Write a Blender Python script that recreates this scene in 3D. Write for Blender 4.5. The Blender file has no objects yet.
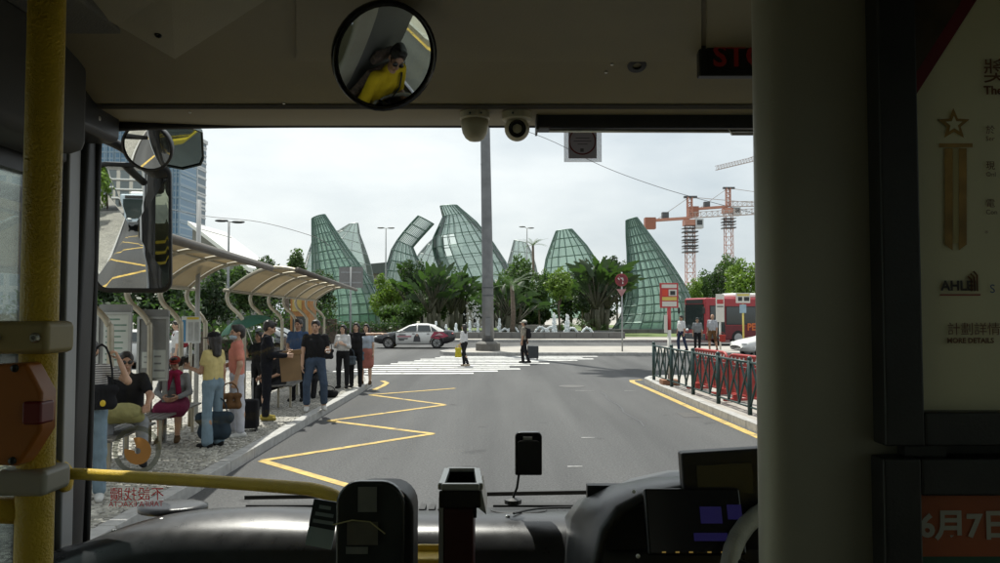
import bpy, math, random
import numpy as np
from mathutils import Vector, Matrix, Quaternion
random.seed(7); np.random.seed(7)
PI = math.pi
SC = bpy.context.scene
COL = SC.collection

# ------------------------------------------------------------------ camera
CAM_H = 2.05
FPX, CX, CY = 770.0, 500.0, 281.5
PITCH = math.radians(2.34)
cam_d = bpy.data.cameras.new('camera'); cam = bpy.data.objects.new('camera', cam_d); COL.objects.link(cam)
cam_d.sensor_width = 36.0; cam_d.lens = 36.0 * FPX / 1000.0
cam_d.clip_start = 0.02; cam_d.clip_end = 6000
cam.location = (0, 0, CAM_H); cam.rotation_euler = (PI / 2 + PITCH, 0, 0)
SC.camera = cam

# ------------------------------------------------------------------ sky, sun, exposure
SUN_EL, SUN_AZ = 64.5, -24.0         # azimuth measured from +Y (ahead) towards +X
w = bpy.data.worlds.new('World'); SC.world = w; w.use_nodes = True
nt = w.node_tree; N = nt.nodes; L = nt.links; N.clear()
out = N.new('ShaderNodeOutputWorld'); bg = N.new('ShaderNodeBackground'); bg.inputs['Strength'].default_value = 0.1
sky = N.new('ShaderNodeTexSky'); sky.sky_type = 'NISHITA'; sky.sun_disc = False
sky.sun_elevation = math.radians(SUN_EL); sky.sun_rotation = math.radians(SUN_AZ)
sky.air_density = 1.3; sky.dust_density = 3.0; sky.ozone_density = 1.5
tc = N.new('ShaderNodeTexCoord'); mp = N.new('ShaderNodeMapping'); mp.inputs['Scale'].default_value = (1.0, 1.0, 2.6)
mp.inputs['Location'].default_value = (0.4, 0.1, 0.3)
nz = N.new('ShaderNodeTexNoise'); nz.inputs['Scale'].default_value = 2.1; nz.inputs['Detail'].default_value = 6; nz.inputs['Roughness'].default_value = 0.52
cr = N.new('ShaderNodeValToRGB'); cr.color_ramp.elements[0].position = 0.32; cr.color_ramp.elements[1].position = 0.62
cr.color_ramp.elements[0].color = (5.7, 6.3, 6.9, 1); cr.color_ramp.elements[1].color = (9.6, 9.8, 9.9, 1)
mx = N.new('ShaderNodeMix'); mx.data_type = 'RGBA'; mx.inputs['Factor'].default_value = 0.85
L.new(tc.outputs['Generated'], mp.inputs['Vector']); L.new(mp.outputs['Vector'], nz.inputs['Vector'])
L.new(nz.outputs['Fac'], cr.inputs['Fac']); L.new(sky.outputs['Color'], mx.inputs['A']); L.new(cr.outputs['Color'], mx.inputs['B'])
L.new(mx.outputs['Result'], bg.inputs['Color']); L.new(bg.outputs['Background'], out.inputs['Surface'])

sun_d = bpy.data.lights.new('sun', 'SUN'); sun_d.energy = 5.0; sun_d.angle = math.radians(0.6); sun_d.color = (1.0, 0.955, 0.88)
sun = bpy.data.objects.new('sun', sun_d); COL.objects.link(sun)
_e, _a = math.radians(SUN_EL), math.radians(SUN_AZ)
SUNV = Vector((math.cos(_e) * math.sin(_a), math.cos(_e) * math.cos(_a), math.sin(_e)))
sun.rotation_euler = SUNV.to_track_quat('Z', 'Y').to_euler(); sun.location = SUNV * 60

SC.view_settings.view_transform = 'Standard'; SC.view_settings.look = 'None'
SC.view_settings.exposure = 0.28; SC.view_settings.gamma = 1.0; SC.view_settings.use_curve_mapping = False
SC.render.engine = 'CYCLES'
SC.cycles.max_bounces = 10; SC.cycles.diffuse_bounces = 4; SC.cycles.glossy_bounces = 4
SC.cycles.transmission_bounces = 6; SC.cycles.transparent_max_bounces = 24
SC.cycles.caustics_reflective = False; SC.cycles.caustics_refractive = False
SC.cycles.sample_clamp_indirect = 6.0; SC.cycles.use_denoising = True

# ------------------------------------------------------------------ photograph ray -> point helpers (placing things at their true depth)
_cp, _sp = math.cos(PITCH), math.sin(PITCH)
def ray(px, py):
    u = (px - CX) / FPX; v = (CY - py) / FPX
    return Vector((u, _cp - v * _sp, _sp + v * _cp))
def at(px, py, Y):                      # point at depth Y
    d = ray(px, py); return Vector((0, 0, CAM_H)) + d * (Y / d.y)
def gr(px, py, z=0.0):                  # point on the level z
    d = ray(px, py); return Vector((0, 0, CAM_H)) + d * ((z - CAM_H) / d.z)

# ------------------------------------------------------------------ mesh builder
class MB:
    def __init__(s): s.v = []; s.f = []; s.m = []
    def add(s, vs, fs, mi=0):
        o = len(s.v); s.v += [tuple(p) for p in vs]; s.f += [tuple(i + o for i in f) for f in fs]; s.m += [mi] * len(fs); return s
    def box(s, c, d, R=None, mi=0):
        x, y, z = d[0] / 2, d[1] / 2, d[2] / 2
        vs = [Vector(p) for p in ((-x,-y,-z),(x,-y,-z),(x,y,-z),(-x,y,-z),(-x,-y,z),(x,-y,z),(x,y,z),(-x,y,z))]
        if R is not None: vs = [R @ p for p in vs]
        c = Vector(c)
        return s.add([p + c for p in vs], [(0,3,2,1),(4,5,6,7),(0,1,5,4),(1,2,6,5),(2,3,7,6),(3,0,4,7)], mi)
    def bb(s, x0, x1, y0, y1, z0, z1, mi=0):
        return s.box(((x0+x1)/2,(y0+y1)/2,(z0+z1)/2), (abs(x1-x0),abs(y1-y0),abs(z1-z0)), None, mi)
    def tube(s, pts, r, n=8, cap=True, mi=0):
        pts = [Vector(p) for p in pts]; k = len(pts)
        rs = r if isinstance(r, (list, tuple)) else [r] * k
        vs = []; up = None
        for i in range(k):
            t = (pts[min(i+1,k-1)] - pts[max(i-1,0)]).normalized()
            if up is None:
                a = Vector((0,0,1)) if abs(t.z) < 0.9 else Vector((1,0,0)); up = (a - t * a.dot(t)).normalized()
            else:
                up = up - t * up.dot(t)
                up = up.normalized() if up.length > 1e-6 else t.orthogonal().normalized()
            b = t.cross(up)
            for j in range(n):
                a = 2 * PI * j / n; vs.append(pts[i] + (up * math.cos(a) + b * math.sin(a)) * rs[i])
        fs = [(i*n+j, i*n+(j+1)%n, (i+1)*n+(j+1)%n, (i+1)*n+j) for i in range(k-1) for j in range(n)]
        if cap: fs += [tuple(range(n))[::-1], tuple((k-1)*n + j for j in range(n))]
        return s.add(vs, fs, mi)
    def bar(s, a, b, w, mi=0):           # square bar a-b
        a, b = Vector(a), Vector(b); d = b - a; R = d.to_track_quat('Z', 'Y').to_matrix()
        return s.box((a+b)/2, (w, w, d.length), R, mi)
    def lathe(s, prof, n=20, M=None, mi=0):   # profile [(r,z)] about z
        vs = []
        for r, z in prof:
            for j in range(n):
                a = 2*PI*j/n; p = Vector((r*math.cos(a), r*math.sin(a), z)); vs.append(M @ p if M is not None else p)
        k = len(prof)
        fs = [(i*n+j, i*n+(j+1)%n, (i+1)*n+(j+1)%n, (i+1)*n+j) for i in range(k-1) for j in range(n)]
        fs += [tuple(range(n))[::-1], tuple((k-1)*n+j for j in range(n))]
        return s.add(vs, fs, mi)
    def prism(s, poly, h, M=None, mi=0):      # polygon [(x,y)] counter-clockwise, extruded z 0..h
        n = len(poly); vs = [Vector((x,y,0)) for x,y in poly] + [Vector((x,y,h)) for x,y in poly]
        if M is not None: vs = [M @ p for p in vs]
        fs = [tuple(range(n))[::-1], tuple(range(n,2*n))] + [(i,(i+1)%n,n+(i+1)%n,n+i) for i in range(n)]
        return s.add(vs, fs, mi)
    def ext(s, prof, x0, x1, mi=0, closed=True):   # profile [(y,z)] extruded along x
        n = len(prof); vs = [(x0,y,z) for y,z in prof] + [(x1,y,z) for y,z in prof]
        fs = [(i,(i+1)%n,n+(i+1)%n,n+i) for i in range(n if closed else n-1)]
        if closed: fs += [tuple(range(n))[::-1], tuple(range(n,2*n))]
        return s.add(vs, fs, mi)
    def ball(s, c, r, nu=12, nv=8, M=None, mi=0):
        r = r if isinstance(r, (tuple, list)) else (r, r, r); vs = []; c = Vector(c)
        for i in range(nv+1):
            th = PI * (0.001 + 0.998*i/nv)
            for j in range(nu):
                a = 2*PI*j/nu; p = Vector((r[0]*math.sin(th)*math.cos(a), r[1]*math.sin(th)*math.sin(a), r[2]*math.cos(th)))
                if M is not None: p = M @ p
                vs.append(c + p)
        fs = [(i*nu+j,(i+1)*nu+j,(i+1)*nu+(j+1)%nu,i*nu+(j+1)%nu) for i in range(nv) for j in range(nu)]
        return s.add(vs, fs, mi)
    def mesh(s, name, mats, smooth=False):
        me = bpy.data.meshes.new(name); me.from_pydata(s.v, [], s.f)
        for m in (mats if isinstance(mats, (list, tuple)) else [mats]): me.materials.append(m)
        if any(s.m): me.polygons.foreach_set('material_index', s.m)
        if smooth: me.polygons.foreach_set('use_smooth', [True]*len(s.f))
        me.update(); return me

def link(name, me, parent=None, loc=None):
    o = bpy.data.objects.new(name, me); COL.objects.link(o)
    if parent is not None: o.parent = parent
    if loc is not None: o.location = loc
    return o
def wloc(o):
    v = Vector((0,0,0))
    while o is not None: v = v + o.location; o = o.parent
    return v
def obj(name, mb, mats, parent=None, smooth=False, bevel=0, world=False, autos=None):
    """one mesh object; world=True: coordinates are world coordinates, moved into the (unrotated) parent's frame"""
    if world and parent is not None:
        b = wloc(parent); mb.v = [(p[0]-b.x, p[1]-b.y, p[2]-b.z) for p in mb.v]
    o = link(name, mb.mesh(name, mats, smooth), parent)
    if bevel:
        md = o.modifiers.new('bevel', 'BEVEL'); md.width = bevel; md.segments = 2; md.limit_method = 'ANGLE'; md.angle_limit = math.radians(40)
        for p in o.data.polygons: p.use_smooth = True
        md.harden_normals = True
    return o
def tag(o, label=None, cat=None, group=None, kind=None):
    if label: o['label'] = label
    if cat: o['category'] = cat
    if group: o['group'] = group
    if kind: o['kind'] = kind
    return o
def thing(name, label, cat, loc=(0,0,0), rz=0, group=None):
    o = bpy.data.objects.new(name, None); COL.objects.link(o); o.empty_display_size = 0.1
    o.location = loc; o.rotation_euler = (0,0,rz)
    return tag(o, label, cat, group)
def copy_tree(o, parent=None):
    c = o.copy(); COL.objects.link(c); c.parent = parent
    for ch in list(o.children): copy_tree(ch, c)
    return c
def text_mesh(txt, size, mat, extrude=0.0, align='CENTER', bold=0.0):
    cu = bpy.data.curves.new('lettering', 'FONT'); cu.body = txt; cu.size = size; cu.extrude = extrude
    cu.align_x = align; cu.align_y = 'CENTER'; cu.offset = bold; cu.resolution_u = 3
    o = bpy.data.objects.new('lettering', cu); COL.objects.link(o)
    dg = bpy.context.evaluated_depsgraph_get(); me = bpy.data.meshes.new_from_object(o.evaluated_get(dg))
    bpy.data.objects.remove(o); me.materials.clear(); me.materials.append(mat); me.name = 'lettering'
    return me
def text(txt, size, mat, parent, M, name='lettering', **k):
    o = link(name, text_mesh(txt, size, mat, **k), parent); o.matrix_local = M; return o
def frame_M(origin, xdir, ydir):
    x = Vector(xdir).normalized(); y = Vector(ydir).normalized(); z = x.cross(y).normalized()
    return Matrix.Translation(Vector(origin)) @ Matrix((x, y, z)).transposed().to_4x4()
def scatter_rect(x0, x1, z0, z1): return (x0+x1)/2, (z0+z1)/2

def smooth_path(p, k=4):
    out=[]
    for i in range(len(p)-1):
        a=p[max(i-1,0)]; b=p[i]; c=p[i+1]; d=p[min(i+2,len(p)-1)]
        for j in range(k):
            t=j/k; out.append(0.5*((2*b)+(c-a)*t+(2*a-5*b+4*c-d)*t*t+(3*b-a-3*c+d)*t**3))
    return out+[p[-1]]
# ------------------------------------------------------------------ materials
MATS = {}
def mat(name, col, rough=0.5, metal=0.0, var=0.12, vs=6.0, bump=0.0, bs=60.0, spec=0.5, emit=None, es=0.0, coat=0.0):
    if name in MATS: return MATS[name]
    m = bpy.data.materials.new(name); m.use_nodes = True; nt = m.node_tree; N, L = nt.nodes, nt.links
    p = N['Principled BSDF']; p.inputs['Roughness'].default_value = rough; p.inputs['Metallic'].default_value = metal
    p.inputs['Specular IOR Level'].default_value = spec
    if coat: p.inputs['Coat Weight'].default_value = coat; p.inputs['Coat Roughness'].default_value = 0.05
    c = tuple(col)
    tc = N.new('ShaderNodeTexCoord')
    if var:
        n = N.new('ShaderNodeTexNoise'); n.inputs['Scale'].default_value = vs; n.inputs['Detail'].default_value = 5
        L.new(tc.outputs['Object'], n.inputs['Vector'])
        r = N.new('ShaderNodeValToRGB'); r.color_ramp.elements[0].position = 0.3; r.color_ramp.elements[1].position = 0.7
        r.color_ramp.elements[0].color = tuple(x*(1-var) for x in c) + (1,); r.color_ramp.elements[1].color = tuple(min(1,x*(1+var)) for x in c) + (1,)
        L.new(n.outputs['Fac'], r.inputs['Fac']); L.new(r.outputs['Color'], p.inputs['Base Color'])
        q = N.new('ShaderNodeMapRange'); q.inputs['To Min'].default_value = max(0,rough-0.08); q.inputs['To Max'].default_value = min(1,rough+0.08)
        L.new(n.outputs['Fac'], q.inputs['Value']); L.new(q.outputs['Result'], p.inputs['Roughness'])
    else: p.inputs['Base Color'].default_value = c + (1,)
    if bump:
        n2 = N.new('ShaderNodeTexNoise'); n2.inputs['Scale'].default_value = bs; n2.inputs['Detail'].default_value = 4
        L.new(tc.outputs['Object'], n2.inputs['Vector'])
        b = N.new('ShaderNodeBump'); b.inputs['Strength'].default_value = bump; b.inputs['Distance'].default_value = 0.01
        L.new(n2.outputs['Fac'], b.inputs['Height']); L.new(b.outputs['Normal'], p.inputs['Normal'])
    if emit: p.inputs['Emission Color'].default_value = tuple(emit)+(1,); p.inputs['Emission Strength'].default_value = es
    MATS[name] = m; return m
def glass(name, tint=(0.93,0.96,0.94), refl=1.0, rough=0.0, body=None, body_w=0.0, trans=None):
    """thin pane: tinted transparency, fresnel gloss, optional milky body"""
    if name in MATS: return MATS[name]
    m = bpy.data.materials.new(name); m.use_nodes = True; nt = m.node_tree; N, L = nt.nodes, nt.links
    N.remove(N['Principled BSDF']); o = N['Material Output']
    t = N.new('ShaderNodeBsdfTransparent'); t.inputs['Color'].default_value = tuple(tint)+(1,)
    g = N.new('ShaderNodeBsdfGlossy'); g.inputs['Roughness'].default_value = rough
    f = N.new('ShaderNodeFresnel'); f.inputs['IOR'].default_value = 1.45
    k = N.new('ShaderNodeMath'); k.operation = 'MULTIPLY'; k.inputs[1].default_value = refl; L.new(f.outputs['Fac'], k.inputs[0])
    a = N.new('ShaderNodeMixShader'); L.new(k.outputs[0], a.inputs['Fac']); L.new(g.outputs['BSDF'], a.inputs[2])
    if body:
        d = N.new('ShaderNodeBsdfDiffuse'); d.inputs['Color'].default_value = tuple(body)+(1,)
        if trans:
            tl = N.new('ShaderNodeBsdfTranslucent'); tl.inputs['Color'].default_value = tuple(trans)+(1,); dm = N.new('ShaderNodeMixShader'); dm.inputs['Fac'].default_value = 0.65
            L.new(d.outputs['BSDF'], dm.inputs[1]); L.new(tl.outputs['BSDF'], dm.inputs[2]); d = dm
        b = N.new('ShaderNodeMixShader'); b.inputs['Fac'].default_value = body_w
        L.new(t.outputs['BSDF'], b.inputs[1]); L.new(d.outputs[0], b.inputs[2]); L.new(b.outputs['Shader'], a.inputs[1])
    else: L.new(t.outputs['BSDF'], a.inputs[1])
    L.new(a.outputs['Shader'], o.inputs['Surface']); MATS[name] = m; return m
def translucent(name, col, tcol, wgt=0.5, rough=0.7):
    if name in MATS: return MATS[name]
    m = mat(name, col, rough, var=0.15, vs=3); nt = m.node_tree; N, L = nt.nodes, nt.links
    t = N.new('ShaderNodeBsdfTranslucent'); t.inputs['Color'].default_value = tuple(tcol)+(1,)
    a = N.new('ShaderNodeMixShader'); a.inputs['Fac'].default_value = wgt
    L.new(N['Principled BSDF'].outputs['BSDF'], a.inputs[1]); L.new(t.outputs['BSDF'], a.inputs[2]); L.new(a.outputs['Shader'], N['Material Output'].inputs['Surface'])
    return m
def mirror_mat():
    return mat('mirror_silver', (0.86,0.88,0.87), 0.015, 1.0, var=0)
BLACK = mat('black_plastic', (0.018,0.018,0.018), 0.45, var=0.25, vs=20, bump=0.05, bs=300)
BLACKG = mat('black_gloss', (0.012,0.012,0.013), 0.18, var=0.15)
GREYM = mat('grey_metal', (0.30,0.31,0.31), 0.42, 0.7, var=0.12)
STEEL = mat('brushed_steel', (0.52,0.52,0.50), 0.32, 0.95, var=0.1, vs=20)
WHITEP = mat('white_paint', (0.78,0.78,0.75), 0.4, var=0.06)
REDP = mat('red_paint', (0.50,0.03,0.03), 0.4, var=0.1)
GREYP = mat('grey_paint', (0.30,0.31,0.31), 0.5, var=0.12)
DARKP = mat('dark_grey_paint', (0.07,0.075,0.08), 0.5, var=0.15)
# ================================================================== the ground, roads, pavements
def asphalt():
    m = mat('asphalt', (0.085,0.087,0.09), 0.78, var=0.0); nt = m.node_tree; N, L = nt.nodes, nt.links
    p = N['Principled BSDF']; p.inputs['Specular IOR Level'].default_value = 0.35
    tc = N['Texture Coordinate']
    big = N.new('ShaderNodeTexNoise'); big.inputs['Scale'].default_value = 0.22; big.inputs['Detail'].default_value = 7; big.inputs['Roughness'].default_value = 0.62
    mp = N.new('ShaderNodeMapping'); mp.inputs['Scale'].default_value = (1.0, 0.28, 1.0); L.new(tc.outputs['Object'], mp.inputs['Vector']); L.new(mp.outputs['Vector'], big.inputs['Vector'])
    fine = N.new('ShaderNodeTexNoise'); fine.inputs['Scale'].default_value = 34; fine.inputs['Detail'].default_value = 6; fine.inputs['Roughness'].default_value = 0.75; L.new(tc.outputs['Object'], fine.inputs['Vector'])
    vor = N.new('ShaderNodeTexVoronoi'); vor.inputs['Scale'].default_value = 48; L.new(tc.outputs['Object'], vor.inputs['Vector'])
    r1 = N.new('ShaderNodeValToRGB'); r1.color_ramp.elements[0].position = 0.25; r1.color_ramp.elements[1].position = 0.75
    r1.color_ramp.elements[0].color = (0.054,0.056,0.060,1); r1.color_ramp.elements[1].color = (0.088,0.090,0.092,1); L.new(big.outputs['Fac'], r1.inputs['Fac'])
    r2 = N.new('ShaderNodeValToRGB'); r2.color_ramp.elements[0].position = 0.33; r2.color_ramp.elements[1].position = 0.72
    r2.color_ramp.elements[0].color = (0.38,0.38,0.38,1); r2.color_ramp.elements[1].color = (1.62,1.60,1.56,1); L.new(fine.outputs['Fac'], r2.inputs['Fac'])
    mu = N.new('ShaderNodeMix'); mu.data_type = 'RGBA'; mu.blend_type = 'MULTIPLY'; mu.inputs['Factor'].default_value = 1.0
    L.new(r1.outputs['Color'], mu.inputs['A']); L.new(r2.outputs['Color'], mu.inputs['B'])
    # light aggregate chips
    r3 = N.new('ShaderNodeValToRGB'); r3.color_ramp.elements[0].position = 0.10; r3.color_ramp.elements[1].position = 0.2
    r3.color_ramp.elements[0].color = (1,1,1,1); r3.color_ramp.elements[1].color = (0,0,0,1); L.new(vor.outputs['Distance'], r3.inputs['Fac'])
    ad = N.new('ShaderNodeMix'); ad.data_type = 'RGBA'; ad.inputs['B'].default_value = (0.20,0.195,0.185,1)
    sc = N.new('ShaderNodeMath'); sc.operation = 'MULTIPLY'; sc.inputs[1].default_value = 0.45; L.new(r3.outputs['Color'], sc.inputs[0]); L.new(sc.outputs[0], ad.inputs['Factor'])
    L.new(mu.outputs['Result'], ad.inputs['A']); L.new(ad.outputs['Result'], p.inputs['Base Color'])
    st = N.new('ShaderNodeTexNoise'); st.inputs['Scale'].default_value = 0.9; st.inputs['Detail'].default_value = 6; m2 = N.new('ShaderNodeMapping'); m2.inputs['Scale'].default_value = (1.0,0.05,1.0); L.new(tc.outputs['Object'], m2.inputs['Vector']); L.new(m2.outputs['Vector'], st.inputs['Vector'])
    r4 = N.new('ShaderNodeValToRGB'); r4.color_ramp.elements[0].position = 0.35; r4.color_ramp.elements[1].position = 0.66; r4.color_ramp.elements[0].color = (0.70,0.70,0.70,1); r4.color_ramp.elements[1].color = (1.18,1.17,1.15,1); L.new(st.outputs['Fac'], r4.inputs['Fac'])
    sp = N.new('ShaderNodeTexNoise'); sp.inputs['Scale'].default_value = 1.7; sp.inputs['Detail'].default_value = 3; L.new(tc.outputs['Object'], sp.inputs['Vector']); r5 = N.new('ShaderNodeValToRGB'); r5.color_ramp.elements[0].position = 0.27; r5.color_ramp.elements[1].position = 0.33; r5.color_ramp.elements[0].color = (0.62,0.62,0.63,1); r5.color_ramp.elements[1].color = (1,1,1,1); L.new(sp.outputs['Fac'], r5.inputs['Fac'])
    q1 = N.new('ShaderNodeMix'); q1.data_type='RGBA'; q1.blend_type='MULTIPLY'; q1.inputs['Factor'].default_value = 1; L.new(ad.outputs['Result'], q1.inputs['A']); L.new(r4.outputs['Color'], q1.inputs['B'])
    q2 = N.new('ShaderNodeMix'); q2.data_type='RGBA'; q2.blend_type='MULTIPLY'; q2.inputs['Factor'].default_value = 1; L.new(q1.outputs['Result'], q2.inputs['A']); L.new(r5.outputs['Color'], q2.inputs['B']); L.new(q2.outputs['Result'], p.inputs['Base Color'])
    b = N.new('ShaderNodeBump'); b.inputs['Strength'].default_value = 0.55; b.inputs['Distance'].default_value = 0.012
    L.new(fine.outputs['Fac'], b.inputs['Height']); L.new(b.outputs['Normal'], p.inputs['Normal'])
    return m
def setts():
    m = mat('stone_setts', (0.4,0.38,0.34), 0.7, var=0.0); nt = m.node_tree; N, L = nt.nodes, nt.links
    p = N['Principled BSDF']; tc = N['Texture Coordinate']
    v = N.new('ShaderNodeTexVoronoi'); v.inputs['Scale'].default_value = 10.5; v.inputs['Randomness'].default_value = 0.75; L.new(tc.outputs['Object'], v.inputs['Vector'])
    e = N.new('ShaderNodeTexVoronoi'); e.feature = 'DISTANCE_TO_EDGE'; e.inputs['Scale'].default_value = 10.5; e.inputs['Randomness'].default_value = 0.75; L.new(tc.outputs['Object'], e.inputs['Vector'])
    big = N.new('ShaderNodeTexNoise'); big.inputs['Scale'].default_value = 0.8; big.inputs['Detail'].default_value = 5; L.new(tc.outputs['Object'], big.inputs['Vector'])
    r = N.new('ShaderNodeValToRGB'); r.color_ramp.elements[0].color = (0.24,0.23,0.20,1); r.color_ramp.elements[1].color = (0.48,0.46,0.41,1); L.new(v.outputs['Color'], r.inputs['Fac'])
    rb = N.new('ShaderNodeValToRGB'); rb.color_ramp.elements[0].position = 0.3; rb.color_ramp.elements[1].position = 0.7
    rb.color_ramp.elements[0].color = (0.7,0.7,0.7,1); rb.color_ramp.elements[1].color = (1.1,1.1,1.08,1); L.new(big.outputs['Fac'], rb.inputs['Fac'])
    mu = N.new('ShaderNodeMix'); mu.data_type = 'RGBA'; mu.blend_type = 'MULTIPLY'; mu.inputs['Factor'].default_value = 1; L.new(r.outputs['Color'], mu.inputs['A']); L.new(rb.outputs['Color'], mu.inputs['B'])
    j = N.new('ShaderNodeValToRGB'); j.color_ramp.elements[0].position = 0.03; j.color_ramp.elements[1].position = 0.14
    L.new(e.outputs['Distance'], j.inputs['Fac'])
    mj = N.new('ShaderNodeMix'); mj.data_type = 'RGBA'; mj.inputs['A'].default_value = (0.07,0.065,0.055,1); L.new(j.outputs['Color'], mj.inputs['Factor']); L.new(mu.outputs['Result'], mj.inputs['B'])
    L.new(mj.outputs['Result'], p.inputs['Base Color'])
    b = N.new('ShaderNodeBump'); b.inputs['Strength'].default_value = 0.7; b.inputs['Distance'].default_value = 0.02; L.new(j.outputs['Color'], b.inputs['Height']); L.new(b.outputs['Normal'], p.inputs['Normal'])
    return m
ASPH, SETTS = asphalt(), setts()
CONC = mat('pale_concrete', (0.31,0.29,0.26), 0.75, var=0.16, vs=1.2, bump=0.2, bs=30)
KERB = mat('kerb_granite', (0.34,0.335,0.32), 0.7, var=0.2, vs=9, bump=0.25, bs=70)
def worn(m, thr):
    nt=m.node_tree; N,L=nt.nodes,nt.links; p=N['Principled BSDF']; src=p.inputs['Base Color'].links[0].from_socket; tc=N['Texture Coordinate']
    n=N.new('ShaderNodeTexNoise'); n.inputs['Scale'].default_value=3.2; n.inputs['Detail'].default_value=9; n.inputs['Roughness'].default_value=0.72; L.new(tc.outputs['Object'],n.inputs['Vector'])
    r=N.new('ShaderNodeValToRGB'); r.color_ramp.elements[0].position=thr; r.color_ramp.elements[1].position=thr+0.09; r.color_ramp.elements[0].color=(0.95,0.95,0.95,1); r.color_ramp.elements[1].color=(0,0,0,1); L.new(n.outputs['Fac'],r.inputs['Fac'])
    x=N.new('ShaderNodeMix'); x.data_type='RGBA'; x.inputs['B'].default_value=(0.085,0.083,0.078,1); L.new(r.outputs['Color'],x.inputs['Factor']); L.new(src,x.inputs['A']); L.new(x.outputs['Result'],p.inputs['Base Color'])
    return m
YELLOW = mat('road_yellow', (0.46,0.32,0.085), 0.65, var=0.28, vs=7, bump=0.2, bs=90)
WHITEL = mat('road_white', (0.66,0.66,0.64), 0.65, var=0.16, vs=5, bump=0.2, bs=90)
GRASS_G = mat('lawn_soil', (0.10,0.14,0.035), 0.9, var=0.3, vs=1.5, bump=0.5, bs=25)

worn(YELLOW,0.36); worn(WHITEL,0.37)
tag(obj('ground', MB().bb(-1500,1500,-400,2600,-0.6,-0.03), mat('far_ground', (0.22,0.21,0.19), 0.85, var=0.2, vs=0.05)), kind='structure')
road = tag(obj('road', MB().add([(-90,-45,0),(90,-45,0),(90,54,0),(-90,54,0)], [(0,1,2,3)]), ASPH), kind='structure')

def sheet(name, pts, z, m, parent, th=0.0):
    vs = [(x,y,z) for x,y in pts]; return obj(name, MB().add(vs, [tuple(range(len(vs)))]), m, parent)
def stripe(a, b, w, m, z=0.004, name='painted_line', ends=None):
    a, b = Vector((a[0],a[1])), Vector((b[0],b[1])); d = (b-a).normalized(); n = Vector((-d.y, d.x)) * w/2
    return sheet(name, [tuple(a-n), tuple(b-n), tuple(b+n), tuple(a+n)], z, m, road)
# zigzag bus-stop marking along the left kerb; its points read off the road
zz_px = [(262,461),(433,434),(329,421),(446,405),(370,395),(455,388.5)]
zz = [gr(x,y) for x,y in zz_px]
zz = [gr(347,484)] + zz
near = [(-1.05,8.45),(-3.0,6.2),(-1.05,3.9),(-3.0,1.6),(-1.05,-0.7),(-3.0,-3.0),(-1.05,-5.3),(-3.0,-7.6),(-1.05,-9.9),(-3.0,-12.2),(-1.05,-14.5)]
chain = [Vector((x,y,0)) for x,y in near[::-1]] + zz[1:]
for i in range(len(chain)-1): stripe(chain[i], chain[i+1], 0.135, YELLOW, z=0.004+0.0015*(i%2))
# yellow edge of the stop at the kerb nose
def poly_line(pts, w, m, z=0.004, name='painted_line'):
    P = [Vector((p[0],p[1])) for p in pts]; l=[]; r=[]
    for i in range(len(P)):
        d = (P[min(i+1,len(P)-1)]-P[max(i-1,0)]).normalized(); n = Vector((-d.y,d.x))*w/2; l.append(P[i]+n); r.append(P[i]-n)
    vs = [(p.x,p.y,z) for p in l]+[(p.x,p.y,z) for p in r]; k=len(P)
    return obj(name, MB().add(vs, [(i,k+i,k+i+1,i+1) for i in range(k-1)]), m, road)
poly_line([(-3.35,20.6),(-3.28,21.8),(-3.3,22.6),(-3.55,23.3)], 0.14, YELLOW, 0.0075)
# right-hand kerb line
rk = [gr(632,379.5), gr(637,381), gr(700,408), gr(762,437)]
rkl = [(4.35,23.75),(4.0,23.5),(3.93,22.9),(4.02,20.5),(4.13,16.6),(4.27,12.8),(4.4,8),(4.55,0),(4.7,-12)]
poly_line(rkl, 0.16, YELLOW)
# zebra crossing: long bars running across the road mouth
for i in range(11):
    y = 26.0 + i*1.02
    xl = -6.4 + i*0.36 + (0.2 if i % 2 else 0); xr = -0.9 + i*0.42
    if i > 6: xr += 0.9
    stripe((xl, y), (xr + 0.4*(i%3), y+0.25), 0.46, WHITEL, name='crossing_stripe')
# small wear patches, manhole
mh = obj('manhole_cover', MB().lathe([(0.36,0.0045),(0.36,0.006),(0.33,0.006)], 24), mat('cast_iron', (0.10,0.095,0.09), 0.5, 0.6, var=0.3, vs=30), road); mh.location = (2.0, 21.6, 0)
for x0,y0,l in ((2.6,14.0,6.0),):
    poly_line([(x0+0.05*math.sin(k*1.7),y0+l*k/9) for k in range(10)], 0.035, mat('crack_seal', (0.035,0.035,0.037), 0.5, var=0.2), 0.0028, 'crack_seal')
sheet('drain_grate', [(3.62,15.2),(3.95,15.2),(3.95,15.9),(3.62,15.9)], 0.0045, mat('cast_iron', (0.10,0.095,0.09)), road)
for px,py,wd in ((585,391,0.5),(630,391,0.3),(588,438,0.22),(575,467,0.2)):
    c = gr(px,py); sheet('paint_remnant', [(c.x-wd/2,c.y-0.04),(c.x+wd/2,c.y-0.02),(c.x+wd/2,c.y+0.03),(c.x-wd/2,c.y+0.04)], 0.0062, mat('worn_paint', (0.22,0.22,0.215), 0.7, var=0.4, vs=14), road)

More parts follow.
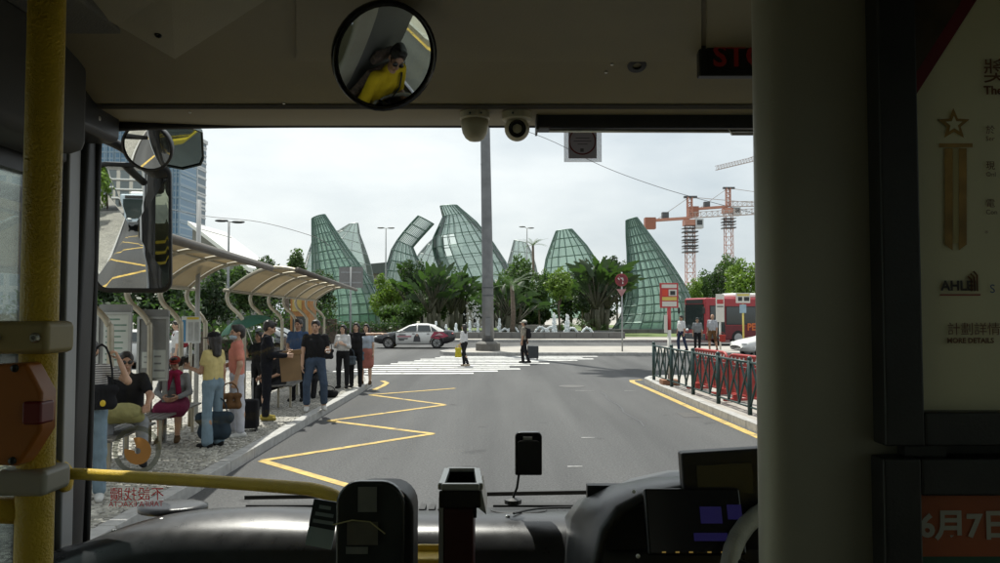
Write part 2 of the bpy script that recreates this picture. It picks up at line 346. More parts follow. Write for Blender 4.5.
PZ = 0.13
def pavement(name, outline, kerb_run, m, z=PZ):
    """raised slab with a run of single kerb stones along kerb_run (points on the kerb's outer edge)"""
    o = tag(obj(name, MB().prism(outline, z+0.02, Matrix.Translation((0,0,-0.02))), m), kind='structure')
    P = [Vector((x,y,0)) for x,y in kerb_run]; seg = 0.0
    pts = [P[0]]
    for a, b in zip(P[:-1], P[1:]):
        n = max(1, round((b-a).length/0.95)); pts += [a+(b-a)*(k/n) for k in range(1,n+1)]
    for a, b in zip(pts[:-1], pts[1:]):
        d = (b-a); l = d.length; R = Matrix.Rotation(math.atan2(d.y,d.x),3,'Z'); nrm = R @ Vector((0,1,0))
        c = (a+b)/2 + nrm*0.075; dz = random.uniform(-0.004,0.006)
        obj('kerb_stone', MB().box((c.x,c.y,(z+0.012+dz)/2-0.01), (l-0.012,0.17,z+0.032+dz), R), KERB, o, bevel=0.012)
    return o
lk = [(-3.5,-30),(-3.47,0),(-3.45,8),(-3.52,14),(-3.56,19.5),(-3.62,21.8),(-3.95,23.4),(-4.7,24.5),(-6.0,25.1),(-16,26.5)]
pv = pavement('pavement', lk + [(-16,-30)], lk, SETTS)
# the nearest setts as real stones, too many and small to pick apart
def cobbles():
    mb = MB(); rnd = random.Random(3)
    y = 6.6
    while y < 13.2:
        x = -3.66 - rnd.random()*0.05
        while x > -7.2:
            wx, wy = rnd.uniform(0.075,0.105), rnd.uniform(0.075,0.10); h = PZ + rnd.uniform(0.006,0.02)
            t1, t2 = rnd.uniform(-0.006,0.006), rnd.uniform(-0.006,0.006); q = 0.012
            a,b = x-wx, x; c,d = y, y+wy-0.004
            vs = [(a,c,PZ-.01),(b,c,PZ-.01),(b,d,PZ-.01),(a,d,PZ-.01),(a+q,c+q,h+t1),(b-q,c+q,h+t2),(b-q,d-q,h-t1),(a+q,d-q,h-t2)]
            mb.add(vs, [(4,5,6,7),(0,1,5,4),(1,2,6,5),(2,3,7,6),(3,0,4,7)]); x -= wx + 0.014
        y += 0.104
    m = mat('sett_stone', (0.34,0.325,0.28), 0.62, var=0.5, vs=9, bump=0.3, bs=60)
    tag(obj('sett_paving', mb, m, pv), kind='stuff')
cobbles()
lk2 = [(4.75,-12),(4.62,0),(4.5,8),(4.40,12.8),(4.28,16.6),(4.2,20.5),(4.22,22.6),(4.5,23.3),(5.2,23.7),(7.0,23.5)]
isl = pavement('traffic_island', [(7.2,-12),(7.0,23.5)] + lk2[::-1][1:], lk2[::-1], CONC, 0.14)
ci = [(34,36.7),(-2.0,37.0),(-2.75,37.6),(-3.0,38.6),(-2.6,40.2),(-1.2,42.3),(1.5,44.2)]
med = pavement('median_island', [(34,36.7),(34,44.4)] + ci[::-1][:-1], ci[::-1], CONC, 0.15)
pz = [(-60,54.5),(60,53.5)]
plaza = pavement('plaza', [(60,53.5),(60,200),(-60,200),(-60,54.5)], pz, CONC, 0.16)
tag(obj('lawn', MB().prism([(2,60.5),(46,60.5),(46,118),(-46,118),(-46,63),(2,63)], 0.03, Matrix.Translation((0,0,0.165))), GRASS_G), kind='structure')
# ================================================================== the bus we sit in
WY = 2.24                                         # windscreen depth
bus = thing('bus', 'city bus we ride in: dark cabin, windscreen frame, dashboard and yellow rails', 'bus', (0,-2,0))
def bp(name, mb, m, parent=None, **k): return obj(name, mb, m, parent or bus, world=True, **k)
TRIM = mat('beige_trim', (0.30,0.262,0.165), 0.55, var=0.08, vs=5, bump=0.08, bs=220)
TRIM_D = mat('grey_lining', (0.16,0.155,0.13), 0.8, var=0.12, vs=8, bump=0.3, bs=260)
PILG = mat('pillar_grey', (0.42,0.405,0.33), 0.45, 0.25, var=0.08, vs=4, bump=0.04, bs=200)
FLOORM = mat('bus_floor_vinyl', (0.10,0.10,0.11), 0.5, var=0.2, vs=30)
YEL = mat('yellow_grip', (0.74,0.50,0.04), 0.42, var=0.12, vs=14, bump=0.5, bs=380)
RUB = mat('rubber_seal', (0.012,0.012,0.012), 0.6, var=0.2)
BODYY = mat('bus_yellow', (0.62,0.42,0.03), 0.3, var=0.05, coat=0.4)
BODYG = mat('bus_body_grey', (0.32,0.34,0.36), 0.3, var=0.05, coat=0.3)
SCREEN = glass('windscreen_glass', (0.93,0.955,0.94), 0.5)
SIDEG = glass('side_glass', (0.72,0.76,0.70), 0.8)

bp('floor', MB().bb(-1.18,1.18,-7,2.3,0.30,0.35), FLOORM)
bp('cab_floor', MB().bb(0.34,1.17,0.85,2.25,0.352,0.55), FLOORM)
bp('ceiling', MB().bb(-1.18,1.18,-7,1.38,2.76,2.82), TRIM)
bp('roof_shell', MB().bb(-1.235,1.235,-7,2.38,2.84,2.96), BODYG, bevel=0.05)
bp('rear_wall', MB().bb(-1.18,1.18,-7.1,-7.0,0.35,1.4).bb(-1.18,1.18,-7.1,-7.0,2.5,2.8), TRIM)
bp('added_rear_pane', MB().bb(-1.15,1.15,-7.06,-7.05,1.4,2.5), SIDEG)  # unseen rear window, added to let more daylight into the cabin
# front header lining: curved profile between the ceiling and the windscreen head
VAL = [(1.36,2.758),(1.50,2.735),(1.62,2.715),(1.74,2.69),(1.84,2.662),(1.93,2.628),(1.985,2.604),(2.02,2.592),(2.10,2.588),(2.20,2.590),(2.225,2.60)]
def val_hit(px, py, off=0.0):
    d = ray(px,py); s = d.z/d.y
    for (y0,z0),(y1,z1) in zip(VAL[:-1],VAL[1:]):
        f0, f1 = z0-off-CAM_H-s*y0, z1-off-CAM_H-s*y1
        if f0 >= 0 >= f1 or f0 <= 0 <= f1:
            t = f0/(f0-f1) if f0 != f1 else 0; Y = y0+(y1-y0)*t; return at(px,py,Y)
    return at(px,py,1.4)
bp('header_lining', MB().ext(VAL + [(2.225,2.83),(1.36,2.83)], -1.17,1.17), TRIM, smooth=False, bevel=0.004)
bp('header_groove_shade', MB().ext([(2.0,2.596),(2.012,2.589),(2.018,2.589),(2.006,2.597)], -1.10,1.165), mat('painted_gap_shade', (0.06,0.055,0.045), 0.7))  # dark strip painted as the shade of the header groove
# raised access panels on the header (each follows the curve)
def panel_on_val(px0, px1, py0, py1, name='access_panel', th=0.006, n=7, m=TRIM, skew=0):
    mb = MB(); top=[]; bot=[]
    for i in range(n+1):
        py = py0+(py1-py0)*i/n
        a = val_hit(px0,py); b = val_hit(px1,py)
        top += [a,b]; bot += [a+Vector((0,-th*0.5,-th)), b+Vector((0,-th*0.5,-th))]
    k = 2*(n+1); vs = top+bot; fs=[]
    for i in range(n):
        fs += [(k+2*i,k+2*i+1,k+2*i+3,k+2*i+2), (2*i,2*i+2,k+2*i+2,k+2*i), (2*i+1,k+2*i+1,k+2*i+3,2*i+3)]
    fs += [(0,k,k+1,1),(2*n,2*n+1,k+2*n+1,k+2*n)]
    return bp(name, mb.add(vs,fs), m, bevel=0.002)
panel_on_val(296,700,-6,59)
panel_on_val(706,900,-6,46)
# corner panel of the left ceiling: triangle with its point towards the door pillar
def tri_panel():
    e = [(60,-12),(118,22),(176,56),(219,28),(280,-12)]
    top = [val_hit(x,y) for x,y in e]; c = val_hit(172,-12); mb = MB(); off = Vector((0,-0.006,-0.009))
    vs = top+[c]+[p+off for p in top]+[c+off]; n=6; fs=[]
    for i in range(4): fs += [(n+i,n+i+1,n+5)] + [(i,n+i,n+i+1,i+1)]
    bp('corner_panel', mb.add(vs,fs), mat('corner_panel_beige', (0.42,0.385,0.27), 0.55, var=0.06, bump=0.08, bs=220))
    s = val_hit(160,31); M = Matrix.Translation(s+Vector((0,-0.008,-0.011))) @ Matrix.Rotation(math.radians(150),4,'X')
    bp('fastener', MB().lathe([(0.008,0),(0.008,0.003),(0.006,0.0045),(0.004,0.0045),(0.004,0.001),(0.0035,0.001)],14,M), BLACK)
tri_panel()
for px,py,r in ((637,65,0.0105),):
    s = val_hit(px,py); M = Matrix.Translation(s) @ Matrix.Rotation(math.radians(152),4,'X')
    bp('header_socket', MB().lathe([(r*2.2,-0.004),(r*2.2,0.0025),(r*1.3,0.004),(r,0.004),(r,-0.002)],18,M), BLACK)
for px,py in ((603,57),(606,72),(612,64),(284,103),(190,112),(637,52)):
    s = val_hit(px,py); M = Matrix.Translation(s) @ Matrix.Rotation(math.radians(155),4,'X')
    bp('screw', MB().lathe([(0.0038,-0.002),(0.0038,0.002),(0.002,0.0028)],10,M), STEEL)
# windscreen: gently bowed pane with a black seal
def wpt(u, v):     # u -1..1 across, v 0..1 up
    x = (1.185-0.05*v)*u; y = WY + 0.075*(1-v) - 0.09*abs(u)**3.2
    zt = 2.605 - 0.035*abs(u)**4; zb = 1.30
    return Vector((x, y, zb+(zt-zb)*v))
def wgrid(off, nu=20, nv=8):
    return [wpt(-1+2*i/nu, j/nv)+Vector((0,off,0)) for j in range(nv+1) for i in range(nu+1)]
def wfaces(nu=20, nv=8): return [(j*(nu+1)+i, j*(nu+1)+i+1, (j+1)*(nu+1)+i+1, (j+1)*(nu+1)+i) for j in range(nv) for i in range(nu)]
bp('windscreen_pane', MB().add(wgrid(0), wfaces()), SCREEN, smooth=True)
seal = MB()
seal.tube([wpt(-1+2*i/24,1)+Vector((0,-0.005,0.0)) for i in range(25)], 0.013, 8)
seal.tube([wpt(-1+2*i/24,0) for i in range(25)], 0.016, 8)
for sg in (-1,1): seal.tube([wpt(sg,i/10)+Vector((0,0.0,0)) for i in range(11)], 0.014, 8)
bp('windscreen_seal', seal, RUB, smooth=True)
# black pillars at the windscreen corners and grey trim behind them
for sg in (-1,1):
    mb = MB(); prof = [(1.185,2.10),(1.215,2.11),(1.215,2.215),(1.195,2.215),(1.178,2.19),(1.168,2.16),(1.172,2.11)]
    n = len(prof); lo = [(sg*(x+0.02),y,0.45) for x,y in prof]; hi = [(sg*(x-0.042*(1 if x<1.2 else 0.2)),y,2.70) for x,y in prof]
    mb.add(lo+hi, [tuple(range(n)), tuple(range(n,2*n))] + [(i,(i+1)%n,n+(i+1)%n,n+i) for i in range(n)])
    bp('corner_pillar', mb, BLACK, bevel=0.008)
    mb = MB(); mb.prism([(sg*x,y) for x,y in [(1.145,2.035),(1.19,2.03),(1.19,2.098),(1.168,2.105),(1.150,2.10)]], 2.0, Matrix.Translation((0,0,0.5)))
    bp('pillar_trim', mb, mat('pillar_trim_grey', (0.36,0.37,0.37), 0.45, var=0.08), bevel=0.006)
for sg in (-1,1): bp('outer_pillar_cover', MB().bb(sg*1.2165,sg*1.226,2.03,2.215,0.4,2.62), BODYG, bevel=0.003)
bp('pillar_head_cover', MB().bb(-1.19,-1.06,1.86,2.14,2.52,2.70), BLACK, bevel=0.02)
for k,(dy) in enumerate((0,0.035)):
    M = Matrix.Translation((-1.065,2.02,2.60-dy)) @ Matrix.Rotation(PI/2,4,'Y')
    bp('screw', MB().lathe([(0.009,-0.006),(0.009,0.003),(0.005,0.006)],12,M), STEEL)
# left side: door with glass, side windows
def side(sg):
    nm = 'left' if sg < 0 else 'right'; x0, x1 = sg*1.175, sg*1.225
    door0, door1 = (0.55,2.0)
    bp('side_wall', MB().bb(x0,x1,-7,door0 if sg<0 else 2.2,0.30,1.32), BODYY if sg<0 else BODYG)
    bp('side_lining', MB().bb(sg*1.165,sg*1.1735,-7,door0-0.05 if sg<0 else 0.9,0.36,1.30), TRIM)
    bp('upper_rail', MB().bb(x0,x1,-7,2.2,2.46,2.84), BODYG)
    bp('upper_lining', MB().bb(sg*1.13,sg*1.1735,-7,2.0,2.44,2.755), mat('dark_upper_lining', (0.06,0.058,0.05), 0.7), bevel=0.01)
    posts = [-7,-5.5,-3.9,-2.3,-0.7,0.5] + ([] if sg<0 else [2.15])
    for a in posts: bp('window_post', MB().bb(sg*1.16,sg*1.224,a-0.04,a+0.04,1.32,2.46), BLACK)
    for a,b in zip(posts[:-1],posts[1:]):
        bp('side_pane', MB().bb(sg*1.198,sg*1.204,a+0.045,b-0.045,1.34,2.44), SIDEG)
side(-1); side(1)
for a,b in ((0.58,1.24),(1.27,1.975)):
    dr = bp('door_leaf', MB().bb(-1.215,-1.18,a,a+0.035,0.36,2.46).bb(-1.215,-1.18,b-0.03,b,0.36,2.46).bb(-1.215,-1.18,a+0.036,b-0.031,0.36,0.5).bb(-1.215,-1.18,a+0.036,b-0.031,2.40,2.46), BLACK)
    bp('door_pane', MB().bb(-1.20,-1.194,a+0.035,b-0.03,0.5,2.40), glass('door_glass', (0.72,0.78,0.75), 0.7), dr)
bp('door_post', MB().bb(-1.21,-1.155,1.98,2.028,0.36,2.5), BLACK, bevel=0.008)
# dark cover rail above the door and slanted ceiling cove on the left
bp('door_header', MB().prism([(-1.17,0.3),(-1.02,0.3),(-1.02,1.9),(-1.17,1.9)],0.31,Matrix.Translation((0,0,2.44))), mat('dark_upper_lining', (0.06,0.058,0.05)), bevel=0.03)
bp('ceiling_cove', MB().prism([(-1.018,-2.0),(-0.80,-2.0),(-0.86,1.75),(-1.018,1.85)],0.05,Matrix.Translation((0,0,2.69))), TRIM_D, bevel=0.01)
# outside skin in front: lower front panel, seen only from other places
bp('front_panel', MB().bb(-1.2,1.2,2.315,2.40,0.35,1.29), BODYY, bevel=0.03)
bp('front_header', MB().bb(-1.2,1.2,2.26,2.36,2.63,2.86), BLACKG, bevel=0.02)

# ---------------------------------------------------------------- dashboard
DASH = mat('dash_vinyl', (0.032,0.033,0.035), 0.30, var=0.15, vs=30, bump=0.05, bs=400)
def dash_h(x):   # end rounding on the door side
    t = max(0.0, min(1.0, (x+1.10)/0.34)); return -0.085*(1-t)**2
mb = MB(); xs = [-1.13+i*0.04 for i in range(0,58)]; rows = []
for x in xs:
    h = dash_h(x); r = max(0.0, min(1.0, (x-0.02)/0.35)); hump = 0.045*math.exp(-((x+0.62)/0.22)**2)
    prof = [(2.30,1.475+h),(2.22,1.490+h),(2.12,1.512+h+hump*0.25),(2.03,1.528+h+hump*0.35),(1.965,1.532+h+hump*0.3),(1.92,1.526+h),(1.885,1.508+h),(1.865,1.475+h),(1.858,1.42+h),(1.852,1.30),(1.85,0.6)]
    rows.append([(x,y,z) for y,z in prof])
n = len(rows[0]); mb.add([p for r in rows for p in r], [(i*n+j,(i+1)*n+j,(i+1)*n+j+1,i*n+j+1) for i in range(len(rows)-1) for j in range(n-1)])
dash = bp('dashboard', mb, DASH, smooth=True)
bp('dash_end', MB().bb(-1.13,-1.125,1.86,2.28,0.4,1.38), DASH)
# demister lid and round speaker grille set into the top
def on_dash(px, py, z=1.53): return gr(px, py, z)
c = on_dash(173,508,1.45)
bp('grab_tray_lid', MB().lathe([(0.075,-0.01),(0.075,0.006),(0.06,0.010),(0.02,0.011)],24,Matrix.Translation((c.x,c.y,1.452)) @ Matrix.Diagonal((1.4,1,1,1)).to_4x4()), DASH, dash, smooth=True)
bp('demister_slot', MB().bb(-0.73,-0.36,2.235,2.262,1.492,1.4985), RUB, dash)
bp('demister_slot', MB().bb(-0.02,0.44,2.235,2.262,1.492,1.4985), RUB, dash)
hp = [(0.075*math.cos(a),0.05*math.sin(a)) for a in [PI+PI*k/14 for k in range(15)]]
bp('hatch_seam', MB().tube([(0.05+x,2.08+y,1.5235+0.004*(-y/0.05)) for x,y in hp],0.0016,5), RUB, dash)
bp('dash_cable', MB().tube(smooth_path([Vector((0.035,2.0,1.535)),Vector((0.10,2.10,1.522)),Vector((0.20,2.17,1.508)),Vector((0.33,2.2,1.50))]),0.003,6), RUB, dash)
for x in (-0.98,-0.86,0.02): bp('dash_screw', MB().lathe([(0.006,-0.003),(0.006,0.0015),(0.003,0.0025)],10,Matrix.Translation((x,1.98,1.534+dash_h(x)))), STEEL, dash)
for x0 in (-0.30,):
    for k in range(6): bp('vent_slat', MB().bb(x0+k*0.026,x0+0.016+k*0.026,2.13,2.19,1.500,1.5135), RUB, dash)
# instrument binnacle: swept cowl on the right
cowl = MB(); P=[]
arc = [(0.170,1.20),(0.182,1.40),(0.196,1.50),(0.216,1.582),(0.252,1.630),(0.305,1.657),(0.40,1.677),(0.55,1.683),(0.80,1.683),(1.0,1.675),(1.12,1.66)]
for y,dz,dx in ((2.22,-0.165,-0.05),(2.10,-0.11,-0.06),(1.98,-0.055,-0.055),(1.86,-0.02,-0.04),(1.75,-0.003,-0.018),(1.70,0.0,0.0),(1.684,-0.006,0.008),(1.690,-0.018,0.018),(1.85,-0.022,0.022),(1.95,-0.022,0.022)):
    P.append([(x+dx,y,z+dz) for x,z in arc])
n=len(arc); cowl.add([p for r in P for p in r], [(i*n+j,i*n+j+1,(i+1)*n+j+1,(i+1)*n+j) for i in range(len(P)-1) for j in range(n-1)])
cw = bp('binnacle_cowl', cowl, mat('cowl_vinyl', (0.055,0.058,0.06), 0.34, var=0.1, vs=20, bump=0.04, bs=400), dash, smooth=True)
bp('binnacle_back', MB().bb(0.21,1.10,1.87,1.895,1.1,1.635), BLACK, dash)
ip = bp('instrument_panel', MB().box((0.409,1.65,1.608),(0.205,0.03,0.135),Matrix.Rotation(math.radians(-20),3,'X')), BLACKG, dash, bevel=0.006)
scrn = mat('instrument_screen', (0.012,0.012,0.02), 0.15, var=0, emit=(0.05,0.04,0.22), es=0.10)
Rm = Matrix.Rotation(math.radians(-20),3,'X'); o0 = Vector((0.409,1.65,1.608))
def ipp(x,z,d=-0.0165): return o0 + Rm @ Vector((x,d,z))
for x,z,wd,h in ((0.035,0.012,0.045,0.034),(0.085,0.018,0.03,0.03),(0.03,-0.032,0.07,0.016)):
    bp('display_tile', MB().box(ipp(x,z),(wd,0.002,h),Rm), scrn, dash)
for k in range(6):
    bp('warning_light', MB().box(ipp(-0.07+k*0.028+(0.01 if k>2 else 0),-0.062),(0.008,0.002,0.003),Rm), mat('warning_amber', (0.3,0.2,0.05), 0.4, var=0, emit=(0.9,0.6,0.15), es=0.12), dash)
for z in (0.06,-0.07):
    bp('knob', MB().ball(ipp(-0.125,z,-0.02),0.0045,8,6), WHITEP, dash, smooth=True)
# steering wheel
swc = Vector((0.68,1.50,1.50)); Ms = Matrix.Translation(swc) @ Matrix.Rotation(math.radians(40),4,'X')
mb = MB(); ring=[Ms @ Vector((0.235*math.cos(2*PI*i/40),0.235*math.sin(2*PI*i/40),0)) for i in range(41)]
mb.tube(ring,0.019,10,cap=False)
sw = bp('steering_wheel', mb, mat('wheel_cover', (0.40,0.40,0.36), 0.55, var=0.12, vs=30, bump=0.3, bs=250), smooth=True)
mb = MB()
for a in (20,160,270): mb.tube([Ms@Vector((0,0,-0.03)), Ms@Vector((0.23*math.cos(math.radians(a)),0.23*math.sin(math.radians(a)),0))],0.013,8)
mb.lathe([(0.06,-0.05),(0.07,-0.02),(0.05,0.0),(0.01,0.005)],16,Ms); mb.tube([Ms@Vector((0,0,-0.03)),(0.70,1.83,1.22)],0.03,8)
bp('wheel_spokes', mb, BLACK, sw, smooth=True)

# ---------------------------------------------------------------- yellow rails, clamps, stop button (left)
pole = [at(45,-30,0.80),at(30,600,0.80)]
pb = Vector((pole[1].x+0.004, pole[1].y, 0.35)); pt = Vector((pole[0].x, pole[0].y, 2.76))
xm = -0.478; Yp = 0.80
bp('handrail_pole', MB().tube([(xm,Yp,0.35),(xm,Yp,2.76)],0.0178,20), YEL, smooth=True)
def on_pole(py): return at(40,py,Yp).z
def collar(y0,y1,m):
    z0,z1 = on_pole(y1),on_pole(y0); cl = bp('pipe_clamp', MB().bb(-0.56,xm+0.024,Yp-0.026,Yp+0.026,z0,z1), m, bevel=0.006)
    for xx in (xm-0.028,xm+0.012):
        M = Matrix.Translation((xx,Yp-0.0255,(z0+z1)/2)) @ Matrix.Rotation(PI/2,4,'X')
        bp('clamp_screw', MB().lathe([(0.0052,-0.003),(0.0052,0.002),(0.0035,0.004),(0.0022,0.004),(0.0022,0.001)],12,M), STEEL, cl)
CLAMP = mat('clamp_beige', (0.40,0.32,0.14), 0.45, var=0.1)
collar(321,353,CLAMP)
zc0,zc1 = on_pole(492),on_pole(466)
bp('lower_clamp', MB().bb(xm-0.028,xm+0.024,Yp-0.025,Yp+0.025,zc0,zc1), mat('clamp_grey_clear', (0.42,0.40,0.34), 0.3, var=0.1), bevel=0.006)
for py in (425,511):
    z = on_pole(py); bp('handrail_bar', MB().tube([(xm-0.01,Yp,z),(-0.75,Yp+0.02,z+0.002),(-1.13,Yp+0.05,z+0.004)],0.0135,14), YEL, smooth=True)
bp('clamp_bar', MB().tube([(-0.55,Yp,on_pole(337)),(-1.13,Yp+0.05,on_pole(337))],0.0135,14), YEL, smooth=True)
# stop-request box: six-sided orange housing
zb = lambda py: on_pole(py)
prof = [(-0.500,zb(456)),(-0.500,zb(362)),(-0.462,zb(360)),(-0.4455,zb(388)),(-0.4455,zb(424)),(-0.462,zb(450)),(-0.468,zb(458))]
M = Matrix.Translation((0,Yp-0.020,0)) @ Matrix(((1,0,0,0),(0,0,-1,0),(0,1,0,0),(0,0,0,1)))
bx = bp('stop_button_box', MB().prism([(x,z) for x,z in prof][::-1], 0.028, M), mat('button_orange', (0.42,0.135,0.02), 0.4, var=0.1), bevel=0.004)
bp('stop_button', MB().bb(-0.4625,-0.4435,Yp-0.052,Yp-0.028,zb(418),zb(396)), mat('button_red', (0.18,0.01,0.012), 0.35), bx, bevel=0.003)
for py in (365,452): bp('box_screw', MB().ball((-0.472,Yp-0.048,zb(py)),0.004,8,6), BLACK, bx)
# low yellow rail in front of the dash: from the pillar, bending down behind the fare box
r = [at(58,476,2.05),at(75,474,2.03),at(110,476,1.96),at(200,481,1.84),at(290,487.5,1.74),at(318,491,1.71),at(338,499,1.69),at(347,514,1.68),at(350,560,1.675),at(352,640,1.67)]
bp('grab_rail', MB().tube(smooth_path(r),0.0148,16), YEL, smooth=True)
fl = at(64,474,2.045); M = Matrix.Translation(fl) @ Matrix.Rotation(math.radians(70),4,'Y')
bp('rail_flange', MB().lathe([(0.036,-0.012),(0.036,0.0),(0.022,0.012),(0.017,0.016)],18,M @ Matrix.Diagonal((1.3,1,1,1)).to_4x4()), YEL, smooth=True)

# ---------------------------------------------------------------- wipers (outside the glass)
for a,b in (((245,497.5),(338,496)),((487,494),(628,491.5))):
    p,q = at(*a,2.385), at(*b,2.385)
    bp('wiper_blade', MB().bar(p,q,0.012), RUB)
wm = at(608,489.5,2.37); bp('wiper_clip', MB().box(wm,(0.085,0.02,0.016)), mat('wiper_clip_grey', (0.45,0.47,0.5), 0.4), bevel=0.004)
bp('wiper_arm', MB().bar(at(622,487,2.36),at(668,497,2.36),0.014), RUB)

# ---------------------------------------------------------------- outside mirrors at the door corner
def mirror_plate(name, c, nrm, wd, h, round_=False, curv=0.0, rim=0.014, tilt=0.0, poly=None):
    z = Vector(nrm).normalized(); up = Vector((0,0,1)); x = up.cross(z).normalized(); y = z.cross(x)
    if tilt: q = Quaternion(z, tilt); x = q @ x; y = q @ y
    M = Matrix.Translation(Vector(c)) @ Matrix((x,y,z)).transposed().to_4x4()
    if poly is None:
        if round_: poly = [(wd/2*math.cos(2*PI*i/40),wd/2*math.sin(2*PI*i/40)) for i in range(40)]
        else:
            poly=[]; rr = min(wd,h)*0.16
            for cx,cy,a0 in ((wd/2-rr,h/2-rr,0),(-wd/2+rr,h/2-rr,90),(-wd/2+rr,-h/2+rr,180),(wd/2-rr,-h/2+rr,270)):
                poly += [(cx+rr*math.cos(math.radians(a0+15*k)),cy+rr*math.sin(math.radians(a0+15*k))) for k in range(7)]
    n=len(poly); mb=MB(); vs=[]; K=10
    def zz(x_,y_): return -curv*(x_*x_+y_*y_)
    for k in range(K,0,-1):
        for (a,b) in poly: vs.append(M @ Vector((a*k/K,b*k/K,zz(a*k/K,b*k/K))))
    vs.append(M @ Vector((0,0,0)))
    fs=[(k*n+i,k*n+(i+1)%n,(k+1)*n+(i+1)%n,(k+1)*n+i) for k in range(K-1) for i in range(n)]+[((K-1)*n+i,(K-1)*n+(i+1)%n,K*n) for i in range(n)]
    mb.add(vs,fs)
    hb=MB(); g=1+2*rim/max(wd,h); sec=[(1.0,0.004),(g,0.006),(g*1.01,-0.012),(g*0.9,-0.045),(g*0.5,-0.06)]
    hv=[]
    for s,dz in sec:
        for (a,b) in poly: hv.append(M @ Vector((a*s,b*s,zz(a,b)*min(1,s)+dz)))
    hf=[(k*n+i,(k+1)*n+i,(k+1)*n+(i+1)%n,k*n+(i+1)%n) for k in range(len(sec)-1) for i in range(n)]+[tuple((len(sec)-1)*n+i for i in range(n))[::-1]]
    hb.add(hv,hf)
    return mb, hb, M
sm = bus
mc = at(132,228,2.62)
def bis(c, tgt): 
    c=Vector(c); return ((Vector((0,0,CAM_H))-c).normalized() + (Vector(tgt)-c).normalized()).normalized()
g,h,_ = mirror_plate('m', mc, bis(mc,(-1.62,-6.5,1.35)), 0.232, 0.415, curv=0.2)
sm = bp('side_mirror_housing', h, BLACK, smooth=True); bp('mirror_glass', g, mirror_mat(), sm, smooth=True)
rc = at(146,148,2.50)
g,h,_ = mirror_plate('m', rc, bis(rc,(-2.4,-0.2,0.4)), 0.148, 0.148, round_=True, curv=1.6, rim=0.006)
s2 = bp('round_mirror_housing', h, BLACK, smooth=True); bp('mirror_glass', g, mirror_mat(), s2, smooth=True)
kc = at(178,149,2.75)
g,h,_ = mirror_plate('m', kc, bis(kc,(-0.2,2.6,-0.5)), 0.2, 0.17, curv=1.0, rim=0.006, poly=[(-0.10,-0.075),(0.03,-0.085),(0.088,-0.06),(0.092,-0.03),(0.068,0.075),(0.04,0.085),(-0.10,0.08)])
s3 = bp('kerb_mirror_housing', h, mat('mirror_teal_back', (0.05,0.07,0.07), 0.3), smooth=False); bp('mirror_glass', g, mat('mirror_dark', (0.30,0.38,0.37), 0.06, 1.0, var=0), s3, smooth=True)
arm = MB(); arm.tube(smooth_path([Vector((-1.22,2.28,2.52)),at(92,136,2.5),at(122,147,2.56),at(135,160,2.67)]),0.016,10)
arm.tube([at(135,160,2.67),at(132,190,2.68)],0.014,8); arm.tube([at(140,150,2.60),at(165,150,2.80)],0.012,8)
bp('mirror_arm', arm, BLACK, smooth=True)
# driver's seat
st = bp('driver_seat', MB().box((0.76,1.26,0.98),(0.48,0.46,0.12)).box((0.76,1.08,1.35),(0.46,0.10,0.62),Matrix.Rotation(math.radians(-10),3,'X')).box((0.76,1.035,1.72),(0.26,0.08,0.16),Matrix.Rotation(math.radians(-10),3,'X')).bb(0.62,0.90,1.1,1.4,0.55,0.915), mat('seat_moquette', (0.09,0.06,0.045), 0.85, var=0.7, vs=26), bevel=0.03)

# ---------------------------------------------------------------- cab partition (right): post and panel
mb=MB(); pr=[]
for a in range(0,181,15): pr.append((0.352-0.036*math.sin(math.radians(a)), 0.95-0.026*math.cos(math.radians(a))*1.0))
pr = [(0.352-0.034*math.sin(math.radians(a)),0.955-0.030*math.cos(math.radians(a))) for a in range(0,181,15)]
pr = pr + [(0.50,0.985),(0.50,0.925)]
mb.prism(pr,2.41,Matrix.Translation((0,0,0.352)))
bp('partition_post', mb, PILG, bevel=0.003)
bp('partition_panel', MB().bb(0.501,1.16,0.94,0.965,0.352,2.75), mat('partition_panel', (0.12,0.12,0.11), 0.5, var=0.1))
# ================================================================== things fixed inside the cabin
def wth(name, label, cat, p, **k): return thing(name, label, cat, tuple(p), **k)
def P(name, mb, m, root, **k): return obj(name, mb, m, root, world=True, **k)
# round convex mirror
c = at(387,58,1.62)
im = wth('convex_mirror', 'round black rimmed convex mirror showing the driver in yellow', 'mirror', c)
g,h,M = mirror_plate('m', c, bis(c,(0.72,1.12,1.77)), 0.212, 0.212, round_=True, curv=0.52, rim=0.010)
P('mirror_housing', h, BLACKG, im, smooth=True); P('mirror_glass', g, mirror_mat(), im, smooth=True)
P('mirror_bracket', MB().tube([c+Vector((0,0.05,0.0)),c+Vector((0.0,0.10,0.03)),c+Vector((0,0.14,0.10))],0.012,10), BLACK, im, smooth=True)
# dome camera and ball camera under the header
IV = mat('camera_ivory', (0.62,0.585,0.46), 0.4, var=0.05)
s = at(475,106,2.06); s.z = 2.590
dc = wth('dome_camera', 'ivory dome security camera left of the ball camera above windscreen', 'camera', s)
P('camera_base', MB().lathe([(0.041,0.0),(0.041,-0.016),(0.037,-0.02)][::-1],24,Matrix.Translation(s)), IV, dc, smooth=False)
P('camera_dome', MB().lathe([(0.001,-0.078),(0.016,-0.0755),(0.026,-0.068),(0.0335,-0.055),(0.037,-0.038),(0.037,-0.0205)],24,Matrix.Translation(s)), IV, dc, smooth=True)
for dx in (-0.012,0.018): P('screw', MB().ball(s+Vector((dx,-0.041,-0.01)),0.003,8,6), DARKP, dc)
s = at(517,102,2.06); s.z = 2.590
dc = wth('ball_camera', 'ivory ball camera with dark lens facing us beside the dome camera', 'camera', s)
P('camera_base', MB().lathe([(0.041,0.0),(0.041,-0.018),(0.036,-0.022)][::-1],24,Matrix.Translation(s)), IV, dc)
